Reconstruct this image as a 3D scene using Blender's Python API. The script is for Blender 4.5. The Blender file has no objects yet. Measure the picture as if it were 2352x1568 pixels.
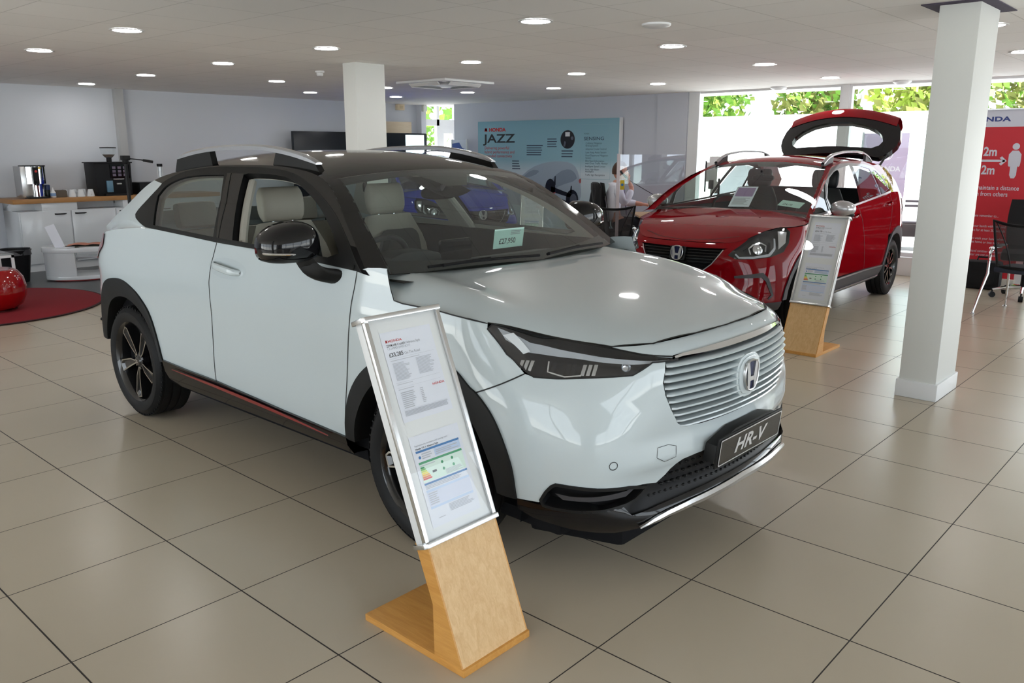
import bpy, bmesh, math, random
from mathutils import Vector, Matrix
from mathutils.geometry import delaunay_2d_cdt
PI = math.pi
SC = bpy.context.scene
COL = SC.collection
import numpy as np
# ---------- smooth curves and lofted body surfaces ----------
def pch(xs, ys):
    """monotone-ish cubic Hermite interpolant (vectorised)"""
    xs = np.asarray(xs, float); ys = np.asarray(ys, float)
    h = np.diff(xs); d = np.diff(ys) / h
    m = np.zeros_like(ys)
    m[0] = d[0]; m[-1] = d[-1]
    for i in range(1, len(xs) - 1):
        m[i] = (h[i] * d[i - 1] + h[i - 1] * d[i]) / (h[i] + h[i - 1])
        if d[i - 1] * d[i] <= 0: m[i] *= 0.25
    def f(x):
        x = np.clip(np.asarray(x, float), xs[0], xs[-1])
        i = np.clip(np.searchsorted(xs, x, side='right') - 1, 0, len(xs) - 2)
        t = (x - xs[i]) / h[i]
        t2 = t * t; t3 = t2 * t
        return ((2*t3 - 3*t2 + 1) * ys[i] + (t3 - 2*t2 + t) * h[i] * m[i]
                + (-2*t3 + 3*t2) * ys[i + 1] + (t3 - t2) * h[i] * m[i + 1])
    return f

class Lower:
    """lower body: plan curve (stations) pushed in or out with height; s<0 is the mirrored half"""
    def __init__(self, plan, front, corner, side, rear, wf, wc, wr, disp=None):
        plan = np.array(plan, float); n = len(plan)
        k = np.arange(-(n - 1), n)
        X = np.concatenate([-plan[:0:-1, 0], plan[:, 0]]); Y = np.concatenate([plan[:0:-1, 1], plan[:, 1]])
        self.n = n; self.X = pch(k, X); self.Y = pch(k, Y)
        self.pf, self.pc, self.ps, self.pr = (pch(*zip(*p)) for p in (front, corner, side, rear))
        self.wf, self.wc, self.wr = wf, wc, wr; self.disp = disp
    def off(self, s, z):
        a = np.abs(s)
        f = self.wf(a); c = self.wc(a); r = self.wr(a)
        q = np.maximum(1 - f - c - r, 0)
        o = f * self.pf(z) + c * self.pc(z) + r * self.pr(z) + q * self.ps(z)
        if self.disp is not None: o = o + self.disp(a, z)
        return o
    def pt(self, s, z, o=0.0):
        s = np.asarray(s, float); z = np.asarray(z, float)
        e = 0.02
        tx = self.X(s + e) - self.X(s - e); ty = self.Y(s + e) - self.Y(s - e)
        L = np.hypot(tx, ty) + 1e-9
        d = self.off(s, z) + o
        return np.stack([self.X(s) + ty / L * d, self.Y(s) - tx / L * d, z + 0 * s], -1)

class Side:
    """glasshouse flank: lateral position as a function of (y, z); sign -1 / +1 picks the flank"""
    def __init__(self, base, tilt, zb, bow_y, bow_z):
        self.base, self.tilt, self.zb, self.by, self.bz = base, tilt, zb, bow_y, bow_z
    def half(self, y, z):
        h = np.asarray(z, float) - self.zb
        return self.base(y) - self.tilt * h - self.bz * h * h
    def pt(self, y, z, o=0.0, sg=-1):
        y = np.asarray(y, float); z = np.asarray(z, float)
        return np.stack([sg * (self.half(y, z) + o), y, z + 0 * o], -1)

class Top:
    """roof / screens: between the two rails K and the crown M along t; w in [-1,1] across"""
    def __init__(self, ts, K, M, side, p=2.4):
        K = np.array(K, float); M = np.array(M, float)
        self.Ky, self.Kz = pch(ts, K[:, 0]), pch(ts, K[:, 1])
        self.My, self.Mz = pch(ts, M[:, 0]), pch(ts, M[:, 1])
        self.side = side; self.p = p
    def pt(self, t, w, o=0.0):
        t = np.asarray(t, float); w = np.asarray(w, float)
        ky, kz, my, mz = self.Ky(t), self.Kz(t), self.My(t), self.Mz(t)
        X = self.side.half(ky, kz)
        a = np.abs(w)
        g = a ** self.p
        g2 = a ** 2.0
        return np.stack([w * X, my + (ky - my) * g2, mz + (kz - mz) * g + o], -1)

class Hood:
    """bonnet: height over (x, y)"""
    def __init__(self, zc, ze, xe, p=4.0, ridge=None):
        self.zc, self.ze, self.xe, self.p, self.ridge = zc, ze, xe, p, ridge
    def pt(self, x, y, o=0.0):
        x = np.asarray(x, float); y = np.asarray(y, float)
        q = np.clip(np.abs(x) / self.xe(y), 0, 1.15)
        z = self.zc(y) - (self.zc(y) - self.ze(y)) * q ** self.p
        if self.ridge is not None: z = z + self.ridge(np.abs(x), y)
        return np.stack([x, y + 0 * x, z + o], -1)

def sm(a, b):
    return lambda x: (lambda t: t * t * (3 - 2 * t))(np.clip((np.asarray(x, float) - a) / (b - a), 0, 1))
# ---------- materials ----------
def srgb(r, g, b):
    f = lambda c: (c / 255) / 12.92 if c <= 10 else ((c / 255 + .055) / 1.055) ** 2.4
    return (f(r), f(g), f(b), 1)
def mat(name, col, rough=.5, metal=0, coat=0, spec=.5, emit=None, estr=0, trans=0, ior=1.45, alpha=1, bump=None):
    m = bpy.data.materials.new(name); m.use_nodes = True
    nt = m.node_tree; p = nt.nodes['Principled BSDF']
    p.inputs['Base Color'].default_value = col if len(col) == 4 else (*col, 1)
    p.inputs['Roughness'].default_value = rough; p.inputs['Metallic'].default_value = metal
    p.inputs['Coat Weight'].default_value = coat; p.inputs['Coat Roughness'].default_value = .03
    p.inputs['Specular IOR Level'].default_value = spec; p.inputs['IOR'].default_value = ior
    p.inputs['Transmission Weight'].default_value = trans; p.inputs['Alpha'].default_value = alpha
    if emit: p.inputs['Emission Color'].default_value = emit; p.inputs['Emission Strength'].default_value = estr
    # a little surface variation so nothing is a flat swatch
    n = nt.nodes.new('ShaderNodeTexNoise'); n.inputs['Scale'].default_value = (bump or (40, 0))[0]; n.inputs['Detail'].default_value = 3
    tc = nt.nodes.new('ShaderNodeTexCoord'); nt.links.new(tc.outputs['Object'], n.inputs['Vector'])
    if bump and bump[1]:
        b = nt.nodes.new('ShaderNodeBump'); b.inputs['Strength'].default_value = bump[1]; b.inputs['Distance'].default_value = .002
        nt.links.new(n.outputs['Fac'], b.inputs['Height']); nt.links.new(b.outputs['Normal'], p.inputs['Normal'])
    else:
        r = nt.nodes.new('ShaderNodeMapRange'); r.inputs['To Min'].default_value = rough * .94; r.inputs['To Max'].default_value = min(1, rough * 1.06 + .002)
        nt.links.new(n.outputs['Fac'], r.inputs['Value']); nt.links.new(r.outputs['Result'], p.inputs['Roughness'])
    return m
def glass_mat(name, tint=(.9, .95, .93), refl=1.0, rough=0.0):
    """thin pane: Fresnel mix of see-through and mirror"""
    m = bpy.data.materials.new(name); m.use_nodes = True; nt = m.node_tree; nt.nodes.clear()
    o = nt.nodes.new('ShaderNodeOutputMaterial'); mx = nt.nodes.new('ShaderNodeMixShader')
    t = nt.nodes.new('ShaderNodeBsdfTransparent'); t.inputs['Color'].default_value = (*tint, 1)
    g = nt.nodes.new('ShaderNodeBsdfGlossy'); g.inputs['Roughness'].default_value = rough; g.inputs['Color'].default_value = (.95, .97, 1, 1)
    mu = nt.nodes.new('ShaderNodeMath'); mu.operation = 'MULTIPLY'; mu.inputs[1].default_value = refl; mu.use_clamp = True
    lw = nt.nodes.new('ShaderNodeLayerWeight'); lw.inputs['Blend'].default_value = .5
    pw = nt.nodes.new('ShaderNodeMath'); pw.operation = 'POWER'; pw.inputs[1].default_value = 4.0
    sc = nt.nodes.new('ShaderNodeMath'); sc.operation = 'MULTIPLY_ADD'; sc.inputs[1].default_value = .9; sc.inputs[2].default_value = .075
    nt.links.new(lw.outputs['Facing'], pw.inputs[0]); nt.links.new(pw.outputs[0], sc.inputs[0])
    nt.links.new(sc.outputs[0], mu.inputs[0]); nt.links.new(mu.outputs[0], mx.inputs[0])
    nt.links.new(t.outputs[0], mx.inputs[1]); nt.links.new(g.outputs[0], mx.inputs[2]); nt.links.new(mx.outputs[0], o.inputs['Surface'])
    return m
def wood_mat(name, c1, c2, axis='Z', scale=1.0, rough=.4):
    m = mat(name, c1, rough); nt = m.node_tree; p = nt.nodes['Principled BSDF']
    tc = nt.nodes.new('ShaderNodeTexCoord'); mp = nt.nodes.new('ShaderNodeMapping')
    sv = {'X': (1.2, 14, 14), 'Y': (14, 1.2, 14), 'Z': (14, 14, 1.2)}[axis]
    mp.inputs['Scale'].default_value = [s * scale for s in sv]
    n = nt.nodes.new('ShaderNodeTexNoise'); n.inputs['Scale'].default_value = 3; n.inputs['Detail'].default_value = 8; n.inputs['Roughness'].default_value = .6
    n.inputs['Distortion'].default_value = 1.2
    w = nt.nodes.new('ShaderNodeTexNoise'); w.inputs['Scale'].default_value = 22; w.inputs['Detail'].default_value = 2
    a = nt.nodes.new('ShaderNodeMath'); a.operation = 'MULTIPLY_ADD'; a.inputs[1].default_value = .35
    r = nt.nodes.new('ShaderNodeValToRGB'); r.color_ramp.elements[0].position = .3; r.color_ramp.elements[1].position = .85
    r.color_ramp.elements[0].color = c1; r.color_ramp.elements[1].color = c2
    L = nt.links.new
    L(tc.outputs['Object'], mp.inputs['Vector']); L(mp.outputs[0], n.inputs['Vector']); L(mp.outputs[0], w.inputs['Vector'])
    L(w.outputs['Fac'], a.inputs[0]); L(n.outputs['Fac'], a.inputs[2]); L(a.outputs[0], r.inputs['Fac']); L(r.outputs[0], p.inputs['Base Color'])
    return m

# ---------- mesh building ----------
def R3(rx=0, ry=0, rz=0): return Matrix.Rotation(rz, 4, 'Z') @ Matrix.Rotation(ry, 4, 'Y') @ Matrix.Rotation(rx, 4, 'X')
def TR(x, y, z, rx=0, ry=0, rz=0): return Matrix.Translation((x, y, z)) @ R3(rx, ry, rz)
class MB:
    def __init__(s): s.v = []; s.f = []; s.n = []; s.mi = []; s.cur = 0
    def add(s, v, f, n=None, M=None):
        k = len(s.v)
        if M is not None:
            v = [tuple(M @ Vector(p)) for p in v]
            if n is not None: R_ = M.to_3x3(); n = [tuple((R_ @ Vector(q)).normalized()) for q in n]
        s.v += [tuple(map(float, p)) for p in v]; s.n += ([tuple(map(float, q)) for q in n] if n is not None else [None] * len(v))
        for q in f: s.f.append(tuple(i + k for i in q)); s.mi.append(s.cur)
        return s
    def box(s, x0, x1, y0, y1, z0, z1, M=None):
        v = [(x, y, z) for x in (x0, x1) for y in (y0, y1) for z in (z0, z1)]
        return s.add(v, [(0, 1, 3, 2), (4, 6, 7, 5), (0, 4, 5, 1), (2, 3, 7, 6), (0, 2, 6, 4), (1, 5, 7, 3)], M=M)
    def prism(s, poly, h0, h1, M=None):
        """2D polygon in local XY, from z=h0 to h1"""
        n = len(poly); v = [(x, y, h0) for x, y in poly] + [(x, y, h1) for x, y in poly]
        a = sum(poly[i][0] * poly[(i + 1) % n][1] - poly[(i + 1) % n][0] * poly[i][1] for i in range(n))
        if a < 0: f = [tuple(range(n)), tuple(range(2 * n - 1, n - 1, -1))] + [(i, i + n, (i + 1) % n + n, (i + 1) % n) for i in range(n)]
        else: f = [tuple(range(n - 1, -1, -1)), tuple(range(n, 2 * n))] + [(i, (i + 1) % n, (i + 1) % n + n, i + n) for i in range(n)]
        return s.add(v, f, M=M)
    def lathe(s, prof, n=32, M=None, cap=True):
        """profile [(r,z)] about local Z"""
        v = []; f = []
        for r, z in prof: v += [(r * math.cos(2 * PI * i / n), r * math.sin(2 * PI * i / n), z) for i in range(n)]
        for k in range(len(prof) - 1):
            for i in range(n): f.append((k * n + i, k * n + (i + 1) % n, (k + 1) * n + (i + 1) % n, (k + 1) * n + i))
        if cap:
            if prof[0][0] > 1e-5: f.append(tuple(range(n - 1, -1, -1)))
            if prof[-1][0] > 1e-5: f.append(tuple((len(prof) - 1) * n + i for i in range(n)))
        return s.add(v, f, M=M)
    def cyl(s, p0, p1, r, n=16, r1=None):
        d = Vector(p1) - Vector(p0); M = Matrix.Translation(p0) @ d.to_track_quat('Z', 'Y').to_matrix().to_4x4()
        return s.lathe([(r, 0), (r if r1 is None else r1, d.length)], n, M)
    def tube(s, pts, r, n=10, closed=False, flat=1.0):
        P = [Vector(p) for p in pts]; m = len(P); v = []; f = []
        rr = r if isinstance(r, (list, tuple)) else [r] * m
        up = None
        for i in range(m):
            t = (P[(i + 1) % m] - P[i - 1]) if closed or 0 < i < m - 1 else (P[1] - P[0] if i == 0 else P[-1] - P[-2])
            t.normalize()
            if up is None: up = t.orthogonal().normalized()
            up = (up - t * up.dot(t)).normalized(); b = t.cross(up)
            v += [tuple(P[i] + (up * math.cos(2 * PI * k / n) * rr[i] + b * math.sin(2 * PI * k / n) * rr[i] * flat)) for k in range(n)]
        for i in range(m if closed else m - 1):
            j = (i + 1) % m
            for k in range(n): f.append((i * n + k, i * n + (k + 1) % n, j * n + (k + 1) % n, j * n + k))
        if not closed: f += [tuple(range(n - 1, -1, -1)), tuple((m - 1) * n + k for k in range(n))]
        return s.add(v, f)
    def grid(s, rows, closed=False, M=None, flip=False):
        m = len(rows[0]); v = [p for r in rows for p in r]; f = []
        for i in range(len(rows) - 1):
            for k in range(m if closed else m - 1):
                q = (i * m + k, i * m + (k + 1) % m, (i + 1) * m + (k + 1) % m, (i + 1) * m + k)
                f.append(q[::-1] if flip else q)
        return s.add(v, f, M=M)
    def ell(s, c, rx, ry, rz, n=20, m=12, M=None, e=1.0):
        """superellipsoid"""
        v = []; f = []
        sg = lambda q, p: math.copysign(abs(q) ** p, q)
        for j in range(m + 1):
            a = -PI / 2 + PI * j / m
            for i in range(n):
                b = 2 * PI * i / n
                v.append((c[0] + rx * sg(math.cos(a), e) * sg(math.cos(b), e), c[1] + ry * sg(math.cos(a), e) * sg(math.sin(b), e), c[2] + rz * sg(math.sin(a), e)))
        for j in range(m):
            for i in range(n): f.append((j * n + i, j * n + (i + 1) % n, (j + 1) * n + (i + 1) % n, (j + 1) * n + i))
        return s.add(v, f, M=M)
    def done(s, name, m, parent=None, smooth=35, bevel=0, M=None):
        me = bpy.data.meshes.new(name)
        v = s.v if M is None else [tuple(M @ Vector(p)) for p in s.v]
        me.from_pydata(v, [], s.f)
        ms = m if isinstance(m, (list, tuple)) else [m]
        for q in ms: me.materials.append(q)
        if len(ms) > 1: me.polygons.foreach_set('material_index', s.mi)
        if bevel:
            bm = bmesh.new(); bm.from_mesh(me); bmesh.ops.remove_doubles(bm, verts=bm.verts, dist=1e-5)
            ed = [e for e in bm.edges if len(e.link_faces) == 2 and e.calc_face_angle(0) > .5]
            bmesh.ops.bevel(bm, geom=ed, offset=bevel, segments=2, profile=.6, affect='EDGES', clamp_overlap=True)
            bm.to_mesh(me); bm.free()
        elif all(q is None for q in s.n):
            bm = bmesh.new(); bm.from_mesh(me); bmesh.ops.remove_doubles(bm, verts=bm.verts, dist=1e-6)
            bmesh.ops.recalc_face_normals(bm, faces=bm.faces); bm.to_mesh(me); bm.free()
        if smooth:
            me.polygons.foreach_set('use_smooth', [True] * len(me.polygons))
            if all(q is None for q in s.n) or bevel: me.set_sharp_from_angle(angle=math.radians(smooth))
            else:
                R_ = None if M is None else M.to_3x3()
                ns = [(0, 0, 0) if q is None else (q if R_ is None else tuple(R_ @ Vector(q))) for q in s.n]
                me.normals_split_custom_set_from_vertices(ns)
        me.update()
        o = bpy.data.objects.new(name, me); COL.objects.link(o)
        if parent is not None: o.parent = parent
        return o
def tag(o, label, cat, group=None):
    o['label'] = label; o['category'] = cat
    if group: o['group'] = group
    return o
def thing(name, label, cat, loc=(0, 0, 0), rz=0, group=None):
    o = bpy.data.objects.new(name, None); COL.objects.link(o); o.location = loc; o.rotation_euler = (0, 0, rz); o.empty_display_size = .1
    return tag(o, label, cat, group)
def struct(o): o['kind'] = 'structure'; return o
def clone(o, parent=None):
    c = o.copy(); COL.objects.link(c)
    if parent is not None: c.parent = parent
    for ch in list(o.children): clone(ch, c)
    return c
# ---------- trimmed surface sheets ----------
def inpoly(P, poly):
    x, y = P[:, 0], P[:, 1]; r = np.zeros(len(P), bool); n = len(poly)
    for i in range(n):
        x0, y0 = poly[i]; x1, y1 = poly[(i + 1) % n]
        c = ((y0 > y) != (y1 > y))
        xi = (x1 - x0) * (y - y0) / ((y1 - y0) if abs(y1 - y0) > 1e-12 else 1e-12) + x0
        r ^= c & (x < xi)
    return r
def segdist(P, poly):
    d = np.full(len(P), 1e9); n = len(poly)
    for i in range(n):
        a = np.array(poly[i]); b = np.array(poly[(i + 1) % n]); ab = b - a
        t = np.clip(((P - a) @ ab) / max(ab @ ab, 1e-12), 0, 1)
        d = np.minimum(d, np.linalg.norm(P - (a + t[:, None] * ab), axis=1))
    return d
def dens(poly, h, sc, closed=True):
    out = []; n = len(poly)
    for i in range(n if closed else n - 1):
        a = np.array(poly[i], float); b = np.array(poly[(i + 1) % n], float)
        k = max(1, int(math.ceil(np.linalg.norm((b - a) * sc) / h)))
        out += [tuple(a + (b - a) * j / k) for j in range(k)]
    if not closed: out.append(tuple(map(float, poly[-1])))
    return out
def rnd(poly, it=1, keep=()):
    """round a polygon's corners (Chaikin), keeping the listed corner indices sharp"""
    P = [(tuple(p), i in keep) for i, p in enumerate(poly)]
    for _ in range(it):
        Q = []; n = len(P)
        for i in range(n):
            p, k = P[i]; a = P[i - 1][0]; b = P[(i + 1) % n][0]
            if k: Q.append((p, True))
            else:
                Q.append(((p[0] * .75 + a[0] * .25, p[1] * .75 + a[1] * .25), False)); Q.append(((p[0] * .75 + b[0] * .25, p[1] * .75 + b[1] * .25), False))
        P = Q
    return [p for p, _ in P]
def smo(pts, k=5):
    """smooth open line through the points (centripetal Catmull-Rom)"""
    P = [np.array(p, float) for p in pts]; P = [2 * P[0] - P[1]] + P + [2 * P[-1] - P[-2]]; out = []
    for i in range(1, len(P) - 2):
        p0, p1, p2, p3 = P[i - 1:i + 3]; f = lambda a, b: max(np.linalg.norm((b - a) * np.array((.3, 1.))) ** .5, 1e-4)
        t1 = f(p0, p1); t2 = t1 + f(p1, p2); t3 = t2 + f(p2, p3)
        for j in range(k):
            t = t1 + (t2 - t1) * j / k
            A1 = (t1 - t) / t1 * p0 + t / t1 * p1; A2 = (t2 - t) / (t2 - t1) * p1 + (t - t1) / (t2 - t1) * p2; A3 = (t3 - t) / (t3 - t2) * p2 + (t - t2) / (t3 - t2) * p3
            B1 = (t2 - t) / t2 * A1 + t / t2 * A2; B2 = (t3 - t) / (t3 - t1) * A2 + (t - t1) / (t3 - t1) * A3
            out.append(tuple((t2 - t) / (t2 - t1) * B1 + (t - t1) / (t2 - t1) * B2))
    out.append(tuple(P[-2])); return out
CEN = lambda P: np.stack([0 * P[:, 0], P[:, 1] * .6 + .5, 0 * P[:, 0] + .55], -1)
def snormal(fn, a, b, o=0.0, e=(.01, .004)):
    p = fn(a, b); u = fn(a + e[0], b) - fn(a - e[0], b); w = fn(a, b + e[1]) - fn(a, b - e[1])
    n = np.cross(u, w); n /= np.linalg.norm(n, axis=1)[:, None] + 1e-12
    s = np.sign(((p - CEN(p)) * n).sum(1)); s[s == 0] = 1
    return p, n * s[:, None]
def sheet(mb, fn, poly, holes=(), h=.04, sc=(1, 1), off=0.0, inward=False):
    """cut the polygon (and holes) out of surface fn(a,b), offset along its normal"""
    sc = np.array(sc, float)
    rings = [dens(poly, h, sc)] + [dens(q, h, sc) for q in holes]
    V = []; E = []
    for r in rings:
        k = len(V); V += [tuple(np.array(p) * sc) for p in r]; E += [(k + i, k + (i + 1) % len(r)) for i in range(len(r))]
    B = np.array(V); lo, hi = B.min(0), B.max(0)
    gx = np.arange(lo[0] + h / 2, hi[0], h); gy = np.arange(lo[1] + h / 2, hi[1], h)
    if len(gx) and len(gy):
        g = np.stack(np.meshgrid(gx, gy, indexing='ij'), -1).reshape(-1, 2)
        S = [[tuple(np.array(p) * sc) for p in r] for r in rings]
        ok = inpoly(g, S[0]); d = segdist(g, S[0])
        for q in S[1:]: ok &= ~inpoly(g, q); d = np.minimum(d, segdist(g, q))
        g = g[ok & (d > h * .45)]; V += [tuple(p) for p in g]
    r = delaunay_2d_cdt([Vector(p) for p in V], E, [], 0, 1e-7)
    W = np.array([tuple(p) for p in r[0]]); F = [f for f in r[2] if len(f) == 3]
    cen = np.array([W[list(f)].mean(0) for f in F])
    ok = inpoly(cen, [tuple(np.array(p) * sc) for p in rings[0]])
    for q in rings[1:]: ok &= ~inpoly(cen, [tuple(np.array(p) * sc) for p in q])
    F = [f for f, k in zip(F, ok) if k]
    A = W / sc
    p, n = snormal(fn, A[:, 0], A[:, 1]); p = p + n * off
    if inward: n = -n
    out = []
    for f in F:
        q = np.cross(p[f[1]] - p[f[0]], p[f[2]] - p[f[0]])
        out.append(tuple(f) if q @ n[f[0]] > 0 else tuple(f[::-1]))
    mb.add(p, out, n)
    return mb
def onsurf(fn, pts, off=0.0):
    A = np.array(pts, float); p, n = snormal(fn, A[:, 0], A[:, 1]); return p + n * off, n
def ribbon(mb, fn, pts, w, off=.001, h=.03, sc=(1, 1), closed=False, thick=0):
    """a strip of width w lying along a line on the surface"""
    q = dens(pts, h, np.array(sc, float), closed); p, n = onsurf(fn, q, off); m = len(p)
    t = np.zeros_like(p)
    for i in range(m):
        a, b = (i - 1, (i + 1) % m) if closed else (max(i - 1, 0), min(i + 1, m - 1)); t[i] = p[b] - p[a]
    t /= np.linalg.norm(t, axis=1)[:, None] + 1e-9
    s = np.cross(t, n); wv = w if np.isscalar(w) else np.interp(np.linspace(0, 1, m), np.linspace(0, 1, len(w)), w)[:, None]
    L, R_ = p - s * wv / 2, p + s * wv / 2
    rows = [L, R_] if not thick else [L - n * thick, L, R_, R_ - n * thick]
    nn = [n] * len(rows) if not thick else [-s, n, n, s]
    if thick: rows = [L - n * thick, L, L, R_, R_, R_ - n * thick]; nn = [-s, -s, n, n, s, s]
    k = len(rows); V = [tuple(r[i]) for r in rows for i in range(m)]; N = [tuple(r[i]) for r in nn for i in range(m)]; F = []
    for r in range(0, k - 1, 2 if thick else 1):
        for i in range(m if closed else m - 1):
            j = (i + 1) % m; f = (r * m + i, r * m + j, (r + 1) * m + j, (r + 1) * m + i)
            c = np.cross(np.array(V[f[1]]) - np.array(V[f[0]]), np.array(V[f[2]]) - np.array(V[f[0]]))
            F.append(f if c @ np.array(N[f[0]]) > 0 else f[::-1])
    mb.add(V, F, N); return mb
def wall(mb, fn, poly, o0, o1, h=.04, sc=(1, 1), closed=True):
    """skirt between two offsets along an outline"""
    q = dens(poly, h, np.array(sc, float), closed); a, n = onsurf(fn, q, o0); b, _ = onsurf(fn, q, o1); m = len(q)
    mb.add([tuple(x) for x in a] + [tuple(x) for x in b], [(i, (i + 1) % m, (i + 1) % m + m, i + m) for i in range(m if closed else m - 1)]); return mb
def recess(fn, poly, depth, h, sc, name, m, parent):
    """open-topped tray set into a surface"""
    b = MB(); sheet(b, fn, poly, h=h, sc=sc, off=-depth); b.n = [None] * len(b.v); wall(b, fn, poly, 0, -depth, h, sc)
    return b.done(name, m, parent)
# ---------- lettering ----------
def text_geo(s, size=1.0, shear=0.0, ext=0.0, sx=1.0, align='LEFT', space=1.0, bold=0.0):
    c = bpy.data.curves.new('t', 'FONT'); c.body = s; c.size = size; c.shear = shear; c.extrude = ext; c.align_x = align; c.space_character = space; c.offset = bold
    o = bpy.data.objects.new('t', c); COL.objects.link(o)
    dg = bpy.context.evaluated_depsgraph_get(); me = o.evaluated_get(dg).to_mesh()
    v = [(p.co.x * sx, p.co.y, p.co.z) for p in me.vertices]; f = [tuple(q.vertices) for q in me.polygons]
    o.evaluated_get(dg).to_mesh_clear(); bpy.data.objects.remove(o); bpy.data.curves.remove(c)
    return v, f
def frame(org, xd, yd):
    """matrix with local x, y along the given directions"""
    x = Vector(xd).normalized(); y = Vector(yd); y = (y - x * y.dot(x)).normalized(); z = x.cross(y)
    return Matrix(((x.x, y.x, z.x, org[0]), (x.y, y.y, z.y, org[1]), (x.z, y.z, z.z, org[2]), (0, 0, 0, 1)))
def text(mb, s, size, M, **k):
    v, f = text_geo(s, size, **k); mb.add(v, f, M=M); return max(p[0] for p in v)
def rrect(x0, x1, y0, y1, r, n=4):
    o = []
    for cx, cy, a in ((x1 - r, y0 + r, -PI / 2), (x1 - r, y1 - r, 0), (x0 + r, y1 - r, PI / 2), (x0 + r, y0 + r, PI)):
        o += [(cx + r * math.cos(a + PI / 2 * i / n), cy + r * math.sin(a + PI / 2 * i / n)) for i in range(n + 1)]
    return o
def circ(x, y, r, n=20, ry=None): return [(x + r * math.cos(2 * PI * i / n), y + (ry or r) * math.sin(2 * PI * i / n)) for i in range(n)]
M_ = {}
def setup_mats():
    m = M_
    m['white_paint'] = mat('pearl white paint', srgb(186, 196, 199), .35, 0, 1.0, .3)
    m['red_paint'] = mat('deep red paint', srgb(122, 2, 12), .5, .0, .7, .0)
    m['blue_paint'] = mat('blue paint', srgb(20, 46, 165), .5, .0, .7, .0)
    m['gloss_black'] = mat('gloss black paint', (.006, .006, .007), .06, 0, 0, .5)
    m['roof_black'] = mat('black roof paint', (.009, .0085, .0085), .07, 0, 0, .5)
    m['trim_black'] = mat('textured black trim', (.010, .010, .010), .5, 0, 0, .25, bump=(900, .08))
    m['trim_grey'] = mat('dark grey trim', (.045, .043, .047), .5, bump=(700, .1))
    m['seal'] = mat('panel gap seal', (.004, .004, .004), .6)
    m['rubber'] = mat('tyre rubber', (.010, .010, .0105), .55, spec=.25, bump=(300, .1))
    m['chrome'] = mat('chrome', (.75, .76, .78), .08, 1)
    m['satin'] = mat('satin silver', (.55, .55, .55), .28, 1)
    m['silver_paint'] = mat('silver paint', (.5, .5, .52), .25, .7, .6)
    m['machined'] = mat('machined wheel face', (.62, .59, .54), .25, 1)
    m['wheel_black'] = mat('black wheel', (.008, .008, .009), .18, 0, .8)
    m['screen'] = glass_mat('windscreen glass', (.80, .88, .85))
    m['tint'] = glass_mat('tinted side glass', (.62, .70, .67))
    m['privacy'] = glass_mat('privacy glass', (.16, .18, .19))
    m['lens'] = glass_mat('clear lens', (.95, .97, .98), .8)
    m['pane'] = glass_mat('window pane', (.96, .98, .98), .8)
    m['acrylic'] = glass_mat('clear acrylic', (.93, .94, .97), 1.0)
    m['lamp_dark'] = mat('lamp housing', (.012, .012, .014), .25, .3)
    m['lamp_silver'] = mat('lamp reflector', (.55, .56, .58), .15, 1)
    m['lamp_grey'] = mat('light guide', (.45, .47, .5), .2, .2)
    m['lamp_red'] = mat('tail lamp red', (.25, .01, .015), .12, 0, .8)
    m['beige'] = mat('light grey leather', srgb(186, 176, 163), .5, bump=(500, .12))
    m['dark_leather'] = mat('dark leather', (.018, .018, .019), .5, bump=(500, .12))
    m['headliner'] = mat('grey headliner', srgb(176, 172, 162), .85, bump=(600, .1))
    m['dash'] = mat('dashboard plastic', (.022, .022, .022), .55, bump=(700, .1))
    m['cabin'] = mat('cabin lining', (.010, .010, .011), .9, spec=.1)
    m['stripe_red'] = mat('red accent', srgb(130, 30, 32), .3, 0, .5)
    m['plate_black'] = mat('plate black', (.009, .009, .009), .25, 0, .4)
    m['plate_silver'] = mat('plate silver', (.62, .62, .62), .35, .3)
    m['emblem_blue'] = mat('emblem blue black', (.006, .010, .05), .35, 0, 0, .3)
    m['paper'] = mat('paper', srgb(226, 228, 236), .6)
    m['card_green'] = mat('pale green card', srgb(190, 222, 212), .5)
    m['ink'] = mat('black ink', (.03, .03, .035), .6)
    m['ink_grey'] = mat('grey ink', (.30, .31, .34), .6)
    m['ink_light'] = mat('light grey ink', (.50, .51, .55), .6)
    m['ink_red'] = mat('red ink', srgb(196, 48, 46), .5)
    m['ink_blue'] = mat('blue ink', srgb(58, 118, 176), .5)
    m['ink_navy'] = mat('navy ink', srgb(50, 66, 130), .5)
    m['ink_green'] = mat('green ink', srgb(50, 150, 96), .5)
    m['white_plastic'] = mat('white plastic', srgb(226, 227, 228), .35)
    m['white_gloss'] = mat('white gloss laminate', srgb(214, 217, 220), .18, 0, .3)
    m['wall_white'] = mat('white wall paint', srgb(206, 209, 215), .8, bump=(160, .05))
    m['wall_grey'] = mat('cool white wall paint', srgb(200, 203, 212), .8, bump=(160, .05))
    m['black_plastic'] = mat('black plastic', (.010, .010, .011), .45, spec=.2)
    m['steel'] = mat('brushed steel', (.55, .55, .55), .22, 1)
    m['mesh_grey'] = mat('grey chair mesh', (.07, .07, .08), .7, bump=(1200, .3))
    m['fabric_black'] = mat('black fabric', (.010, .010, .011), .95, bump=(500, .3))
    m['red_gloss'] = mat('glossy red', srgb(150, 8, 12), .1, 0, .6)
    m['oak'] = wood_mat('oak veneer', srgb(196, 150, 92), srgb(222, 186, 134), 'Z', 1.0, .38)
    m['oak_edge'] = wood_mat('oak edge', srgb(190, 130, 58), srgb(214, 158, 84), 'Y', 1.0, .38)
    m['oak_dark'] = wood_mat('oak worktop', srgb(150, 104, 56), srgb(172, 124, 72), 'X', 1.0, .4)
    m['led'] = mat('lit lamp', (1, 1, 1), .4, emit=(1, .99, .96, 1), estr=45)
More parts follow.
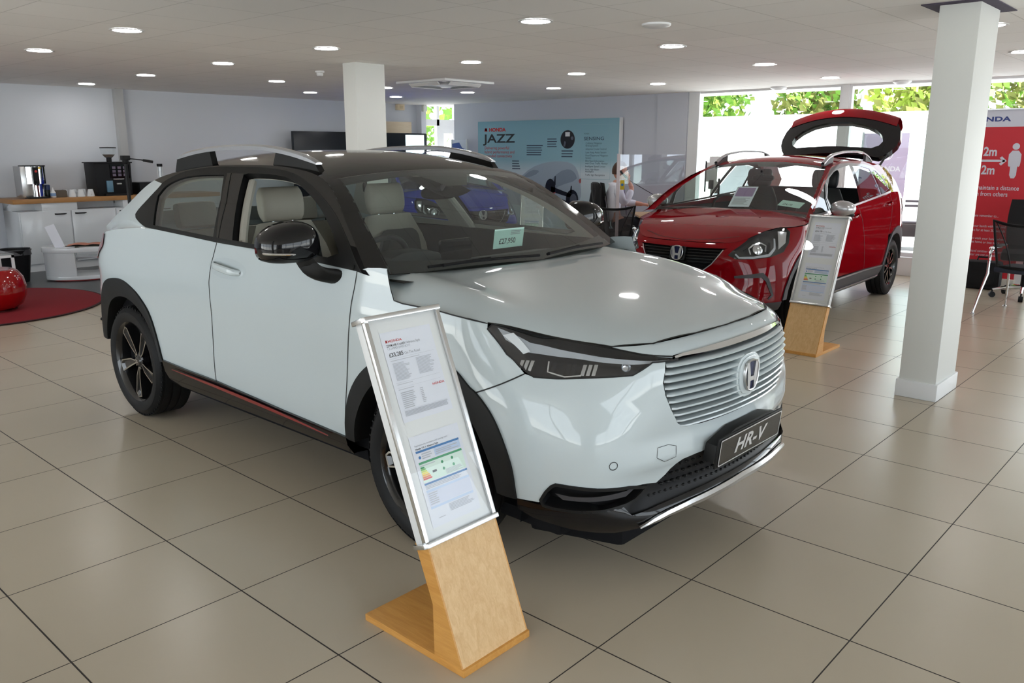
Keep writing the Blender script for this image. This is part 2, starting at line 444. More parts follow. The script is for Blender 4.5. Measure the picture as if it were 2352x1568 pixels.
setup_mats()
# ---------- the white crossover's body surfaces (metres, front axle at y=0, nose towards -y) ----------
HV_PLAN = [(0, -.950), (.2, -.940), (.4, -.903), (.56, -.848), (.70, -.752), (.788, -.635), (.840, -.495), (.870, -.32),
           (.886, -.1), (.890, .2), (.887, .6), (.883, 1.1), (.885, 1.6), (.890, 2.1), (.895, 2.5), (.888, 2.85),
           (.860, 3.09), (.798, 3.26), (.69, 3.36), (.45, 3.43), (0, 3.45)]
HV_FRONT = [(.16, -.05), (.22, -.02), (.28, .015), (.32, .012), (.36, -.02), (.44, -.02), (.50, .0), (.58, -.01), (.66, .002), (.74, .004),
            (.80, .0), (.85, -.012), (.88, -.028), (.905, -.058), (.925, -.10), (.945, -.18), (1.0, -.5)]
HV_CORNER = [(.16, -.09), (.24, -.04), (.32, .0), (.38, .012), (.46, .02), (.55, .026), (.66, .020), (.75, .0), (.82, -.038), (.88, -.076), (.93, -.110),
             (.97, -.140), (1.0, -.17), (1.1, -.34)]
HV_SIDE = [(.16, -.16), (.26, -.08), (.31, -.02), (.38, -.006), (.50, .002), (.65, .0), (.80, .0), (.92, -.004), (.98, -.010), (1.02, -.018), (1.08, -.026),
           (1.14, -.032), (1.20, -.045)]
HV_REAR = [(.16, -.12), (.30, -.03), (.5, -.03), (.7, -.03), (.8, -.045), (.95, -.05), (1.02, -.085), (1.08, -.16), (1.12, -.24), (1.2, -.40)]
HV_L = Lower(HV_PLAN, HV_FRONT, HV_CORNER, HV_SIDE, HV_REAR,
             lambda a: 1 - sm(2.6, 4.6)(a),
             lambda a: sm(2.6, 4.6)(a) * (1 - sm(5.6, 7.6)(a)),
             lambda a: sm(15.0, 17.0)(a),
             lambda a, z: .032 * np.exp(-((a - 3.9) / 1.0) ** 2) * sm(.16, .3)(z) * (1 - sm(.58, .74)(z)))
HV_G = Side(pch([-.2, .3, 1.0, 1.8, 2.3, 2.5, 2.7, 2.9, 3.1, 3.3, 3.5], [.845, .855, .862, .865, .866, .860, .838, .795, .745, .70, .66]), .42, 1.13, 0, .45)
HV_T = Top([0, 1, 2, 3, 4, 5, 6, 7, 8, 9],
           [(.30, 1.10), (.52, 1.27), (.82, 1.455), (1.2, 1.517), (1.7, 1.522), (2.15, 1.492), (2.5, 1.425), (2.74, 1.285), (2.96, 1.20), (3.16, 1.12)],
           [(.14, 1.095), (.44, 1.285), (.80, 1.495), (1.2, 1.585), (1.7, 1.600), (2.2, 1.575), (2.6, 1.50), (2.95, 1.345), (3.2, 1.21), (3.36, 1.09)],
           HV_G)
HV_H = Hood(pch([-.95, -.86, -.75, -.5, -.2, .1, .3, .45], [.86, .920, .950, .998, 1.043, 1.083, 1.10, 1.108]),
            pch([-.95, -.8, -.6, -.35, 0, .2, .45], [.82, .875, .905, .975, 1.0, 1.01, 1.03]),
            pch([-.95, -.8, -.6, -.35, -.1, .2, .45], [.32, .60, .76, .845, .862, .862, .858]), 4.0,
            lambda x, y: .034 * np.exp(-((x - .71) / .11) ** 2) * sm(-.55, -.05)(y))
# ---------- the small crossover hatchback's body surfaces ----------
JZ_PLAN = [(0, -.870), (.2, -.860), (.4, -.818), (.55, -.752), (.66, -.66), (.745, -.53), (.80, -.37), (.828, -.2), (.840, 0), (.842, .3), (.838, .8),
           (.836, 1.3), (.838, 1.8), (.845, 2.3), (.848, 2.6), (.835, 2.85), (.80, 3.02), (.72, 3.15), (.55, 3.23), (.3, 3.26), (0, 3.27)]
JZ_FRONT = [(.16, -.06), (.25, .0), (.40, .015), (.55, .0), (.65, .0), (.72, -.006), (.78, -.03), (.82, -.06), (.86, -.12), (.95, -.32)]
JZ_CORNER = [(.16, -.10), (.28, .0), (.45, .012), (.60, .0), (.68, -.018), (.76, -.045), (.84, -.085), (.92, -.145), (1.0, -.23), (1.1, -.36)]
JZ_SIDE = [(.16, -.15), (.28, -.03), (.40, .0), (.70, .0), (.85, -.006), (.95, -.014), (1.02, -.024), (1.10, -.040), (1.20, -.07)]
JZ_REAR = [(.16, -.12), (.30, .0), (.60, .0), (.8, -.02), (1.0, -.05), (1.1, -.08), (1.2, -.12)]
JZ_L = Lower(JZ_PLAN, JZ_FRONT, JZ_CORNER, JZ_SIDE, JZ_REAR, lambda a: 1 - sm(2.2, 4.2)(a), lambda a: sm(2.2, 4.2)(a) * (1 - sm(5.4, 7.6)(a)), lambda a: sm(15.5, 17.5)(a))
JZ_G = Side(pch([-.3, .3, 1.0, 1.8, 2.4, 2.8, 3.1, 3.3], [.80, .815, .822, .822, .812, .785, .74, .69]), .36, 1.08, 0, .45)
JZ_T = Top([0, 1, 2, 3, 4, 5, 6, 7, 8],
           [(.0, 1.02), (.33, 1.197), (.68, 1.340), (1.02, 1.455), (1.4, 1.495), (1.8, 1.495), (2.3, 1.470), (2.75, 1.405), (3.05, 1.25)],
           [(.26, 1.05), (.53, 1.247), (.82, 1.40), (1.08, 1.505), (1.4, 1.545), (1.8, 1.552), (2.3, 1.530), (2.75, 1.470), (3.1, 1.28)], JZ_G, 2.0)
_jy = [-.95, -.80, -.746, -.70, -.63, -.547, -.452, -.323, -.28, -.212, -.088, .077, .261, .36]
JZ_H = Hood(pch([-.95, -.80, -.7, -.55, -.45, -.3, -.15, .1, .36], [.77, .829, .868, .915, .940, .970, .997, 1.035, 1.066]),
            pch(_jy, [.80, .824, .832, .842, .868, .905, .930, .951, .952, .955, .967, .995, 1.030, 1.036]),
            pch(_jy, [.24, .34, .378, .457, .525, .582, .618, .672, .72, .773, .815, .819, .816, .815]), 3.0)
# ---------- wheels (axis along local x, outer face towards -x) ----------
AX = Matrix.Rotation(-PI / 2, 4, 'Y')          # local +z (lathe axis) -> -x
def wheel(parent, loc, flip, R, r_rim, width, style, hub_r=.03, rot=PI / 2 + .10):
    """parts: wheel (rim barrel) > tyre, spoke x5, hub_cap"""
    M = Matrix.Translation(loc) @ (Matrix.Rotation(PI, 4, 'Z') if flip else Matrix.Identity(4)) @ AX
    hw = width / 2
    b = MB()
    b.lathe([(r_rim * .55, -hw * .9), (r_rim * .93, -hw * .85), (r_rim * .90, -.02), (r_rim * .92, hw - .035), (r_rim * .965, hw - .012), (r_rim * 1.0, hw - .004), (r_rim * 1.015, hw - .012)], 56, cap=False)
    b.lathe([(0.0, -.03), (r_rim * .92, -.03)], 48, cap=False)
    rim = b.done('wheel', M_['wheel_black'], parent, M=M)
    t = MB()
    s0 = r_rim * 1.0
    prof = [(s0 * .985, hw - .012), (s0 * 1.03, hw - .004), (s0 + (R - s0) * .35, hw + .006), (s0 + (R - s0) * .62, hw + .004), (R - .022, hw - .008), (R - .009, hw - .022), (R - .002, hw - .040)]
    for g in (.36, .12, -.12, -.36):
        y = g * width; prof += [(R, y + .012), (R - .001, y + .006), (R - .009, y + .004), (R - .009, y - .004), (R - .001, y - .006), (R, y - .012)]
    prof += [(R - .002, -hw + .04), (R - .022, -hw + .008), (s0 + (R - s0) * .5, -hw - .004), (s0 * 1.0, -hw + .01)]
    t.lathe(prof, 72, cap=False)
    # shoulder blocks
    for i in range(60):
        a = 2 * PI * i / 60; Q = Matrix.Rotation(a, 4, 'Z')
        t.box(R - .016, R - .0035, -.004, .004, hw - .046, hw - .016, M=Q)
    t.done('tyre', M_['rubber'], rim, M=M)
    for i in range(5):
        Q = Matrix.Rotation(2 * PI * i / 5 + rot, 4, 'Z')      # local +x is outwards along the spoke
        b = MB(); z = hw - .02
        if style == 'hrv':
            k = r_rim / .2286
            out = [(.036, -.012), (.085, -.033), (.190, -.046), (.2165, -.028), (.205, .022), (.100, .012), (.036, .006)]
            out = [(x * k, y * k) for x, y in out]
            cx = sum(p[0] for p in out) / len(out); cy = sum(p[1] for p in out) / len(out)
            inn = []
            n = len(out)
            for j in range(n):                     # inset outline
                a, p, c = (Vector(out[j - 1]), Vector(out[j]), Vector(out[(j + 1) % n]))
                d1 = (p - a).normalized(); d2 = (c - p).normalized(); nn = (Vector((-d1.y, d1.x)) + Vector((-d2.y, d2.x))); nn.normalize()
                q = p + nn * .0072 * k / max(.5, nn.dot(Vector((-d1.y, d1.x)))); inn.append((q.x, q.y))
            zz = lambda r: z - .020 * max(0, (r_rim * .6 - r) / (r_rim * .6))
            b.cur = 1
            V = [(x, y, zz(x)) for x, y in out] + [(x, y, zz(x)) for x, y in inn]
            b.add(V, [(j, (j + 1) % n, (j + 1) % n + n, j + n) for j in range(n)])
            b.cur = 0
            V = [(x, y, zz(x)) for x, y in out] + [(x * .99, y * .9, -.01) for x, y in out]
            b.add(V, [(j, j + n, (j + 1) % n + n, (j + 1) % n) for j in range(n)])
            V = [(x, y, zz(x)) for x, y in inn] + [(cx + (x - cx) * .8, cy + (y - cy) * .75, zz(x) - .012) for x, y in inn]
            b.add(V, [(j, (j + 1) % n, (j + 1) % n + n, j + n) for j in range(n)] + [tuple(range(n, 2 * n))])
        else:
            k = r_rim / .2032
            for sg in (1, -1):
                out = [(.034, .002 * sg), (.085, .034 * sg), (.150, .052 * sg), (.196, .034 * sg), (.190, .020 * sg), (.150, .034 * sg), (.092, .018 * sg), (.036, -.010 * sg)]
                out = [(x * k, y * k) for x, y in out]; n = len(out)
                if sg < 0: out = out[::-1]
                V = [(x, y, z) for x, y in out] + [(x, y, z - .025) for x, y in out]
                b.cur = 1; b.add(V[:n], [tuple(range(n))]); b.cur = 0
                b.add(V, [(j, j + n, (j + 1) % n + n, (j + 1) % n) for j in range(n)])
        b.n = [None] * len(b.v)
        b.done('spoke', [M_['wheel_black'], M_['machined']], rim, smooth=25, M=M @ Q)
    b = MB(); z = hw - .035
    b.lathe([(r_rim * .24, z - .04), (r_rim * .22, z - .005), (hub_r * 1.15, z), (hub_r, z + .006), (hub_r * .9, z + .010), (0, z + .012)], 28, cap=False)
    for i in range(5):
        a = 2 * PI * i / 5 + PI / 2 + .7; b.cyl((r_rim * .19 * math.cos(a), r_rim * .19 * math.sin(a), z - .03), (r_rim * .19 * math.cos(a), r_rim * .19 * math.sin(a), z + .001), .009, 6)
    cap = b.done('hub_cap', M_['wheel_black'], rim, M=M)
    e = MB(); e.add([(-.006, -.016, z + .0135), (-.011, .016, z + .0135), (-.006, .016, z + .0135), (-.004, .003, z + .0135), (.004, .003, z + .0135), (.006, .016, z + .0135), (.011, .016, z + .0135), (.006, -.016, z + .0135), (.002, -.016, z + .0135), (.003, -.003, z + .0135), (-.003, -.003, z + .0135), (-.002, -.016, z + .0135)],
               [(0, 1, 2, 3), (0, 3, 10, 11), (3, 4, 9, 10), (4, 5, 6, 7), (4, 7, 8, 9)])
    e.done('hub_badge', M_['chrome'], rim, M=M)
    return rim
# ---------- white crossover ----------
def mirror_s(p): return [(-a, b) for a, b in p]
LSC = (.22, 1.0)
def build_hrv():
    car = thing('crossover_car', 'pearl white crossover car with black roof, slatted body-coloured grille and HR-V plate', 'car', (1.56, .36, 0))
    L, G, T, H = HV_L, HV_G, HV_T, HV_H
    W, K = M_['white_paint'], M_['roof_black']
    Lf = L.pt; Tf = T.pt; Hf = H.pt
    Gf = {-1: (lambda y, z: G.pt(y, z, sg=-1)), 1: (lambda y, z: G.pt(y, z, sg=1))}
    def pan(name, fn, poly, m, par=car, h=.045, sc=LSC, off=0.0, holes=(), label=None):
        b = MB(); sheet(b, fn, poly, holes, h, sc, off); o = b.done(name, m, par)
        if label: o['label'] = label
        return o
    # -- lower body panels, near side is s<0 (x<0) --
    arch_f = [(-9.708, .369), (-9.681, .46), (-9.593, .58), (-9.437, .668), (-9.22, .735), (-8.95, .785), (-8.6, .82), (-8.2, .835), (-7.85, .828), (-7.5, .80), (-7.158, .745), (-7.01, .729), (-6.58, .656), (-6.292, .576), (-6.078, .479), (-5.985, .356)]
    NF = 10
    arch_r = [(-13.158, .419), (-13.184, .429), (-13.257, .526), (-13.471, .69), (-13.70, .762), (-13.908, .803), (-14.357, .847), (-14.957, .825), (-15.35, .76), (-15.62, .67), (-15.80, .56), (-15.9, .43)]
    arch_f7 = smo(arch_f[:11] + [arch_f[11]])
    arch_f = smo(arch_f); arch_r = smo(arch_r)
    sh_f = [(-9.485, 1.111), (-9.53, 1.01), (-9.594, .807), (-9.649, .62), (-9.729, .373)]
    sh_r = [(-12.0, .405), (-11.99, .62), (-11.977, .775), (-11.998, .937), (-11.97, 1.037), (-11.874, 1.142)]
    front_door = sh_f + [(-9.754, .365), (-10.77, .385), (-11.964, .413)] + sh_r + [(-11.08, 1.136), (-10.3, 1.124)]
    ltop = [(-12.7, 1.158), (-13.3, 1.168), (-13.8, 1.162), (-14.4, 1.143), (-15.0, 1.115), (-15.5, 1.095), (-16.0, 1.08), (-16.6, 1.065), (-17.2, 1.055), (-18, 1.05), (-19, 1.05), (-20, 1.05)]
    quarter = sh_r[::-1] + [(-12.605, .416)] + arch_r + [(-17, .43), (-20, .43)] + ltop[::-1]
    fender = [(-9.485, 1.111), (-9.307, 1.130), (-9.10, 1.137), (-8.963, 1.138), (-8.882, 1.058), (-8.81, 1.018), (-8.643, 1.012), (-7.988, 1.010), (-7.417, .999), (-6.925, .983), (-6.91, .963), (-6.446, .879), (-5.94, .819), (-6.452, .775)] + arch_f7[::-1] + sh_f[1:][::-1]
    half_low = [(-1.281, .490), (-1.512, .488), (-1.861, .480), (-2.02, .464), (-2.271, .430), (-2.537, .407), (-2.825, .415), (-4.85, .447), (-5.02, .440), (-5.132, .422), (-5.411, .359), (-5.985, .356)]
    half_up = [p for p in arch_f[::-1] if p[0] > -7.02 and p[1] > .37] + [(-6.452, .775), (-5.94, .819), (-5.697, .812), (-5.04, .814), (-3.74, .825), (-3.27, .829), (-2.97, .852), (-2.78, .867), (-2.41, .866), (-2.557, .793), (-2.49, .747), (-2.31, .687), (-2.064, .626), (-1.894, .607), (-1.4, .600)]
    nh = half_low + half_up
    bumper = [(0, .49)] + nh + [(0, .600)] + mirror_s(nh)[::-1]
    hl = [(-6.828, .982), (-6.91, .963), (-6.446, .879), (-5.918, .827), (-5.697, .812), (-5.047, .814), (-3.733, .825), (-3.263, .829), (-2.962, .852), (-2.767, .867), (-2.052, .863), (-2.009, .872), (-2.935, .893), (-3.70, .917), (-4.705, .933), (-6.026, .951)]
    pan('front_bumper', Lf, bumper, W)
    for sg in (-1, 1):
        f = (lambda p: p) if sg < 0 else mirror_s
        pan('front_door', Lf, f(front_door), W); pan('rear_side_panel', Lf, f(quarter), W); pan('front_wing', Lf, f(fender), W)
        # panel gaps
        for ln in (sh_f, sh_r, [(-5.94, .819), (-6.452, .775), (-7.01, .729)], [(-8.963, 1.136), (-8.92, 1.09), (-8.882, 1.058), (-8.81, 1.018), (-8.643, 1.012), (-7.988, 1.010), (-7.417, .999), (-6.925, .983)]):
            b = MB(); ribbon(b, Lf, f(ln), .0055, .0012, .03, LSC); b.done('panel_gap', M_['seal'], car)
        # wheel arch trims
        for arch, cy, ro in ((arch_f, 0.0, .405), (arch_r, 2.605, .405)):
            A = np.array(f(dens(arch, .03, np.array(LSC), False))); p, n = onsurf(Lf, A, 0)
            n[:, 2] = 0; n /= np.linalg.norm(n, axis=1)[:, None]
            c = np.array([0, cy, .341]); ang = np.arctan2(p[:, 2] - c[2], p[:, 1] - cy)
            rr = np.minimum(np.hypot(p[:, 1] - cy, p[:, 2] - c[2]) - .028, ro)
            q = p.copy(); q[:, 1] = cy + rr * np.cos(ang); q[:, 2] = c[2] + rr * np.sin(ang)
            q[:, 0] = p[:, 0]
            rows = [p - n * .004, p + n * .010, (p * .5 + q * .5) + n * .016, q + n * .012, q + n * .004, q - np.array([sg * .07, 0, 0]), q * np.array([.55, 1, 1])]
            b = MB(); b.grid([[tuple(x) for x in r] for r in rows]); b.done('wheel_arch_trim', M_['gloss_black'] if 0 else M_['trim_black'], car)
            # dark liner: back wall of the wheel house
            b = MB(); liner(b, sg, cy, .341, .47)
            b.done('wheel_liner', M_['cabin'], car)
        # sill
        top = dens([(-9.70, .372), (-10.77, .387), (-11.964, .415), (-12.605, .42), (-13.17, .43)], .04, np.array(LSC), False)
        low = [(a, .285 + .0 * a) for a, z in top]
        tp, tn = onsurf(Lf, f(top), 0); lp, ln_ = onsurf(Lf, f(low), 0)
        md = tp * .55 + lp * .45; ins = lp.copy(); ins[:, 0] *= .80; ins[:, 2] -= .015
        rows = [tp - tn * .002, tp + tn * .012, md + tn * .022, lp + tn * .012, lp - tn * .01, ins]
        b = MB(); b.grid([[tuple(x) for x in r] for r in rows]); sill = b.done('sill_trim', M_['gloss_black'], car)
        b = MB(); g = lambda s, z: Lf(s, z)
        st = f([(-9.98, .353), (-10.6, .367), (-11.2, .379), (-12.0, .391), (-12.9, .398)])
        ribbon(b, g, st, [.003, .013, .017, .015, .002], .0215, .04, LSC, thick=.004); b.done('accent_stripe', M_['stripe_red'], sill)
        # handle, only on the front doors (the rear ones hide in the window corner)
        hp, hn = onsurf(Lf, f([(-11.66, 1.022)]), 0); hp, hn = hp[0], hn[0]
        b = MB(); rows = []
        for i in range(13):
            u = -1 + 2 * i / 12; y = hp[1] - u * .128; lift = .034 * (1 - abs(u) ** 5) + .004; z = hp[2] + u * -.012; hh = .019 * (1 - .35 * abs(u) ** 4)
            x = lambda o: sg * (abs(hp[0]) + o)
            rows.append([(x(lift), y, z - hh * .7), (x(lift + .004), y, z), (x(lift), y, z + hh * .7), (x(lift - .008), y, z + hh), (x(max(lift - .016, -.005)), y, z + hh * .5), (x(max(lift - .016, -.005)), y, z - hh * .5), (x(lift - .008), y, z - hh)])
        b.grid(rows, closed=True); b.done('door_handle', W, car)
        pan('handle_cup_shade', Lf, f([(-11.66 + .36 * math.cos(t), 1.022 + .052 * math.sin(t)) for t in np.linspace(0, 2 * PI, 24, endpoint=False)]), mat_once('cup_shade_white'), h=.02, off=.0009)  # flat patch, recess shade painted as a slightly darker white
        # glasshouse
        gf = Gf[sg]
        gline = smo([(.345, 1.105), (.392, 1.138), (.514, 1.234), (.672, 1.333), (.894, 1.425), (1.107, 1.485), (1.358, 1.508), (1.694, 1.511), (1.865, 1.508), (2.174, 1.479), (2.33, 1.432), (2.376, 1.410)], 4)
        tri = [(2.393, 1.385), (2.47, 1.310), (2.530, 1.258), (2.548, 1.232), (2.520, 1.212), (2.44, 1.190), (2.33, 1.169)]
        fr = [(.381, 1.110), (.734, 1.124), (1.128, 1.138), (1.529, 1.146)] + tri[::-1] + gline[::-1]
        w_r = [(2.257, 1.187), (2.31, 1.27)] + smo([(2.352, 1.345), (2.30, 1.405), (2.165, 1.447), (1.95, 1.466), (1.745, 1.471)], 4) + [(1.653, 1.351), (1.579, 1.168)]
        w_f = [(1.40, 1.166), (1.47, 1.30), (1.56, 1.472)] + smo([(1.522, 1.482), (1.329, 1.482), (1.132, 1.466), (.959, 1.418), (.791, 1.35), (.642, 1.263), (.53, 1.17)], 4) + [(.60, 1.148), (.846, 1.152)]
        pan('window_frame', gf, fr, M_['trim_black'], h=.05, sc=(1, 1), holes=(w_r, w_f))
        b = MB(); wall(b, gf, w_r, 0, -.03, .05); b.done('window_reveal', M_['black_plastic'], car); b = MB(); wall(b, gf, w_f, 0, -.045, .05); b.done('window_reveal', M_['black_plastic'], car)
        pan('rear_door_glass', gf, w_r, M_['tint'], h=.06, sc=(1, 1), off=-.006)
        if sg > 0: pan('front_door_glass', gf, w_f, M_['tint'], h=.06, sc=(1, 1), off=-.006)
        pan('door_pillar', gf, [(1.53, 1.150), (1.375, 1.148), (1.46, 1.31), (1.55, 1.478), (1.715, 1.478), (1.63, 1.34)], M_['gloss_black'], h=.05, sc=(1, 1), off=.004)
        b = MB(); ribbon(b, gf, [(1.514, 1.150), (1.579, 1.341), (1.697, 1.507)], .005, .0055, .03); ribbon(b, gf, gline, .006, .0012, .03); b.done('glass_gap', M_['seal'], car)
        b = MB(); ribbon(b, gf, [(.40, 1.122), (.734, 1.134), (1.128, 1.148), (1.529, 1.156), (2.30, 1.178)], .022, .004, .04, thick=.006); b.done('waist_moulding', M_['trim_black'], car)
        gap = gline
        Kc = [(float(HV_T.Ky(t)), float(HV_T.Kz(t))) for t in np.linspace(6, 0, 40)]
        pan('roof_side', gf, gap + Kc, K, h=.04, sc=(1, 1))
        Kr = [(float(HV_T.Ky(t)), float(HV_T.Kz(t))) for t in np.linspace(9, 6, 20)]
        lowb = [(2.33, 1.169), (2.45, 1.180), (2.58, 1.196), (2.75, 1.186), (2.95, 1.163), (3.12, 1.132)]
        pan('rear_pillar', gf, [(2.376, 1.410)] + tri[:-1] + [(2.36, 1.172)] + lowb[1:] + Kr, W, h=.04, sc=(1, 1))
        # shoulder fillet between lower body and rear pillar
        lt = dens(ltop[1:9], .03, np.array(LSC), False); a, an = onsurf(Lf, f(lt), 0); m = len(lt)
        q = np.array(dens(lowb + [(3.16, 1.12)], .02, np.array((1., 1.)), False)); d = np.concatenate([[0], np.cumsum(np.linalg.norm(np.diff(q, axis=0), axis=1))]); uu = np.linspace(0, d[-1], m)
        c = gf(np.interp(uu, d, q[:, 0]), np.interp(uu, d, q[:, 1])); P1 = np.stack([c[:, 0] * .8 + a[:, 0] * .2, a[:, 1] * .5 + c[:, 1] * .5, a[:, 2] * .85 + c[:, 2] * .15], -1)
        b = MB(); b.grid([[tuple(x) for x in (1 - u) ** 2 * a + 2 * u * (1 - u) * P1 + u * u * c] for u in np.linspace(0, 1, 8)]); b.done('rear_shoulder', W, car)
        # headlight: tray, inner lamp pieces, clear lens
        hp_ = f(hl)
        tray = recess(Lf, hp_, .055, .03, LSC, 'headlight', M_['lamp_dark'], car)
        b = MB(); sheet(b, Lf, f([(-6.75, .972), (-6.55, .93), (-6.05, .893), (-4.6, .885), (-3.2, .868), (-2.15, .866), (-2.2, .872), (-3.4, .888), (-4.7, .905), (-6.0, .925)]), h=.03, sc=LSC, off=-.018); b.done('daytime_light_bar', M_['lamp_grey'], tray)
        b = MB(); sheet(b, Lf, f([(-6.62, .945), (-6.42, .955), (-5.95, .895), (-6.1, .885)]), h=.02, sc=LSC, off=-.012); b.done('light_guide', M_['white_plastic'], tray)
        for s0 in (-5.95, -5.35, -4.75, -4.15):
            c0, nn = onsurf(Lf, f([(s0, .853)]), -.035); c0, nn = Vector(c0[0]), Vector(nn[0])
            Mx = Matrix.Translation(c0) @ nn.to_track_quat('Z', 'Y').to_matrix().to_4x4()
            b = MB()
            for k in range(3):
                x0 = -.03 + .02 * k; b.prism([(x0 - .012, -.022), (x0 + .002, -.022), (x0 + .012, .020), (x0 - .002, .020)], -.012, .004 + .003 * k, M=Mx)
            b.done('led_module', M_['lamp_silver'] if s0 in (-4.15, -5.95) else M_['lamp_dark'], tray, bevel=.002)
        b = MB(); ribbon(b, Lf, f([(-5.42, .872), (-5.40, .838), (-4.9, .826), (-4.45, .832)]), .005, -.02, .02, LSC, thick=.004); b.done('lamp_bezel', M_['chrome'], tray)
        c0, nn = onsurf(Lf, f([(-3.35, .858)]), -.03); c0, nn = Vector(c0[0]), Vector(nn[0])
        b = MB(); b.lathe([(.0, -.006), (.010, -.002), (.015, .008), (.017, .012)], 16, M=Matrix.Translation(c0) @ nn.to_track_quat('Z', 'Y').to_matrix().to_4x4(), cap=False); b.done('indicator_bulb', M_['lamp_silver'], tray)
        b = MB(); sheet(b, Lf, hp_, h=.03, sc=LSC, off=.001); b.done('lens', M_['lens'], tray)
        b = MB(); ribbon(b, Lf, hp_, .006, .0015, .03, LSC, closed=True); b.done('lamp_seal', M_['seal'], tray)
        # fog pocket
        fg = f(rnd([(-5.43, .352), (-5.15, .425), (-4.92, .447), (-2.80, .413), (-3.05, .372), (-3.5, .35), (-4.9, .342)], 1))
        tray = recess(Lf, fg, .07, .03, LSC, 'fog_light_bezel', M_['black_plastic'], car)
        b = MB(); ribbon(b, Lf, fg, .012, .004, .03, LSC, closed=True, thick=.008); b.done('bezel_rim', M_['trim_black'], tray)
        b = MB(); sheet(b, Lf, f([(-5.05, .395), (-4.85, .372), (-3.3, .377), (-2.95, .41), (-3.3, .398), (-4.7, .390)]), h=.02, sc=LSC, off=-.02); b.done('bezel_blade', M_['trim_grey'], tray)
        for k in range(5):
            c0, nn = onsurf(Lf, f([(-4.72 + .30 * k, .425)]), -.035); c0, nn = Vector(c0[0]), Vector(nn[0])
            b = MB(); b.prism(rrect(-.014, .014, -.007, .007, .005), -.012, .0, M=Matrix.Translation(c0) @ nn.to_track_quat('Z', 'Y').to_matrix().to_4x4()); b.done('fog_light', M_['lamp_silver'], tray, smooth=40)
        # parking sensor, tow-eye cover
        b = MB(); ribbon(b, Lf, f([(-3.735 + .085 * math.cos(t), .521 + .0145 * math.sin(t)) for t in np.linspace(0, 2 * PI, 20, endpoint=False)]), .0025, .001, .01, LSC, closed=True); b.done('parking_sensor', M_['seal'], car)
        # tail lamp
        pan('tail_light', Lf, f([(-15.15, 1.10), (-15.25, 1.02), (-15.9, .93), (-16.6, .915), (-20, .92), (-20, 1.02), (-16.5, 1.055)]), M_['lamp_red'], h=.04, off=.006)
        # wheels
        for cy in (0.0, 2.605): wheel(car, (sg * .775, cy, .341), sg > 0, .341, .246, .222, 'hrv', rot=PI + .03 if cy else PI / 2 + .12)
    b = MB(); ribbon(b, Lf, [(-2.30 , .552), (-2.62, .55), (-2.66, .515), (-2.42, .492), (-2.10, .50), (-2.08, .54)], .002, .001, .015, LSC, closed=True); b.done('tow_eye_cover', M_['seal'], car)
    # nose panel above the grille, hood
    nose = [(0, .887), (-1.0, .886), (-2.15, .880), (-2.199, .872), (-2.95, .894), (-3.582, .917), (-2.464, .9175), (-1.115, .923), (0, .9245)]
    nose = nose + mirror_s(nose[1:-1])[::-1]
    pan('nose_panel', Lf, nose, W, h=.03)
    hh = [(-.62, .325), (-.699, .373), (-.75, .315), (-.812, .226), (-.859, .152), (-.863, .094), (-.854, -.085), (-.852, -.225), (-.829, -.337), (-.723, -.517), (-.595, -.724), (-.453, -.804), (-.216, -.845), (0, -.852)]
    re = [(0, .205), (-.25, .228), (-.45, .275)]
    hood = re + hh + [(-x, y) for x, y in hh[::-1][1:]] + [(-x, y) for x, y in re[::-1][:-1]]
    pan('bonnet', Hf, hood, W, h=.05, sc=(1, 1), off=.001)
    b = MB(); ln = hh[8:]; ribbon(b, Hf, ln + [(-x, y) for x, y in ln[::-1][1:]], .007, .0025, .03); b.done('bonnet_gap', M_['seal'], car)
    b = MB(); wall(b, Hf, [(-x, y) for x, y in hh[:2]][::-1] + [(-x, y) for x, y in re[::-1]] + re[1:] + hh[:2], 0, -.03, .05, closed=False); b.done('bonnet_edge', W, car)
    # chrome strip over the grille
    b = MB(); cs = [(-2.16, .872), (-1.9, .8755), (-1, .8775), (0, .8785)]; ribbon(b, Lf, cs + mirror_s(cs[:-1])[::-1], [.008, .022, .024, .022, .008], .008, .03, LSC, thick=.012); b.done('grille_top_strip', M_['chrome'], car)
    # grille: dark well, slats in body colour, badge plate
    gl = [(-2.41, .866), (-2.557, .793), (-2.49, .747), (-2.31, .687), (-2.064, .626), (-1.894, .607), (-1.4, .598)]
    gp = [(0, .596)] + gl[::-1] + [(0, .872)] + mirror_s(gl)
    recess(Lf, gp, .075, .04, LSC, 'grille_well', M_['black_plastic'], car)
    zs = [.850, .8245, .798, .7715, .745, .7185, .692, .6655, .639, .615]
    ge = pch([.596, .607, .626, .687, .747, .793, .866], [1.40, 1.894, 2.064, 2.31, 2.49, 2.557, 2.41])
    for i, z in enumerate(zs):
        e = float(ge(z)) - .03; b = MB()
        pr = [(.002, -.0095), (.010, -.0085), (.013, -.004), (.010, .003), (-.010, .0075), (-.034, .0065), (-.034, -.0085)]
        S = np.linspace(-e, e, 49); rows = []
        lift = 0.0
        for o, dz in pr:
            A = np.stack([S, np.full_like(S, z + dz * .70)], -1); p, n = snormal(Lf, A[:, 0], A[:, 1]); n = n.copy(); n[:, 2] = 0; n /= np.linalg.norm(n, axis=1)[:, None]
            ed = np.clip((e - np.abs(S)) / .12, 0, 1); rows.append([tuple(x) for x in p + n * (np.where(o > 0, o * ed ** .5, o))[:, None]])
        rows.append(rows[0]); b.grid(rows); b.done('grille_slat', W, car, smooth=50)
    # badge: shield in body colour, chrome surround, H
    c0, n0 = onsurf(Lf, [(-.03, .742)], .012); c0 = Vector((0, c0[0][1], .742)); n0 = Vector((0, n0[0][1], n0[0][2])).normalized()
    Mb = frame(c0, (1, 0, 0), n0.cross(Vector((1, 0, 0))))
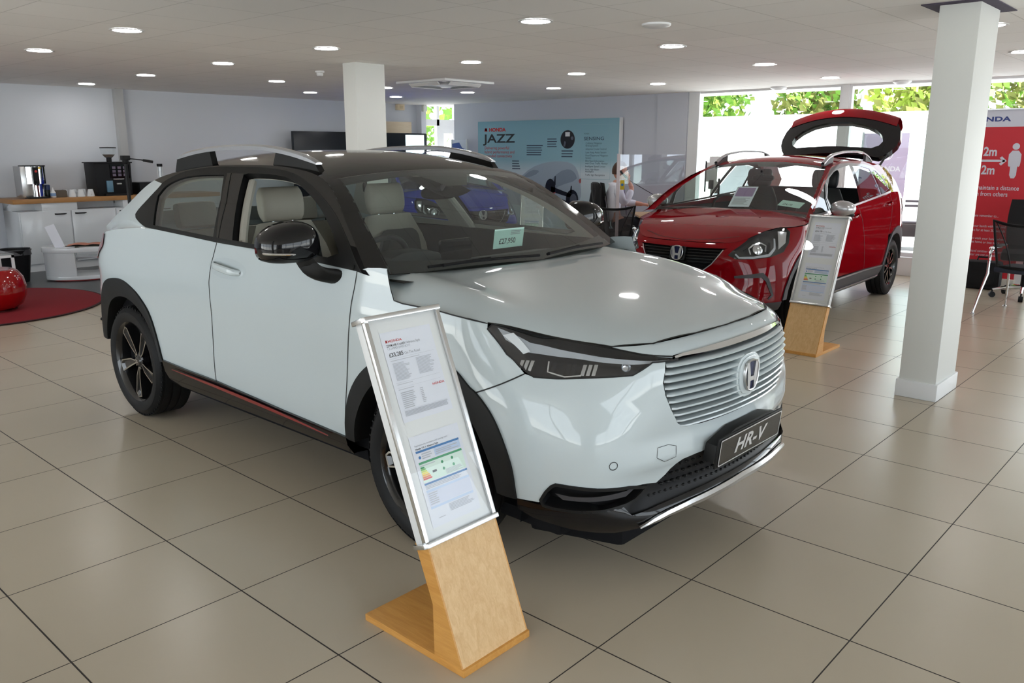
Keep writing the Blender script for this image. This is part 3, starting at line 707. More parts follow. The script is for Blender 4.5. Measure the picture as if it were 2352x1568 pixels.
    if (Mb @ Vector((0, 0, 1)) - c0).dot(n0) < 0: Mb = frame(c0, (1, 0, 0), -(n0.cross(Vector((1, 0, 0)))))
    q = rnd([(-.098, -.088), (.098, -.088), (.112, .086), (-.112, .086)], 2)
    b = MB(); b.prism([(x * .93, y) for x, y in q], -.04, -.004, M=Mb); b.prism([(x * .8, y * .88) for x, y in q], -.006, .002, M=Mb); sh = b.done('badge_shield', W, car, bevel=.004)
    honda_badge(sh, Mb, .0)
    # number plate
    pc = Vector((0, -.992, .487)); Mp = frame(pc, (1, 0, 0), (0, -.10, 1))
    b = MB(); b.prism(rnd([(-.285, -.072), (.285, -.072), (.272, .072), (-.272, .072)], 1), -.055, -.008, M=Mp); b.box(-.27, .27, -.062, .062, -.012, -.003, M=Mp); hold = b.done('plate_holder', M_['trim_black'], car, bevel=.004)
    b = MB(); b.prism(rrect(-.26, .26, -.0555, .0555, .008), -.004, .0, M=Mp); pl = b.done('number_plate', M_['plate_black'], car, smooth=30)
    b = MB(); o_, i_ = rrect(-.258, .258, -.0535, .0535, .008), rrect(-.2535, .2535, -.049, .049, .006)
    n = len(o_); b.add([(x, y, .0008) for x, y in o_ + i_], [(k, (k + 1) % n, (k + 1) % n + n, k + n) for k in range(n)], M=Mp); b.done('plate_border', M_['plate_silver'], pl, smooth=0)
    b = MB(); v, f_ = text_geo('HR-V', .082, shear=.28, sx=1.18, space=1.02, bold=.0022); cx = (min(p[0] for p in v) + max(p[0] for p in v)) / 2; cy = (min(p[1] for p in v) + max(p[1] for p in v)) / 2
    b.add([((p[0] - cx) * 1.12, (p[1] - cy) * 1.0, .0009) for p in v], f_, M=Mp); b.done('plate_lettering', M_['plate_silver'], pl, smooth=0)
    # lower intake, splitter, chrome lip
    lo = [(0, .488)] + half_low[:7] + [(-2.825, .415), (-3.05, .372), (-3.45, .345), (-3.3, .315), (-2.6, .325), (-1.5, .335), (-.7, .34), (0, .34)]
    lo = lo + mirror_s(lo[1:-1])[::-1]
    pan('lower_grille', Lf, lo, M_['black_plastic'], off=-.012)
    b = MB()
    for zi in range(4):
        for s in np.arange(-2.9, 2.95, .17):
            z = .365 + .03 * zi; lim = float(np.interp(z, [.34, .40, .43, .48], [2.9, 2.5, 2.2, 1.8]))
            if abs(s) < lim and not (abs(s) < 1.25 and z > .43):
                p, n = onsurf(Lf, [(s + .05 * (zi % 2), z)], -.006); b.ell(tuple(p[0]), .010, .008, .005, 6, 4)
    b.done('lower_grille_mesh', M_['trim_black'], car)
    skirt = [(0, .345), (-.7, .345), (-1.5, .34), (-2.6, .33), (-3.3, .32), (-3.45, .35), (-4.9, .346), (-5.45, .352), (-5.98, .358), (-5.985, .315), (-5.6, .285), (-4.6, .258), (-3.6, .250), (-3.1, .262), (-2.6, .285), (-2, .297), (-1, .306), (0, .311)]
    skirt = skirt + mirror_s(skirt[1:-1])[::-1]
    pan('lower_bumper_trim', Lf, skirt, M_['gloss_black'], off=.004)
    lipc = [(-3.10, .272), (-2.8, .286), (-2.4, .297), (-1.7, .308), (-1, .314), (0, .319)]; lp_ = lipc + mirror_s(lipc[:-1])[::-1]
    b = MB(); A = dens(lp_, .03, np.array(LSC), False); wd = np.interp([abs(a[0]) for a in A], [0, 1.6, 2.7, 3.10], [.022, .025, .026, .004])
    rows = []
    for k, o in ((.5, .004), (.42, .012), (0, .016), (-.42, .013), (-.5, -.004)):
        p, n = onsurf(Lf, [(a[0], a[1] + k * w_) for a, w_ in zip(A, wd)], o); rows.append([tuple(x) for x in p])
    b.grid(rows); b.done('skid_plate', M_['satin'], car)
    # floor pan, keeps daylight out from below
    b = MB(); b.box(-.74, .74, -.62, 3.25, .20, .26); b.prism([(-.72, -.45), (.72, -.45), (.6, -.80), (-.6, -.80)], .17, .27); b.done('underbody', M_['cabin'], car, bevel=.02)
    # windscreen, roof, rear screen
    pan('windscreen', Tf, [(0, 0), (0, -.895), (2.05, -.905), (2.07, 0), (2.05, .905), (0, .895)], M_['screen'], h=.08, sc=(.4, .7), off=.0)
    for q in (-1, 1): pan('screen_pillar', Tf, [(0, q), (0, q * .885), (2.05, q * .895), (2.05, q)], K, h=.06, sc=(.4, .7))
    pan('roof', Tf, [(2.05, -1), (2.07, 0), (2.05, 1), (6.15, 1), (6.2, 0), (6.15, -1)], K, h=.08, sc=(.45, .7))
    b = MB(); fr_o = [(0, -.9), (.28, -.885), (.20, -.5), (.19, 0), (.20, .5), (.28, .885), (0, .9)]; sheet(b, Tf, fr_o, h=.06, sc=(.4, .7), off=-.004)
    sheet(b, Tf, [(1.86, -.9), (2.06, -.9), (2.07, 0), (2.06, .9), (1.86, .9), (1.92, .25), (1.65, .10), (1.65, -.10), (1.92, -.25)], h=.05, sc=(.4, .7), off=-.004); b.done('screen_border', M_['seal'], car)
    pan('rear_screen', Tf, [(6.25, -.80), (6.25, .80), (8.1, .84), (8.1, -.84)], M_['tint'], h=.08, sc=(.33, .7), off=-.002)
    tg = [(6.15, -1), (6.2, 0), (6.15, 1), (9, 1), (9, -1)]
    pan('tailgate', Tf, tg, W, h=.07, sc=(.33, .7), holes=([(6.25, -.80), (6.25, .80), (8.1, .84), (8.1, -.84)],))
    b = MB(); A = [(s, 1.05) for s in np.linspace(-17.2, 17.2, 61) if 0] or None
    S = np.concatenate([np.linspace(-17.2, -20, 14), np.linspace(20, 17.2, 14)]); p, _ = onsurf(Lf, [(s, 1.05) for s in S], 0); tt = Tf(np.full(28, 9.0), np.linspace(-1, 1, 28)); b.grid([[tuple(x) for x in r] for r in (p, p * .5 + tt * .5 + np.array([0, .01, .01]), tt)]); b.done('tail_panel', W, car)
    # roof rails
    for sg in (-1, 1):
        R0 = [(2.37, 1.552), (2.30, 1.567), (2.072, 1.597), (1.78, 1.613), (1.533, 1.615), (1.294, 1.598), (1.135, 1.575), (1.03, 1.553), (.985, 1.540)]
        yy = np.linspace(2.37, .985, 36); zf = pch([a for a, _ in R0][::-1], [c for _, c in R0][::-1]); zz = zf(yy)
        b = MB(); rows = []
        for y, z in zip(yy, zz):
            e = min(1, (2.375 - y) / .10, (y - .98) / .10); w_ = .018; h_ = .004 + .012 * max(e, 0) ** .6
            rows.append([(sg * (.60 + a * w_), y, z - .004 + c * h_) for a, c in ((-1, -.6), (-1, .5), (-.5, 1), (.5, 1), (1, .4), (1, -.7))])
        b.grid(rows, closed=True); b.add(rows[0], [tuple(range(6))]); b.add(rows[-1], [tuple(range(5, -1, -1))]); rail = b.done('roof_rail', M_['silver_paint'], car)
        zr = lambda y: float(np.interp(y, [.9, 1.2, 1.7, 2.15, 2.45], [1.478, 1.52, 1.525, 1.497, 1.435])) - .01
        for a0, a1, b0, b1 in ((2.36, 1.98, 1.95, 2.41), (1.32, .995, .94, 1.36)):
            P4 = [(a0, float(zf(a0)) - .008), (a1, float(zf(a1)) - .008), (b0, zr(b0)), (b1, zr(b1))]
            V = [(sg * (.60 - .017), y, z) for y, z in P4] + [(sg * (.60 + .017), y, z) for y, z in P4]
            b = MB(); b.add(V, [(0, 1, 2, 3), (7, 6, 5, 4), (0, 4, 5, 1), (1, 5, 6, 2), (2, 6, 7, 3), (3, 7, 4, 0)]); b.done('rail_foot', M_['trim_black'], rail)
    # door mirrors
    for sg in (-1, 1):
        b = MB(); Mm = Matrix.Translation((sg * 1.015, .640, 1.212)) @ Matrix.Rotation(sg * .10, 4, 'Z')
        n = 32; rows = []
        # outline in (lateral, height): flat underside, domed top falling towards the tip
        ol = []
        for i in range(n):
            t = 2 * PI * i / n; cx, cz = math.cos(t), math.sin(t)
            x = .130 * math.copysign(abs(cx) ** .62, cx); z = (.098 if cz > 0 else .074) * math.copysign(abs(cz) ** (.85 if cz > 0 else .55), cz)
            if cz > 0: z *= 1 - .34 * max(0, (x * sg + .02) / .15) ** 1.3
            ol.append((x, z))
        for k, y in ((.93, .055), (1.0, .045), (1.0, .0), (.965, -.035), (.88, -.062), (.72, -.083), (.48, -.096), (.2, -.102), (.01, -.103)):
            rows.append([(x * k, y, z * k + (1 - k) * .004) for x, z in ol])
        b.grid(rows, closed=True); hs = b.done('door_mirror', M_['gloss_black'], car, M=Mm, smooth=70)
        b = MB(); b.add([(x * .93, .053, z * .93) for x, z in ol], [tuple(range(n))]); b.done('mirror_glass', M_['chrome'], hs, M=Mm)
        b = MB(); pts = [(sg * (.01 + .118 * math.sin(t)), -.100 * math.cos(t) ** .8 - .002, -.030 + .006 * math.sin(t)) for t in np.linspace(.10, 1.42, 14)]; b.tube(pts, [.003] + [.0065] * 12 + [.004], 8, flat=.8); b.done('indicator', M_['chrome'], hs, M=Mm)
        lo_ = [(x, z) for x, z in ol if z < -.050]; lo_.sort(key=lambda p: p[0])
        b = MB(); b.grid([[(x * k * 1.008, y, z * k * 1.012 + (1 - k) * .004) for x, z in lo_] for k, y in ((.93, .055), (1.0, .045), (1.0, .0), (.965, -.036), (.88, -.063), (.72, -.085))]); b.done('mirror_base', M_['trim_black'], hs, M=Mm)
        b = MB(); foot = Vector((sg * .872, .535, 1.075)); top = Vector((sg * .965, .60, 1.145))
        rows = []
        for k in range(7):
            u = k / 6; c = foot.lerp(top, u) + Vector((sg * .02 * math.sin(u * PI), 0, -.012 * math.sin(u * PI))); w_ = .055 - .012 * u; h_ = .034 - .008 * u
            rows.append([(c.x + math.cos(t) * .018 * sg, c.y + w_ * math.cos(t + .3), c.z + h_ * math.sin(t)) for t in np.linspace(0, 2 * PI, 16, endpoint=False)])
        b.grid(rows, closed=True); b.done('mirror_stem', M_['trim_black'], hs, smooth=60)
    b = MB(); b.grid([[(x, y, 1.075 + .012 * (1 - abs(x) / .8)) for x in np.linspace(-.80, .80, 9)] for y in (.16, .30, .45)]); b.done('cowl_panel', M_['trim_black'], car)
    # wipers
    for x0, x1 in ((-.60, .02), (.08, .62)):
        A = [(.03 + .04 * math.sin(PI * u) , (x0 + (x1 - x0) * u) / .85) for u in np.linspace(0, 1, 14)]
        p, n = onsurf(Tf, A, .018); b = MB(); b.tube([tuple(q) for q in p], .007, 6)
        p2, _ = onsurf(Tf, [(.0, x0 / .85 * .9), (.05, (x0 * .5 + x1 * .5) / .85)], .03); b.tube([tuple(q) for q in p2], .008, 6); b.done('wiper', M_['black_plastic'], car)
    # cabin
    b = MB(); b.box(-.76, .76, .35, 3.1, .33, .36); b.box(-.80, -.77, .35, 2.9, .30, 1.12); b.box(.77, .80, .35, 2.9, .30, 1.12); b.box(-.74, .74, .2, .3, .3, 1.0); b.box(-.74, .74, 2.95, 3.0, .3, .96); b.done('cabin_floor', M_['cabin'], car)
    b = MB(); sheet(b, Tf, [(2.15, -.94), (2.15, .94), (6.1, .9), (6.1, -.9)], h=.12, sc=(.45, .7), off=-.035, inward=True); b.done('headliner', M_['headliner'], car)
    for sg in (-1, 1):
        b = MB(); sheet(b, Gf[sg], [(x, y) for x, y in gap[:-1]] + [(2.6, 1.2), (2.2, 1.13), (1.0, 1.12)], (w_r, w_f), .06, (1, 1), -.05, inward=True); b.done('pillar_lining', M_['headliner'], car)
        b = MB(); p, n = onsurf(Gf[sg], dens([(1.36, 1.13), (1.45, 1.30), (1.54, 1.47)], .04, np.array((1., 1.)), False), -.055); b.tube([tuple(q) for q in p], .022, 8); b.done('pillar_cover', M_['headliner'], car)
    # dashboard
    b = MB(); pr = [(.30, 1.03), (.42, 1.045), (.60, 1.055), (.78, 1.035), (.84, .99), (.82, .80), (.70, .70), (.30, .70)]
    b.prism([(y, z) for y, z in pr], -.74, .74, M=Matrix(((0, 0, 1, 0), (1, 0, 0, 0), (0, 1, 0, 0), (0, 0, 0, 1)))); da = b.done('dashboard', M_['dash'], car, bevel=.012)
    b = MB(); b.prism(rrect(-.10, .12, 1.045, 1.155, .01), .69, .705, M=Matrix(((1, 0, 0, 0), (0, 0, 1, 0), (0, 1, 0, 0), (0, 0, 0, 1)))); b.done('touch_screen', M_['gloss_black'], da, smooth=30)
    b = MB(); b.prism([(-.55, 1.04), (-.20, 1.04), (-.22, 1.115), (-.30, 1.135), (-.46, 1.135), (-.53, 1.115)], .56, .70, M=Matrix(((1, 0, 0, 0), (0, 0, 1, 0), (0, 1, 0, 0), (0, 0, 0, 1)))); b.done('instrument_hood', M_['dash'], da, bevel=.01)
    # steering wheel
    Ms = Matrix.Translation((-.37, .86, 1.02)) @ Matrix.Rotation(-1.15, 4, 'X')
    b = MB(); b.tube([(.182 * math.cos(t), .182 * math.sin(t), 0) for t in np.linspace(0, 2 * PI, 36, endpoint=False)], .015, 10, closed=True)
    b.ell((0, -.01, -.01), .07, .06, .03, 16, 8, e=.8); b.box(-.17, .17, -.022, .012, -.012, .008); b.box(-.02, .02, -.17, -.02, -.012, .008); b.done('steering_wheel', M_['dark_leather'], car, M=Ms, smooth=50)
    # seats
    for x in (-.37, .37): car_seat(car, x, 1.30, 'beige', 'dark_leather', True)
    b = MB(); b.box(-.62, .62, 2.05, 2.55, .55, .72); rs = b.done('rear_seat', M_['dark_leather'], car, bevel=.04)
    b = MB(); b.box(-.62, .62, -.05, .08, 0, .46); b.done('rear_backrest', M_['beige'], rs, bevel=.035, M=TR(0, 2.52, .66, -.22))
    for x in (-.38, .38):
        b = MB(); b.box(x - .13, x + .13, -.045, .045, 0, .16); b.done('rear_headrest', M_['beige'], rs, bevel=.03, M=TR(0, 2.64, 1.12, -.2))
    # interior mirror and camera housing behind the screen
    b = MB(); b.ell((0, .80, 1.385), .125, .022, .034, 20, 10, e=.7); b.cyl((0, .79, 1.40), (0, .74, 1.46), .012); b.done('interior_mirror', M_['black_plastic'], car)
    b = MB(); b.grid([[(x * .13, .70 + .26 * u, 1.395 + .085 * u - .028 * (1 - x * x) * (1 - .4 * u)) for x in np.linspace(-1, 1, 9)] for u in np.linspace(0, 1, 6)]); b.done('camera_housing', M_['black_plastic'], car)
    return car
def mat_once(k):
    if k not in M_: M_[k] = mat(k, srgb(180, 190, 194), .35, 0, 1.0)
    return M_[k]
def honda_badge(par, Mb, dz):
    """chrome rounded frame with an H"""
    o_ = rnd([(-.048, -.062), (.048, -.062), (.061, .062), (-.061, .062)], 2); n = len(o_)
    b = MB(); b.prism([(x * .97, y * .97) for x, y in o_], -.004, .006, M=Mb); b.done('badge_field', M_['emblem_blue'], par, smooth=30)
    b = MB(); rows = [[(x * k, y * k, z) for x, y in o_] for k, z in ((1.03, 0), (1.02, .011), (.97, .014), (.90, .012), (.88, .004))]
    b.grid(rows, closed=True, M=Mb)
    S = [[(-.0345, -.056), (-.044, .056), (-.024, .056), (-.014, -.004), (-.014, -.004), (-.0125, -.056)]]
    for sg in (1, -1):
        p = [(-.033 * sg, -.055), (-.046 * sg, .055), (-.027 * sg, .055), (-.0135 * sg, -.002), (-.015 * sg, -.022), (-.017 * sg, -.055)]
        b.prism(p if sg > 0 else p[::-1], .004, .013, M=Mb)
    b.prism([(-.0155, -.004), (.0155, -.004), (.014, -.022), (-.014, -.022)], .004, .0125, M=Mb)
    b.done('badge_letter', M_['satin'], par, smooth=30)
def car_seat(par, x, y, m1, m2, dark_front):
    b = MB(); b.box(-.25, .25, -.26, .26, .0, .17); st = b.done('front_seat', M_[m2], par, bevel=.045, M=TR(x, y, .48, .08))
    b = MB()
    rows = []
    for k in range(10):
        u = k / 9; z = u * .60; w_ = .235 + .02 * math.sin(u * PI) - .07 * max(0, u - .72) / .28; d = .075 - .02 * u
        rows.append([(w_ * math.copysign(abs(math.cos(t)) ** .55, math.cos(t)), d * math.copysign(abs(math.sin(t)) ** .7, math.sin(t)) - .015 * abs(math.cos(t)), z) for t in np.linspace(0, 2 * PI, 24, endpoint=False)])
    b.grid(rows, closed=True); b.add(rows[-1], [tuple(range(24))]); b.done('backrest', M_[m1], st, M=TR(x, y + .24, .62, -.24), smooth=60)
    if dark_front:
        b = MB(); b.prism(rrect(-.15, .15, .06, .50, .06), 0, .012, M=TR(x, y + .24, .62, -.24) @ Matrix.Translation((0, -.082, 0)) @ Matrix.Rotation(PI / 2, 4, 'X')); b.done('seat_insert', M_[m2], st, smooth=40)
    b = MB(); rows = []
    for k in range(9):
        u = k / 8; w_ = (.135 - .018 * abs(2 * u - 1) ** 4) ; d = .055 * (1 - .5 * abs(2 * u - 1) ** 3)
        rows.append([(w_ * math.copysign(abs(math.cos(t)) ** .45, math.cos(t)), d * math.copysign(abs(math.sin(t)) ** .6, math.sin(t)), u * .185) for t in np.linspace(0, 2 * PI, 24, endpoint=False)])
    b.grid(rows, closed=True); b.add(rows[-1], [tuple(range(24))]); b.add(rows[0], [tuple(range(23, -1, -1))]); hr = b.done('headrest', M_[m1], st, M=TR(x, y + .385, 1.215, -.12), smooth=60)
    b = MB(); [b.cyl((sx, 0, -.06), (sx, 0, .02), .006) for sx in (-.06, .06)]; b.done('headrest_post', M_['chrome'], hr, M=TR(x, y + .385, 1.215, -.12))
    return st
# ---------- small crossover hatchbacks (one red, one blue) ----------
JC = {}
def build_jazz(label, paint, loc, rz, gate_open, band, grp=None):
    car = thing('hatchback_car', label, 'car', loc, rz)
    L, G, T, H = JZ_L, JZ_G, JZ_T, JZ_H
    P = M_[paint]; Lf, Tf, Hf = L.pt, T.pt, H.pt
    Gf = {-1: (lambda y, z: G.pt(y, z, sg=-1)), 1: (lambda y, z: G.pt(y, z, sg=1))}
    def pan(name, fn, poly, m, par=car, h=.05, sc=LSC, off=0.0, holes=()):
        b = MB(); sheet(b, fn, poly, holes, h, sc, off); return b.done(name, m, par)
    # visible flank is x>0 (s>0)
    arch_f = [(9.75, .40), (9.70, .50), (9.55, .62), (9.25, .72), (8.85, .775), (8.4, .80), (7.9, .795), (7.4, .765), (6.95, .715), (6.5, .64), (6.0, .545), (5.7, .45), (5.5, .35)]
    arch_r = [(12.80, .385), (12.88, .45), (13.12, .61), (13.5, .715), (13.95, .765), (14.44, .775), (14.9, .745), (15.35, .67), (15.65, .57), (15.8, .45), (15.85, .38)]
    bt = [(9.4, 1.045), (10.4, 1.062), (11.05, 1.078), (12, 1.105), (13.0, 1.135)]
    d1 = [(9.35, 1.045), (9.45, .9), (9.62, .7), (9.74, .52), (9.75, .41)]; d2 = [(11.054, 1.078), (11.312, .902), (11.464, .728), (11.58, .5), (11.612, .40)]; d3 = [(13.35, 1.145), (13.45, 1.0), (13.30, .85), (13.12, .70)]
    low = [(9.75, .40), (11.6, .397), (12.8, .385)]
    fdoor = d1 + [(11.612, .40)] + d2[::-1] + [(10.4, 1.062)]
    rdoor = d2 + [(12.8, .385)] + arch_r[1:3] + d3[::-1] + [(13.0, 1.135), (12, 1.105)]
    rq = d3 + arch_r[3:] + [(17, .36), (20, .36), (20, 1.02), (17.5, 1.05), (16.5, 1.08), (15.5, 1.12), (14.5, 1.15), (13.8, 1.155)]
    hl = [(2.203, .737), (2.45, .778), (3.0, .832), (3.455, .868), (4.3, .905), (5.1, .930), (6.098, .951), (6.45, .945), (6.57, .914), (6.309, .824), (5.795, .753), (4.739, .717), (3.624, .706), (2.649, .706)]
    wing = [(9.35, 1.045), (8.9, 1.03), (8.3, .995), (7.6, .965), (6.9, .953), (6.45, .945), (6.57, .914), (6.309, .824), (5.795, .753), (5.9, .70), (6.3, .60)] + arch_f[:9][::-1] + d1[1:4][::-1]
    wing = [(9.35, 1.045), (8.9, 1.03), (8.3, .995), (7.6, .965), (6.9, .953), (6.45, .945), (6.57, .914), (6.309, .824), (5.795, .753)] + arch_f[:10][::-1] + d1[1:4][::-1]
    gr = [(2.20, .790), (1.95, .780), (1.5, .655), (1.2, .60)] if not band else [(2.5, .80), (2.45, .72), (2.1, .63), (1.6, .59)]
    nh = [(1.4, .33), (3.0, .33), (5.5, .335), (5.5, .35), (5.7, .45), (6.0, .545), (6.5, .64), (5.795, .753), (4.739, .717), (3.624, .706), (2.649, .706), (2.203, .737)] + gr
    nh_up = [(2.203, .737), (2.45, .778), (3.0, .832), (3.455, .868), (3.3, .868), (2.6, .842), (2.0, .832), (1, .828)]
    bum = [(0, .33)] + nh + [(0, .60)] + mirror_s(nh)[::-1]
    pan('front_bumper', Lf, bum, P)
    up = [(0, .785)] + [gr[0]] + nh_up + [(0, .828)]; up = up + mirror_s(up[1:-1])[::-1]
    pan('nose_panel', Lf, up, P, h=.035)
    for sg in (1, -1):
        f = (lambda p: p) if sg > 0 else mirror_s
        pan('front_door', Lf, f(fdoor), P); pan('rear_door', Lf, f(rdoor), P); pan('rear_side_panel', Lf, f(rq), P); pan('front_wing', Lf, f(wing), P)
        for ln in (d1, d2, d3): b = MB(); ribbon(b, Lf, f(ln), .006, .0014, .04, LSC); b.done('panel_gap', M_['seal'], car)
        for arch, cy in ((arch_f, 0.0), (arch_r, 2.605)):
            A = np.array(f(dens(arch, .035, np.array(LSC), False))); p, n = onsurf(Lf, A, 0); n[:, 2] = 0; n /= np.linalg.norm(n, axis=1)[:, None]
            ang = np.arctan2(p[:, 2] - .325, p[:, 1] - cy); rr = np.minimum(np.hypot(p[:, 1] - cy, p[:, 2] - .325) - .03, .372)
            q = p.copy(); q[:, 1] = cy + rr * np.cos(ang); q[:, 2] = .325 + rr * np.sin(ang)
            rows = [p - n * .004, p + n * .012, (p + q) * .5 + n * .018, q + n * .012, q - np.array([sg * .07, 0, 0]), q * np.array([.55, 1, 1])]
            b = MB(); b.grid([[tuple(x) for x in r] for r in rows]); b.done('wheel_arch_trim', M_['trim_grey'], car)
            b = MB(); liner(b, sg, cy, .325, .44); b.done('wheel_liner', M_['cabin'], car)
            wheel(car, (sg * .735, cy, .318), sg > 0, .318, .2032, .19, 'jazz')
        tp = dens(low, .05, np.array(LSC), False); a, an = onsurf(Lf, f(tp), 0); lo_, _ = onsurf(Lf, f([(s, .25) for s, z in tp]), 0); ins = lo_.copy(); ins[:, 0] *= .8
        b = MB(); b.grid([[tuple(x) for x in r] for r in (a - an * .002, a + an * .014, a * .6 + lo_ * .4 + an * .02, lo_ + an * .012, ins)]); sl = b.done('sill_trim', M_['trim_grey'], car)
        b = MB(); ribbon(b, Lf, f([(9.8, .392), (11.6, .389), (12.75, .380)]), .014, .017, .05, LSC, thick=.004); b.done('sill_strip', M_['satin'], sl)
        b = MB(); ribbon(b, Lf, f([(9.9, .262), (11.6, .262), (12.7, .268)]), .03, .016, .05, LSC, thick=.006); b.done('sill_guard', M_['silver_paint'], sl)
        for s0, z0 in ((10.85, .965), (13.05, 1.035)):
            hp, hn = onsurf(Lf, f([(s0, z0)]), 0); hp = hp[0]; b = MB(); rows = []
            for i in range(11):
                u = -1 + i / 5; y = hp[1] + u * .10; li = .030 * (1 - abs(u) ** 4) + .003; z = hp[2] + u * .012
                rows.append([(sg * (abs(hp[0]) + li), y, z - .011), (sg * (abs(hp[0]) + li + .003), y, z), (sg * (abs(hp[0]) + li), y, z + .011), (sg * (abs(hp[0]) + li - .012), y, z)])
            b.grid(rows, closed=True); b.done('door_handle', P, car)
        # headlight
        tr = recess(Lf, f(hl), .05, .035, LSC, 'headlight', M_['lamp_dark'], car)
        b = MB(); ribbon(b, Lf, f([(2.6, .752), (2.8, .722), (3.7, .722), (4.8, .738), (5.3, .79), (5.55, .87)]), [.012, .018, .018, .022, .022, .014], -.012, .03, LSC, thick=.006); b.done('light_guide', M_['lamp_grey'], tr)
        b = MB(); ribbon(b, Lf, f([(3.55, .75), (3.45, .80), (3.8, .83), (4.4, .845), (4.75, .82), (4.6, .77)]), .012, -.02, .03, LSC, thick=.005); b.done('lamp_bezel', M_['lamp_silver'], tr)
        c0, nn = onsurf(Lf, f([(4.1, .79)]), -.035); c0, nn = Vector(c0[0]), Vector(nn[0])
        b = MB(); b.lathe([(.05, -.005), (.045, .012), (.03, .022), (0, .026)], 20, M=Matrix.Translation(c0) @ nn.to_track_quat('Z', 'Y').to_matrix().to_4x4(), cap=False); b.done('projector_lens', M_['chrome'], tr)
        b = MB(); sheet(b, Lf, f([(5.6, .78), (6.2, .83), (6.45, .92), (6.0, .93), (5.8, .86)]), h=.03, sc=LSC, off=-.02); b.done('reflector', M_['lamp_silver'], tr)
        b = MB(); sheet(b, Lf, f(hl), h=.035, sc=LSC, off=.001); b.done('lens', M_['lens'], tr)
        # lower air curtain
        fg = f([(2.6, .555), (4.2, .575), (4.5, .53), (4.85, .40), (4.6, .37), (3.7, .42), (2.7, .45)])
        tr = recess(Lf, fg, .06, .04, LSC, 'fog_light_bezel', M_['black_plastic'], car)
        b = MB(); ribbon(b, Lf, f([(2.6, .557), (4.2, .575), (4.5, .53), (4.85, .40), (4.6, .37)]), [.02, .03, .04, .03, .015], .006, .03, LSC, thick=.008); b.done('bezel_rim', M_['trim_grey'], tr)
        gf = Gf[sg]
        fr = [(.0, 1.03), (.45, 1.042), (1.2, 1.075), (2.0, 1.115), (2.545, 1.155), (2.50, 1.235), (2.43, 1.335), (2.26, 1.425), (2.05, 1.455), (1.6, 1.478), (1.2, 1.468), (.95, 1.435), (.62, 1.345), (.3, 1.21)]
        w1 = [(.53, 1.055), (.505, 1.175), (.60, 1.262), (.761, 1.347), (.95, 1.395), (1.165, 1.428), (1.50, 1.452), (1.43, 1.30), (1.33, 1.10)]
        w0 = [(.12, 1.06), (.06, 1.115), (.30, 1.21), (.60, 1.325), (.44, 1.18), (.44, 1.065)]
        w2 = [(1.40, 1.105), (1.50, 1.27), (1.60, 1.443), (1.9, 1.435), (2.094, 1.412), (2.10, 1.30), (2.098, 1.142)]
        w3 = [(2.16, 1.15), (2.16, 1.30), (2.20, 1.395), (2.275, 1.385), (2.42, 1.30), (2.48, 1.19)]
        pan('window_frame', gf, fr, M_['gloss_black'], h=.06, sc=(1, 1), holes=(w0, w1, w2, w3))
        pan('front_quarter_glass', gf, w0, M_['tint'], h=.08, sc=(1, 1), off=-.005)
        if sg < 0: pan('front_door_glass', gf, w1, M_['tint'], h=.08, sc=(1, 1), off=-.005)
        pan('rear_door_glass', gf, w2, M_['privacy'], h=.08, sc=(1, 1), off=-.005); pan('rear_quarter_glass', gf, w3, M_['privacy'], h=.08, sc=(1, 1), off=-.005)
        b = MB(); ribbon(b, gf, [(.05, 1.036), (1.2, 1.078), (2.52, 1.16)], .018, .004, .05, thick=.006); ribbon(b, gf, [(.49, 1.06), (.47, 1.17), (.62, 1.30)], .016, .003, .04); b.done('waist_moulding', M_['satin'], car)
        Kc = [(float(T.Ky(t)), float(T.Kz(t))) for t in np.linspace(7, 0, 40)]
        pan('roof_side', gf, [(-.10, 1.0), (0, 1.03), (.3, 1.21), (.62, 1.345), (.95, 1.435), (1.2, 1.468), (1.6, 1.478), (2.05, 1.455), (2.26, 1.425), (2.43, 1.335), (2.50, 1.235), (2.545, 1.155), (2.3, 1.10), (2.9, 1.06), (3.08, 1.06), (3.04, 1.25)] + Kc, P, h=.05, sc=(1, 1))
        lt = dens([(13.0, 1.135), (13.8, 1.155), (14.5, 1.15), (15.5, 1.12), (16.5, 1.08)], .05, np.array(LSC), False); a, _ = onsurf(Lf, f(lt), 0); yb = np.linspace(2.1, 3.08, len(lt)); c_ = gf(yb, np.interp(yb, [2.1, 2.545, 2.9, 3.08], [1.12, 1.14, 1.075, 1.07]))
        b = MB(); b.grid([[tuple(x) for x in r] for r in (a, a * .5 + c_ * .5, c_)]); b.done('rear_shoulder', P, car)
        pan('tail_light', Lf, f([(15.2, 1.08), (15.4, .93), (16.6, .90), (17.2, .95), (16.8, 1.04)]), M_['lamp_red'], off=.006)
        # roof rail
        b = MB(); yy = np.linspace(.93, 2.43, 30); zz = pch([.93, 1.05, 1.405, 1.8, 2.173, 2.36, 2.43], [1.475, 1.525, 1.578, 1.588, 1.565, 1.515, 1.482])(yy)
        b.grid([[(sg * (.56 + a * .017), y, z + c * .011) for a, c in ((-1, -.8), (-1, .6), (-.4, 1), (.4, 1), (1, .4), (1, -1))] for y, z in zip(yy, zz)], closed=True); rl = b.done('roof_rail', M_['silver_paint'], car)
        for y0, y1 in ((.93, 1.18), (2.20, 2.42)): b = MB(); b.prism([(y0, 1.45), (y1, 1.45), (y1, float(np.interp(y1, yy, zz)) - .008), (y0, float(np.interp(y0, yy, zz)) - .008)], -.014, .014, M=Matrix(((0, 0, 1, sg * .56), (1, 0, 0, 0), (0, 1, 0, 0), (0, 0, 0, 1)))); b.done('rail_foot', M_['trim_grey'], rl)
        # mirror
        Mm = Matrix.Translation((sg * .955, .43, 1.085)); b = MB(); rows = []
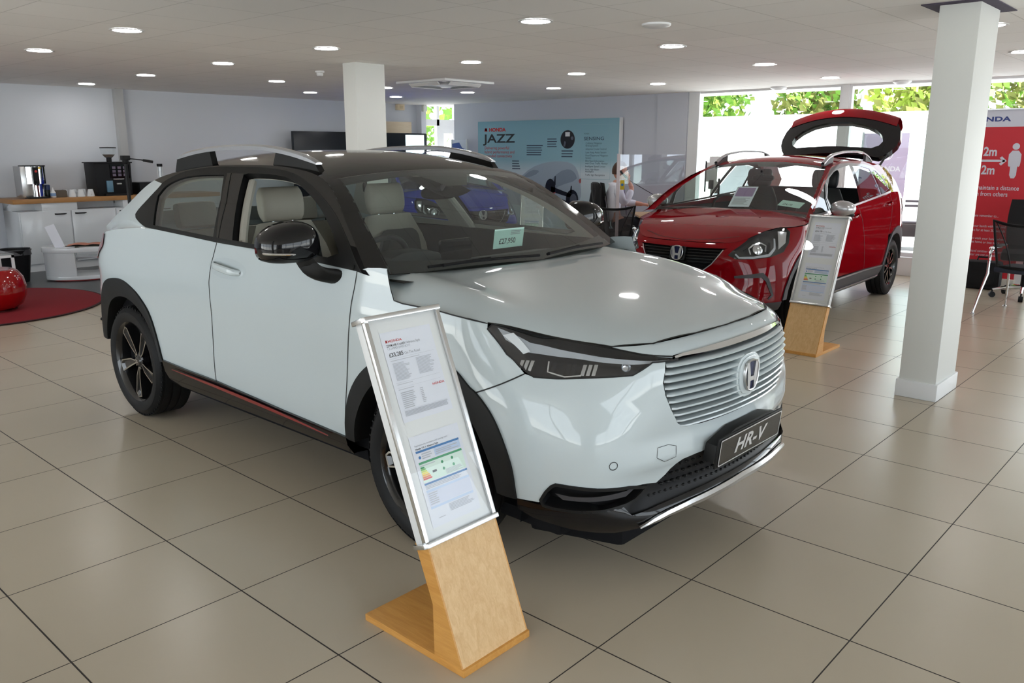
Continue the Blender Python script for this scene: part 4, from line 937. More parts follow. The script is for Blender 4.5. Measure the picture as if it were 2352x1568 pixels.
        for j in range(13):
            a = -PI / 2 + PI * j / 12; d = math.sin(a); k = math.cos(a) ** .6
            rows.append([(.112 * math.copysign(abs(math.cos(t)) ** .75, math.cos(t)) * k, (.05 if d < 0 else .09) * -d, .074 * math.copysign(abs(math.sin(t)) ** .8, math.sin(t)) * (1 - .25 * max(0, math.cos(t) * sg)) * k) for t in np.linspace(0, 2 * PI, 24, endpoint=False)])
        b.grid(rows, closed=True); ms = b.done('door_mirror', M_['silver_paint'], car, M=Mm, smooth=60)
        b = MB(); b.ell((0, .01, -.052), .10, .065, .030, 20, 8, e=.85); b.tube([(-sg * .05, .02, -.05), (-sg * .10, .03, -.075), (-sg * .125, .03, -.09)], .022, 8); b.done('mirror_base', M_['trim_black'], ms, M=Mm)
    # bonnet
    hs = [(.191, -.791), (.378, -.746), (.457, -.70), (.525, -.63), (.582, -.547), (.614, -.452), (.672, -.323), (.72, -.28), (.773, -.212), (.815, -.088), (.818, .077), (.815, .31)]
    hood = [(0, -.80)] + hs + [(.5, .30), (0, .22)]
    hood = hood + [(-x, y) for x, y in hood[1:-1]][::-1]
    pan('bonnet', Hf, hood, P, h=.06, sc=(1, 1), off=.002)
    for q in (-1, 1): b = MB(); ribbon(b, Hf, [(q * x, y) for x, y in hs[6:]], .006, .004, .04); b.done('bonnet_gap', M_['seal'], car)
    b = MB(); ribbon(b, Hf, [(-.45, -.62), (-.25, -.735), (0, -.78), (.25, -.735), (.45, -.62)], .006, .004, .04); b.done('bonnet_gap', M_['seal'], car)
    # grille
    gp = [(0, .60)] + gr[::-1] + [(0, .788)] + mirror_s(gr)
    recess(Lf, gp, .03, .04, LSC, 'grille_well', M_['black_plastic'], car)
    for z in (.62, .645, .67, .695, .72, .745, .77):
        e = float(np.interp(z, [.59, .66, .78], [1.2, 1.5, 1.95])) - .05 if not band else float(np.interp(z, [.59, .63, .72], [1.6, 2.1, 2.45])) - .05
        b = MB(); ribbon(b, Lf, [(-e, z), (0, z), (e, z)], .009, -.006, .05, LSC, thick=.012); b.done('grille_slat', M_['gloss_black'], car)
    for q in (-1, 1): b = MB(); ribbon(b, Lf, [(q * 1.98, .778), (q * 1.52, .655), (q * 1.2, .60)], .008, .004, .03, LSC); b.done('grille_edge', M_['satin'], car)
    c0, n0 = onsurf(Lf, [(-.02, .735)], .012); Mb = frame((0, c0[0][1] - .004, .735), (1, 0, 0), (0, .12, 1))
    sh = MB().prism(rrect(-.075, .075, -.06, .06, .02), -.03, -.004, M=Mb).done('badge_shield', M_['gloss_black'], car, smooth=30)
    honda_badge(sh, Mb @ Matrix.Diagonal((1.05, 1.0, 1, 1)), 0)
    b = MB(); sheet(b, Lf, [(0, .33), (-2.5, .33), (-2.3, .48), (-1.5, .53), (0, .54), (1.5, .53), (2.3, .48), (2.5, .33)], h=.05, sc=LSC, off=.004); b.done('lower_grille', M_['black_plastic'], car)
    sk = [(0, .22), (2, .22), (4, .24), (5.4, .27), (5.5, .34), (3, .335), (0, .34)]; pan('lower_bumper_trim', Lf, sk + mirror_s(sk[1:-1])[::-1], M_['trim_grey'], off=.006)
    b = MB(); b.box(-.72, .72, -.55, 3.1, .19, .25); b.done('underbody', M_['cabin'], car, bevel=.02)
    # screens and roof
    pan('windscreen', Tf, [(0, -.93), (2.75, -.93), (2.8, 0), (2.75, .93), (0, .93), (0, 0)], M_['screen'], h=.09, sc=(.4, .7))
    for q in (-1, 1): pan('screen_pillar', Tf, [(0, q), (0, q * .92), (2.75, q * .92), (2.75, q)], P, h=.07, sc=(.4, .7))
    b = MB(); sheet(b, Tf, [(0, -.94), (.10, -.9), (.04, 0), (.10, .9), (0, .94), (0, 0)], h=.06, sc=(.4, .7), off=-.003); sheet(b, Tf, [(2.62, -.93), (2.78, -.93), (2.82, 0), (2.78, .93), (2.62, .93), (2.66, .2), (2.35, .12), (2.35, -.12), (2.66, -.2)], h=.05, sc=(.4, .7), off=-.003); b.done('screen_border', M_['seal'], car)
    pan('roof', Tf, [(2.75, -1), (2.8, 0), (2.75, 1), (7, 1), (7, 0), (7, -1)], P, h=.09, sc=(.45, .7))
    # rear opening and gate
    if gate_open:
        Mg = Matrix.Translation((0, 2.80, 1.50)) @ Matrix.Rotation(math.atan2(.62, .50), 4, 'X')      # local y runs up the open gate
        out = rnd([(-.50, .0), (-.61, .10), (-.70, .30), (-.66, .52), (-.50, .62), (.50, .62), (.66, .52), (.70, .30), (.61, .10), (.50, .0)], 1)
        hole = rnd([(-.40, .10), (-.54, .22), (-.50, .36), (-.25, .46), (.25, .46), (.50, .36), (.54, .22), (.40, .10)], 1)
        bow = lambda x, l, o: (x, l - .05 * (x / .7) ** 2, o + .07 - .11 * (x / .7) ** 2 + .10 * max(0, l - .35) ** 1.0 * 0)
        fl = lambda o: (lambda a, b: np.stack([a, b - .05 * (a / .7) ** 2, o + .07 - .13 * (a / .7) ** 2 + 0 * b], -1))
        b = MB(); b.cur = 0
        def lay(o, up_, mi):
            r = MB(); sheet(r, fl(o), out, (hole,), .05, (1, 1)); r.n = None
            fs = r.f
            v0 = [Vector(r.v[i]) for i in fs[0]]; flip = ((v0[1] - v0[0]).cross(v0[2] - v0[0]).z > 0) != up_
            b.cur = mi; b.add(r.v, [q[::-1] if flip else q for q in fs])
        lay(.045, True, 2); lay(-.03, False, 0)
        for ring, mi in ((out, 2), (hole, 2)):
            q = dens(ring, .05, np.array((1., 1.))); A = np.array(q); t_, l_ = fl(.045)(A[:, 0], A[:, 1]), fl(-.03)(A[:, 0], A[:, 1]); n = len(q); b.cur = mi
            b.add([tuple(x) for x in t_] + [tuple(x) for x in l_], [(i, (i + 1) % n, (i + 1) % n + n, i + n) for i in range(n)])
        # outer skin's lower edge, folded towards the viewer at the tip
        tip = [(x, .60 + .03 * (1 - (x / .62) ** 2)) for x in np.linspace(-.62, .62, 20)]
        b.cur = 1; b.grid([[(x, l - .05 * (x / .7) ** 2 + dl, .07 - .13 * (x / .7) ** 2 + oo) for x, l in tip] for dl, oo in ((-.10, .052), (.0, .052), (.05, .02), (.07, -.06), (.05, -.15), (-.02, -.14), (-.01, -.03))])
        b.n = [None] * len(b.v)
        me = b.done('tailgate', [M_['cabin'], P, M_['gloss_black']], car, smooth=35, M=Mg)
        b = MB(); sheet(b, fl(.03), hole, (), .07, (1, 1)); b.n = [None] * len(b.v); b.done('rear_screen', M_['tint'], me, M=Mg)
        for sx in (-1, 1):
            b = MB(); b.cyl((sx * .60, 2.60, 1.42), (sx * .60, 2.95, 1.60), .009, 8); b.cyl((sx * .60, 2.60, 1.42), (sx * .60, 2.78, 1.513), .013, 8); b.done('gas_strut', M_['black_plastic'], car)
    else:
        pan('tailgate', Tf, [(7, -1), (7, 0), (7, 1), (8, 1), (8, 0), (8, -1)], P, h=.09, sc=(.33, .7))
    b = MB(); p, _ = onsurf(Lf, [(s, 1.04) for s in list(np.linspace(-17.3, -20, 10)) + list(np.linspace(20, 17.3, 10))], 0); tt = Tf(np.full(20, 8.0), np.linspace(-1, 1, 20))
    if not gate_open: b.grid([[tuple(x) for x in r] for r in (p, p * .5 + tt * .5, tt)]); b.done('tail_panel', P, car)
    # cabin
    b = MB(); b.box(-.72, .72, .35, 3.0, .30, .33); b.box(-.77, -.74, .35, 2.8, .30, 1.03); b.box(.74, .77, .35, 2.8, .30, 1.03); b.box(-.70, .70, .15, .25, .3, .95); b.done('cabin_floor', M_['cabin'], car)
    b = MB(); sheet(b, Tf, [(2.85, -.95), (2.85, .95), (6.9, .95), (6.9, -.95)], h=.14, sc=(.45, .7), off=-.035, inward=True); b.done('headliner', M_['cabin'], car)
    b = MB(); b.prism([(.24, 1.0), (.45, 1.02), (.72, 1.01), (.80, .96), (.78, .75), (.3, .70)], -.70, .70, M=Matrix(((0, 0, 1, 0), (1, 0, 0, 0), (0, 1, 0, 0), (0, 0, 0, 1)))); da = b.done('dashboard', M_['dash'], car, bevel=.012)
    Ms = Matrix.Translation((-.36, .88, .99)) @ Matrix.Rotation(-1.15, 4, 'X')
    b = MB(); b.tube([(.18 * math.cos(t), .18 * math.sin(t), 0) for t in np.linspace(0, 2 * PI, 30, endpoint=False)], .014, 8, closed=True); b.box(-.17, .17, -.02, .02, -.012, .008); b.done('steering_wheel', M_['dark_leather'], car, M=Ms)
    for x in (-.36, .36): car_seat(car, x, 1.22, 'dark_leather', 'dark_leather', False)
    b = MB(); b.box(-.66, .66, -.05, .08, 0, .60); b.done('rear_seat', M_['dark_leather'], car, bevel=.04, M=TR(0, 2.30, .60, -.2))
    b = MB(); b.ell((0, .86, 1.33), .115, .022, .034, 16, 8, e=.7); b.cyl((0, .86, 1.34), (0, .80, 1.40), .01); b.done('interior_mirror', M_['black_plastic'], car)
    return car
def liner(b, sg, cy, cz, r):
    """back wall and roof of a wheel house, open downwards"""
    n = 20; a = np.linspace(-.25, PI + .25, n); xi = sg * .50; xo = sg * .78
    arc = [(cy + r * math.cos(t), max(cz + r * math.sin(t), .20)) for t in a]
    b.grid([[(xo, y, z) for y, z in arc], [(xi, y, z) for y, z in arc], [(xi, cy, cz - .1)] * n])
# ---------- the showroom shell ----------
CH = 2.46
def tile_floor():
    m = mat('beige floor tiles', srgb(166, 154, 137), .3, spec=.5); nt = m.node_tree; p = nt.nodes['Principled BSDF']; L = nt.links.new
    N = lambda t, **k: (lambda n: ([setattr(n, a, b) for a, b in k.items()], n)[1])(nt.nodes.new(t))
    tc = N('ShaderNodeTexCoord'); sp = N('ShaderNodeSeparateXYZ'); L(tc.outputs['Object'], sp.inputs[0])
    def line(sock, w):
        a = N('ShaderNodeMath', operation='MULTIPLY'); a.inputs[1].default_value = 1 / .6; L(sock, a.inputs[0])
        b = N('ShaderNodeMath', operation='ADD'); b.inputs[1].default_value = .5; L(a.outputs[0], b.inputs[0])
        c = N('ShaderNodeMath', operation='FRACT'); L(b.outputs[0], c.inputs[0])
        d = N('ShaderNodeMath', operation='SUBTRACT'); d.inputs[1].default_value = .5; L(c.outputs[0], d.inputs[0])
        e = N('ShaderNodeMath', operation='ABSOLUTE'); L(d.outputs[0], e.inputs[0])
        g = N('ShaderNodeMath', operation='LESS_THAN'); g.inputs[1].default_value = w / 1.2; L(e.outputs[0], g.inputs[0]); return g.outputs[0]
    lx, ly = line(sp.outputs['X'], .0055), line(sp.outputs['Y'], .0045)
    mx = N('ShaderNodeMath', operation='MAXIMUM'); L(lx, mx.inputs[0]); L(ly, mx.inputs[1])
    # tile to tile tint and fine mottling
    br = N('ShaderNodeTexWhiteNoise', noise_dimensions='2D'); sn = N('ShaderNodeVectorMath', operation='SNAP'); sn.inputs[1].default_value = (.6, .6, .6); L(tc.outputs['Object'], sn.inputs[0]); L(sn.outputs[0], br.inputs['Vector'])
    ns = N('ShaderNodeTexNoise'); ns.inputs['Scale'].default_value = 1.3; ns.inputs['Detail'].default_value = 2; L(tc.outputs['Object'], ns.inputs['Vector'])
    s1 = N('ShaderNodeMath', operation='MULTIPLY_ADD'); s1.inputs[1].default_value = .35; L(br.outputs['Value'], s1.inputs[0]); L(ns.outputs['Fac'], s1.inputs[2])
    cr = N('ShaderNodeValToRGB'); cr.color_ramp.elements[0].position = .35; cr.color_ramp.elements[1].position = .95; cr.color_ramp.elements[0].color = srgb(178, 166, 148); cr.color_ramp.elements[1].color = srgb(182, 170, 152)
    L(s1.outputs[0], cr.inputs['Fac'])
    mc = N('ShaderNodeMix', data_type='RGBA'); mc.inputs[7].default_value = srgb(44, 38, 34); L(mx.outputs[0], mc.inputs[0]); L(cr.outputs[0], mc.inputs[6]); L(mc.outputs[2], p.inputs['Base Color'])
    rr = N('ShaderNodeMath', operation='MULTIPLY_ADD'); rr.inputs[1].default_value = .03; rr.inputs[2].default_value = .25; L(ns.outputs['Fac'], rr.inputs[0])
    r2 = N('ShaderNodeMath', operation='MAXIMUM'); r3 = N('ShaderNodeMath', operation='MULTIPLY'); r3.inputs[1].default_value = .8; L(mx.outputs[0], r3.inputs[0]); L(rr.outputs[0], r2.inputs[0]); L(r3.outputs[0], r2.inputs[1]); L(r2.outputs[0], p.inputs['Roughness'])
    bp = N('ShaderNodeBump'); bp.inputs['Strength'].default_value = .5; bp.inputs['Distance'].default_value = .002; iv = N('ShaderNodeMath', operation='SUBTRACT'); iv.inputs[0].default_value = 1; L(mx.outputs[0], iv.inputs[1]); L(iv.outputs[0], bp.inputs['Height']); L(bp.outputs[0], p.inputs['Normal'])
    return m
def tile_ceiling():
    m = mat('white ceiling tiles', srgb(238, 236, 234), .9); nt = m.node_tree; p = nt.nodes['Principled BSDF']; L = nt.links.new
    tc = nt.nodes.new('ShaderNodeTexCoord'); mp = nt.nodes.new('ShaderNodeMapping'); mp.inputs['Rotation'].default_value = (0, 0, 0); L(tc.outputs['Object'], mp.inputs['Vector'])
    bk = nt.nodes.new('ShaderNodeTexBrick'); bk.offset = 0; bk.inputs['Scale'].default_value = 1; bk.inputs['Brick Width'].default_value = .6; bk.inputs['Row Height'].default_value = .6
    bk.inputs['Mortar Size'].default_value = .004; bk.inputs['Mortar Smooth'].default_value = .2; bk.inputs['Color1'].default_value = srgb(238, 236, 234); bk.inputs['Color2'].default_value = srgb(234, 232, 230); bk.inputs['Mortar'].default_value = srgb(206, 204, 202)
    L(mp.outputs[0], bk.inputs['Vector']); L(bk.outputs['Color'], p.inputs['Base Color'])
    # every tile sits at a slightly different tilt
    sn = nt.nodes.new('ShaderNodeTexWhiteNoise'); sn.noise_dimensions = '2D'; sv = nt.nodes.new('ShaderNodeVectorMath'); sv.operation = 'SNAP'; sv.inputs[1].default_value = (.6, .6, .6); L(tc.outputs['Object'], sv.inputs[0]); L(sv.outputs[0], sn.inputs['Vector'])
    bp = nt.nodes.new('ShaderNodeBump'); bp.inputs['Strength'].default_value = .6; bp.inputs['Distance'].default_value = .006; ad = nt.nodes.new('ShaderNodeMath'); ad.operation = 'SUBTRACT'; L(sn.outputs['Value'], ad.inputs[0]); L(bk.outputs['Fac'], ad.inputs[1]); L(ad.outputs[0], bp.inputs['Height']); L(bp.outputs[0], p.inputs['Normal'])
    return m
def bx(name, m, *a, kind=True, bevel=0):
    b = MB()
    for q in a: b.box(*q)
    o = b.done(name, m, bevel=bevel); return struct(o) if kind else o
def build_room():
    W, Gy, WP = M_['wall_white'], M_['wall_grey'], M_['white_plastic']
    fl = bx('floor', tile_floor(), (-5.2, 11.2, -6.2, 10.9, -.12, 0))
    bx('floor_dark', mat('dark grey floor', srgb(74, 76, 78), .35), (-5, 4.35, 7.45, 10.7, 0, .003))
    bx('ceiling', tile_ceiling(), (-5.2, 11.2, -6.2, 10.9, CH, CH + .12))
    bx('roof_slab', M_['wall_grey'], (-6.2, 11.6, -7.2, 11.6, CH + .13, CH + .45))
    bx('wall_left', W, (-5.2, 9.97, 10.7, 10.9, 0, CH)); bx('wall_back', Gy, (10.15, 10.35, 4.79, 9.96, 0, CH)); bx('wall_porch', W, (11.0, 11.2, 9.9, 10.9, 0, CH), (10.35, 11.2, 9.86, 9.96, 0, CH))
    bx('trim_1', mat('grey strip paint', srgb(178, 178, 178), .8), (3.985, 4.10, 10.60, 10.7, 0, CH)); bx('trim_2', M_['wall_grey'], (10.12, 10.15, 4.80, 5.34, 0, CH)); bx('trim_3', M_['wall_white'], (9.84, 9.965, 10.56, 10.7, 0, CH))
    # glazed right-hand wall
    pv = M_['white_plastic']
    bx('trim_4', pv, (10.05, 10.30, -6.2, 4.79, 0, .24), bevel=.01)
    ys = [4.70, 2.415, .10, -2.2, -4.4, -6.1]
    for i, y in enumerate(ys): bx('trim_%d' % (5 + i), pv, (10.14, 10.26, y - (.09 if i == 0 else .05), y + (.09 if i == 0 else .05), .24, CH))
    for i in range(5):
        w = bx('window_%d' % (i + 1), pv, (10.16, 10.24, ys[i + 1] + .05, ys[i] - .05, .24, .29), (10.16, 10.24, ys[i + 1] + .05, ys[i] - .05, CH - .03, CH), (10.16, 10.24, ys[i + 1] + .05, ys[i + 1] + .08, .29, CH - .03), (10.16, 10.24, ys[i] - .08, ys[i] - .05, .29, CH - .03))
        b = MB(); b.add([(10.2, ys[i + 1] + .05, .24), (10.2, ys[i] - .05, .24), (10.2, ys[i] - .05, CH), (10.2, ys[i + 1] + .05, CH)], [(0, 1, 2, 3)]); b.done('pane', M_['pane'], w, smooth=0)
    # glazed fronts behind the photographer
    k = 6
    for n, (ax, c, lo, hi) in enumerate((('x', -5.1, -6.1, 10.7), ('y', -6.1, -5.1, 10.1))):
        cs = np.linspace(lo, hi, 8 if n == 0 else 8)
        for i in range(len(cs) - 1):
            a, d = cs[i], cs[i + 1]
            if i in ((0, 6), (0, 6))[n]:  # solid end bays, added out of view to cut the window light
                bx('wall_light_cut_%d' % (n * 10 + i), W, (c - .06, c + .06, a, d, 0, CH) if ax == 'x' else (a, d, c - .06, c + .06, 0, CH)); continue
            q = lambda u0, u1, z0, z1, t=.04: (c - t, c + t, u0, u1, z0, z1) if ax == 'x' else (u0, u1, c - t, c + t, z0, z1)
            w = bx('window_%d' % k, pv, q(a, a + .06, 0, CH), q(d - .06, d, 0, CH), q(a, d, 0, .18), q(a, d, CH - .10, CH)); k += 1
            b = MB(); P = [(c, a, .18), (c, d, .18), (c, d, CH - .1), (c, a, CH - .1)] if ax == 'x' else [(a, c, .18), (d, c, .18), (d, c, CH - .1), (a, c, CH - .1)]
            b.add(P, [(0, 1, 2, 3)]); b.done('pane', M_['pane'], w, smooth=0)
    # porch door
    d = bx('door_1', pv, (9.97, 10.06, 10.72, 10.80, 0, CH), (10.40, 10.47, 10.72, 10.80, 0, CH), (10.93, 11.0, 10.72, 10.80, 0, CH), (10.06, 10.93, 10.72, 10.80, 2.08, 2.20), (10.47, 10.60, 10.73, 10.79, 0, 2.08), (10.85, 10.93, 10.73, 10.79, 0, 2.08), (10.60, 10.85, 10.73, 10.79, 0, .15), (10.60, 10.85, 10.73, 10.79, 1.93, 2.08), (10.06, 10.40, 10.72, 10.80, 0, .1))
    b = MB(); b.add([(10.06, 10.76, 0), (10.93, 10.76, 0), (10.93, 10.76, CH), (10.06, 10.76, CH)], [(0, 1, 2, 3)]); b.done('pane', M_['pane'], d, smooth=0)
    # columns
    cm = mat('white column paint', srgb(216, 217, 213), .6, bump=(200, .04))
    c1 = bx('column', cm, (4.30, 4.745, -.585, -.355, 0, CH), bevel=.006)
    b = MB(); b.box(4.285, 4.76, -.60, -.34, 0, .115); b.done('skirting', M_['white_plastic'], c1, bevel=.006)
    b = MB(); b.box(4.22, 4.83, -.66, -.27, CH - .006, CH - .001); b.done('gap_shade', mat('void shade colour', srgb(70, 62, 80), .9), c1)  # dark sheet, its colour gives the shade of the hole round the column
    c2 = bx('column', cm, (4.00, 4.375, 4.99, 5.20, 0, CH), bevel=.006); c2.name = 'column'
    b = MB(); b.box(3.985, 4.39, 4.975, 5.215, 0, .115); b.done('skirting', M_['white_plastic'], c2, bevel=.006)
    bx('column', cm, (-1.46, -1.085, .30, .66, 0, CH), bevel=.006)
    # ceiling lights
    lab = ['leftmost downlight, at the left edge of the ceiling nearest the camera', 'bright downlight at upper left, second from the left in the front row', 'small downlight over the coffee counter, lowest on the left',
           'downlight above the coffee machine, left of the grey wall strip', 'downlight over the rear of the white car, left of middle', 'small downlight left of the centre column, in line with the smoke detector', 'small far downlight just left of the centre column',
           'larger downlight in front of and left of the centre column', 'downlight half hidden behind the right side of the centre column', 'small far downlight just right of the centre column, above the wall box', 'small far downlight below the air conditioning cassette, above the blue poster',
           'downlight above the air conditioning cassette', 'large downlight at the top centre, nearest the camera', 'small far downlight above the left half of the blue wall board', 'downlight above the middle of the blue wall board', 'large downlight right of centre, below the round ceiling disc',
           'downlight above the seated person, near the window corner', 'downlight above the red car bonnet, left of the big window post', 'downlight above the raised tailgate, nearest the big windows', 'downlight half hidden behind the right-hand column', 'downlight cut by the right edge of the photo']
    P = [(1.52, 6.28), (1.48, 4.41), (3.35, 9.96), (3.28, 8.05), (3.19, 6.11), (4.8, 7.67), (6.33, 9.16), (3.12, 4.24), (6.45, 7.51), (7.89, 8.99), (7.92, 7.34), (4.78, 4.13), (3.15, 1.88), (8.09, 5.78), (6.51, 4.14), (4.98, 1.93), (8.39, 4.24), (6.92, 2.03), (8.96, 2.16), (5.41, -.37), (7.41, -.19)]
    # same grid carries on towards the glazed front, out of the frame
    for (x, y), l in zip(P, lab):
        t = thing('downlight', l, 'ceiling light', (x, y, CH), 0, 'recessed ceiling downlights')
        b = MB(); b.lathe([(.098, -.001), (.120, -.004), (.122, -.008), (.112, -.011), (.100, -.009), (.098, -.001)], 32, cap=False); b.done('trim_ring', WP, t)
        b = MB(); b.lathe([(.0, -.006), (.099, -.006)], 32, cap=False); b.done('diffuser', M_['led'], t)
    t = thing('smoke_detector', 'small white smoke detector on the ceiling left of the centre column', 'smoke detector', (4.35, 6.09, CH)); b = MB(); b.lathe([(.05, 0), (.05, -.015), (.042, -.02)], 20, cap=False); b.done('base', WP, t); b = MB(); b.lathe([(.036, -.02), (.036, -.045), (.028, -.055), (0, -.057)], 20); b.done('sensor_head', WP, t)
    t = thing('ceiling_disc', 'round dull white disc on the ceiling at top right of centre', 'ceiling disc', (3.83, 1.352, CH)); b = MB(); b.lathe([(.102, 0), (.10, -.012), (.085, -.020), (0, -.022)], 32); b.done('cover', WP, t)
    # air conditioning cassette
    t = thing('air_conditioner', 'square white air conditioning cassette with open louvres in the ceiling', 'air conditioner', (6.31, 6.13, CH - .001))
    b = MB(); b.box(-.44, .44, -.46, .46, -.03, 0); b.done('panel', WP, t, bevel=.008)
    b = MB(); b.box(-.24, .24, -.24, .24, -.045, -.03); b.done('intake_grille', mat('pale grey grille', srgb(196, 198, 202), .5), t, bevel=.004)
    for i in range(4):
        Q = Matrix.Rotation(i * PI / 2, 4, 'Z')
        b = MB(); b.box(-.27, .27, .30, .36, -.034, -.029, M=Q); s = b.done('air_slot', M_['black_plastic'], t)
        b = MB(); b.box(-.27, .27, -.055, .0, -.004, .004, M=Q @ TR(0, .385, -.035, .6)); b.done('louvre', WP, t)
    for x, y, l in ((10.0, 3.30, 'small white spotlight at the top of the big window, left of the post'), (10.0, 1.66, 'small white spotlight at the top of the big window, left of the right-hand column')):
        t = thing('spotlight', l, 'spotlight', (x, y, CH), 0, 'window spotlights'); b = MB(); b.lathe([(.11, 0), (.11, -.02), (.06, -.05), (.0, -.05)], 20); b.done('body', WP, t)
    t = thing('alarm_box', 'small cream alarm box high on the white wall right of the centre column', 'alarm box', (9.39, 10.7, 2.40)); b = MB(); b.box(-.085, .085, -.08, 0, -.055, .055); b.done('case', mat('cream plastic', srgb(226, 208, 176), .5), t, bevel=.008); b = MB(); b.box(-.04, .04, -.084, -.079, -.03, .03); b.done('grille', mat('cream grille', srgb(206, 188, 152), .6), t)
    t = thing('motion_sensor', 'white motion sensor high on the wall strip beside the porch door', 'motion sensor', (9.90, 10.56, 2.40)); b = MB(); b.prism([(-.045, -.07), (.045, -.07), (.05, .02), (.035, .07), (-.035, .07), (-.05, .02)], 0, .06, M=frame((0, 0, 0), (1, 0, 0), (0, 0, 1))); b.done('case', mat('pale plastic', srgb(214, 218, 208), .4), t, bevel=.01)
    b = MB(); b.ell((0, -.055, .0), .028, .014, .032, 14, 8); b.done('lens', WP, t)
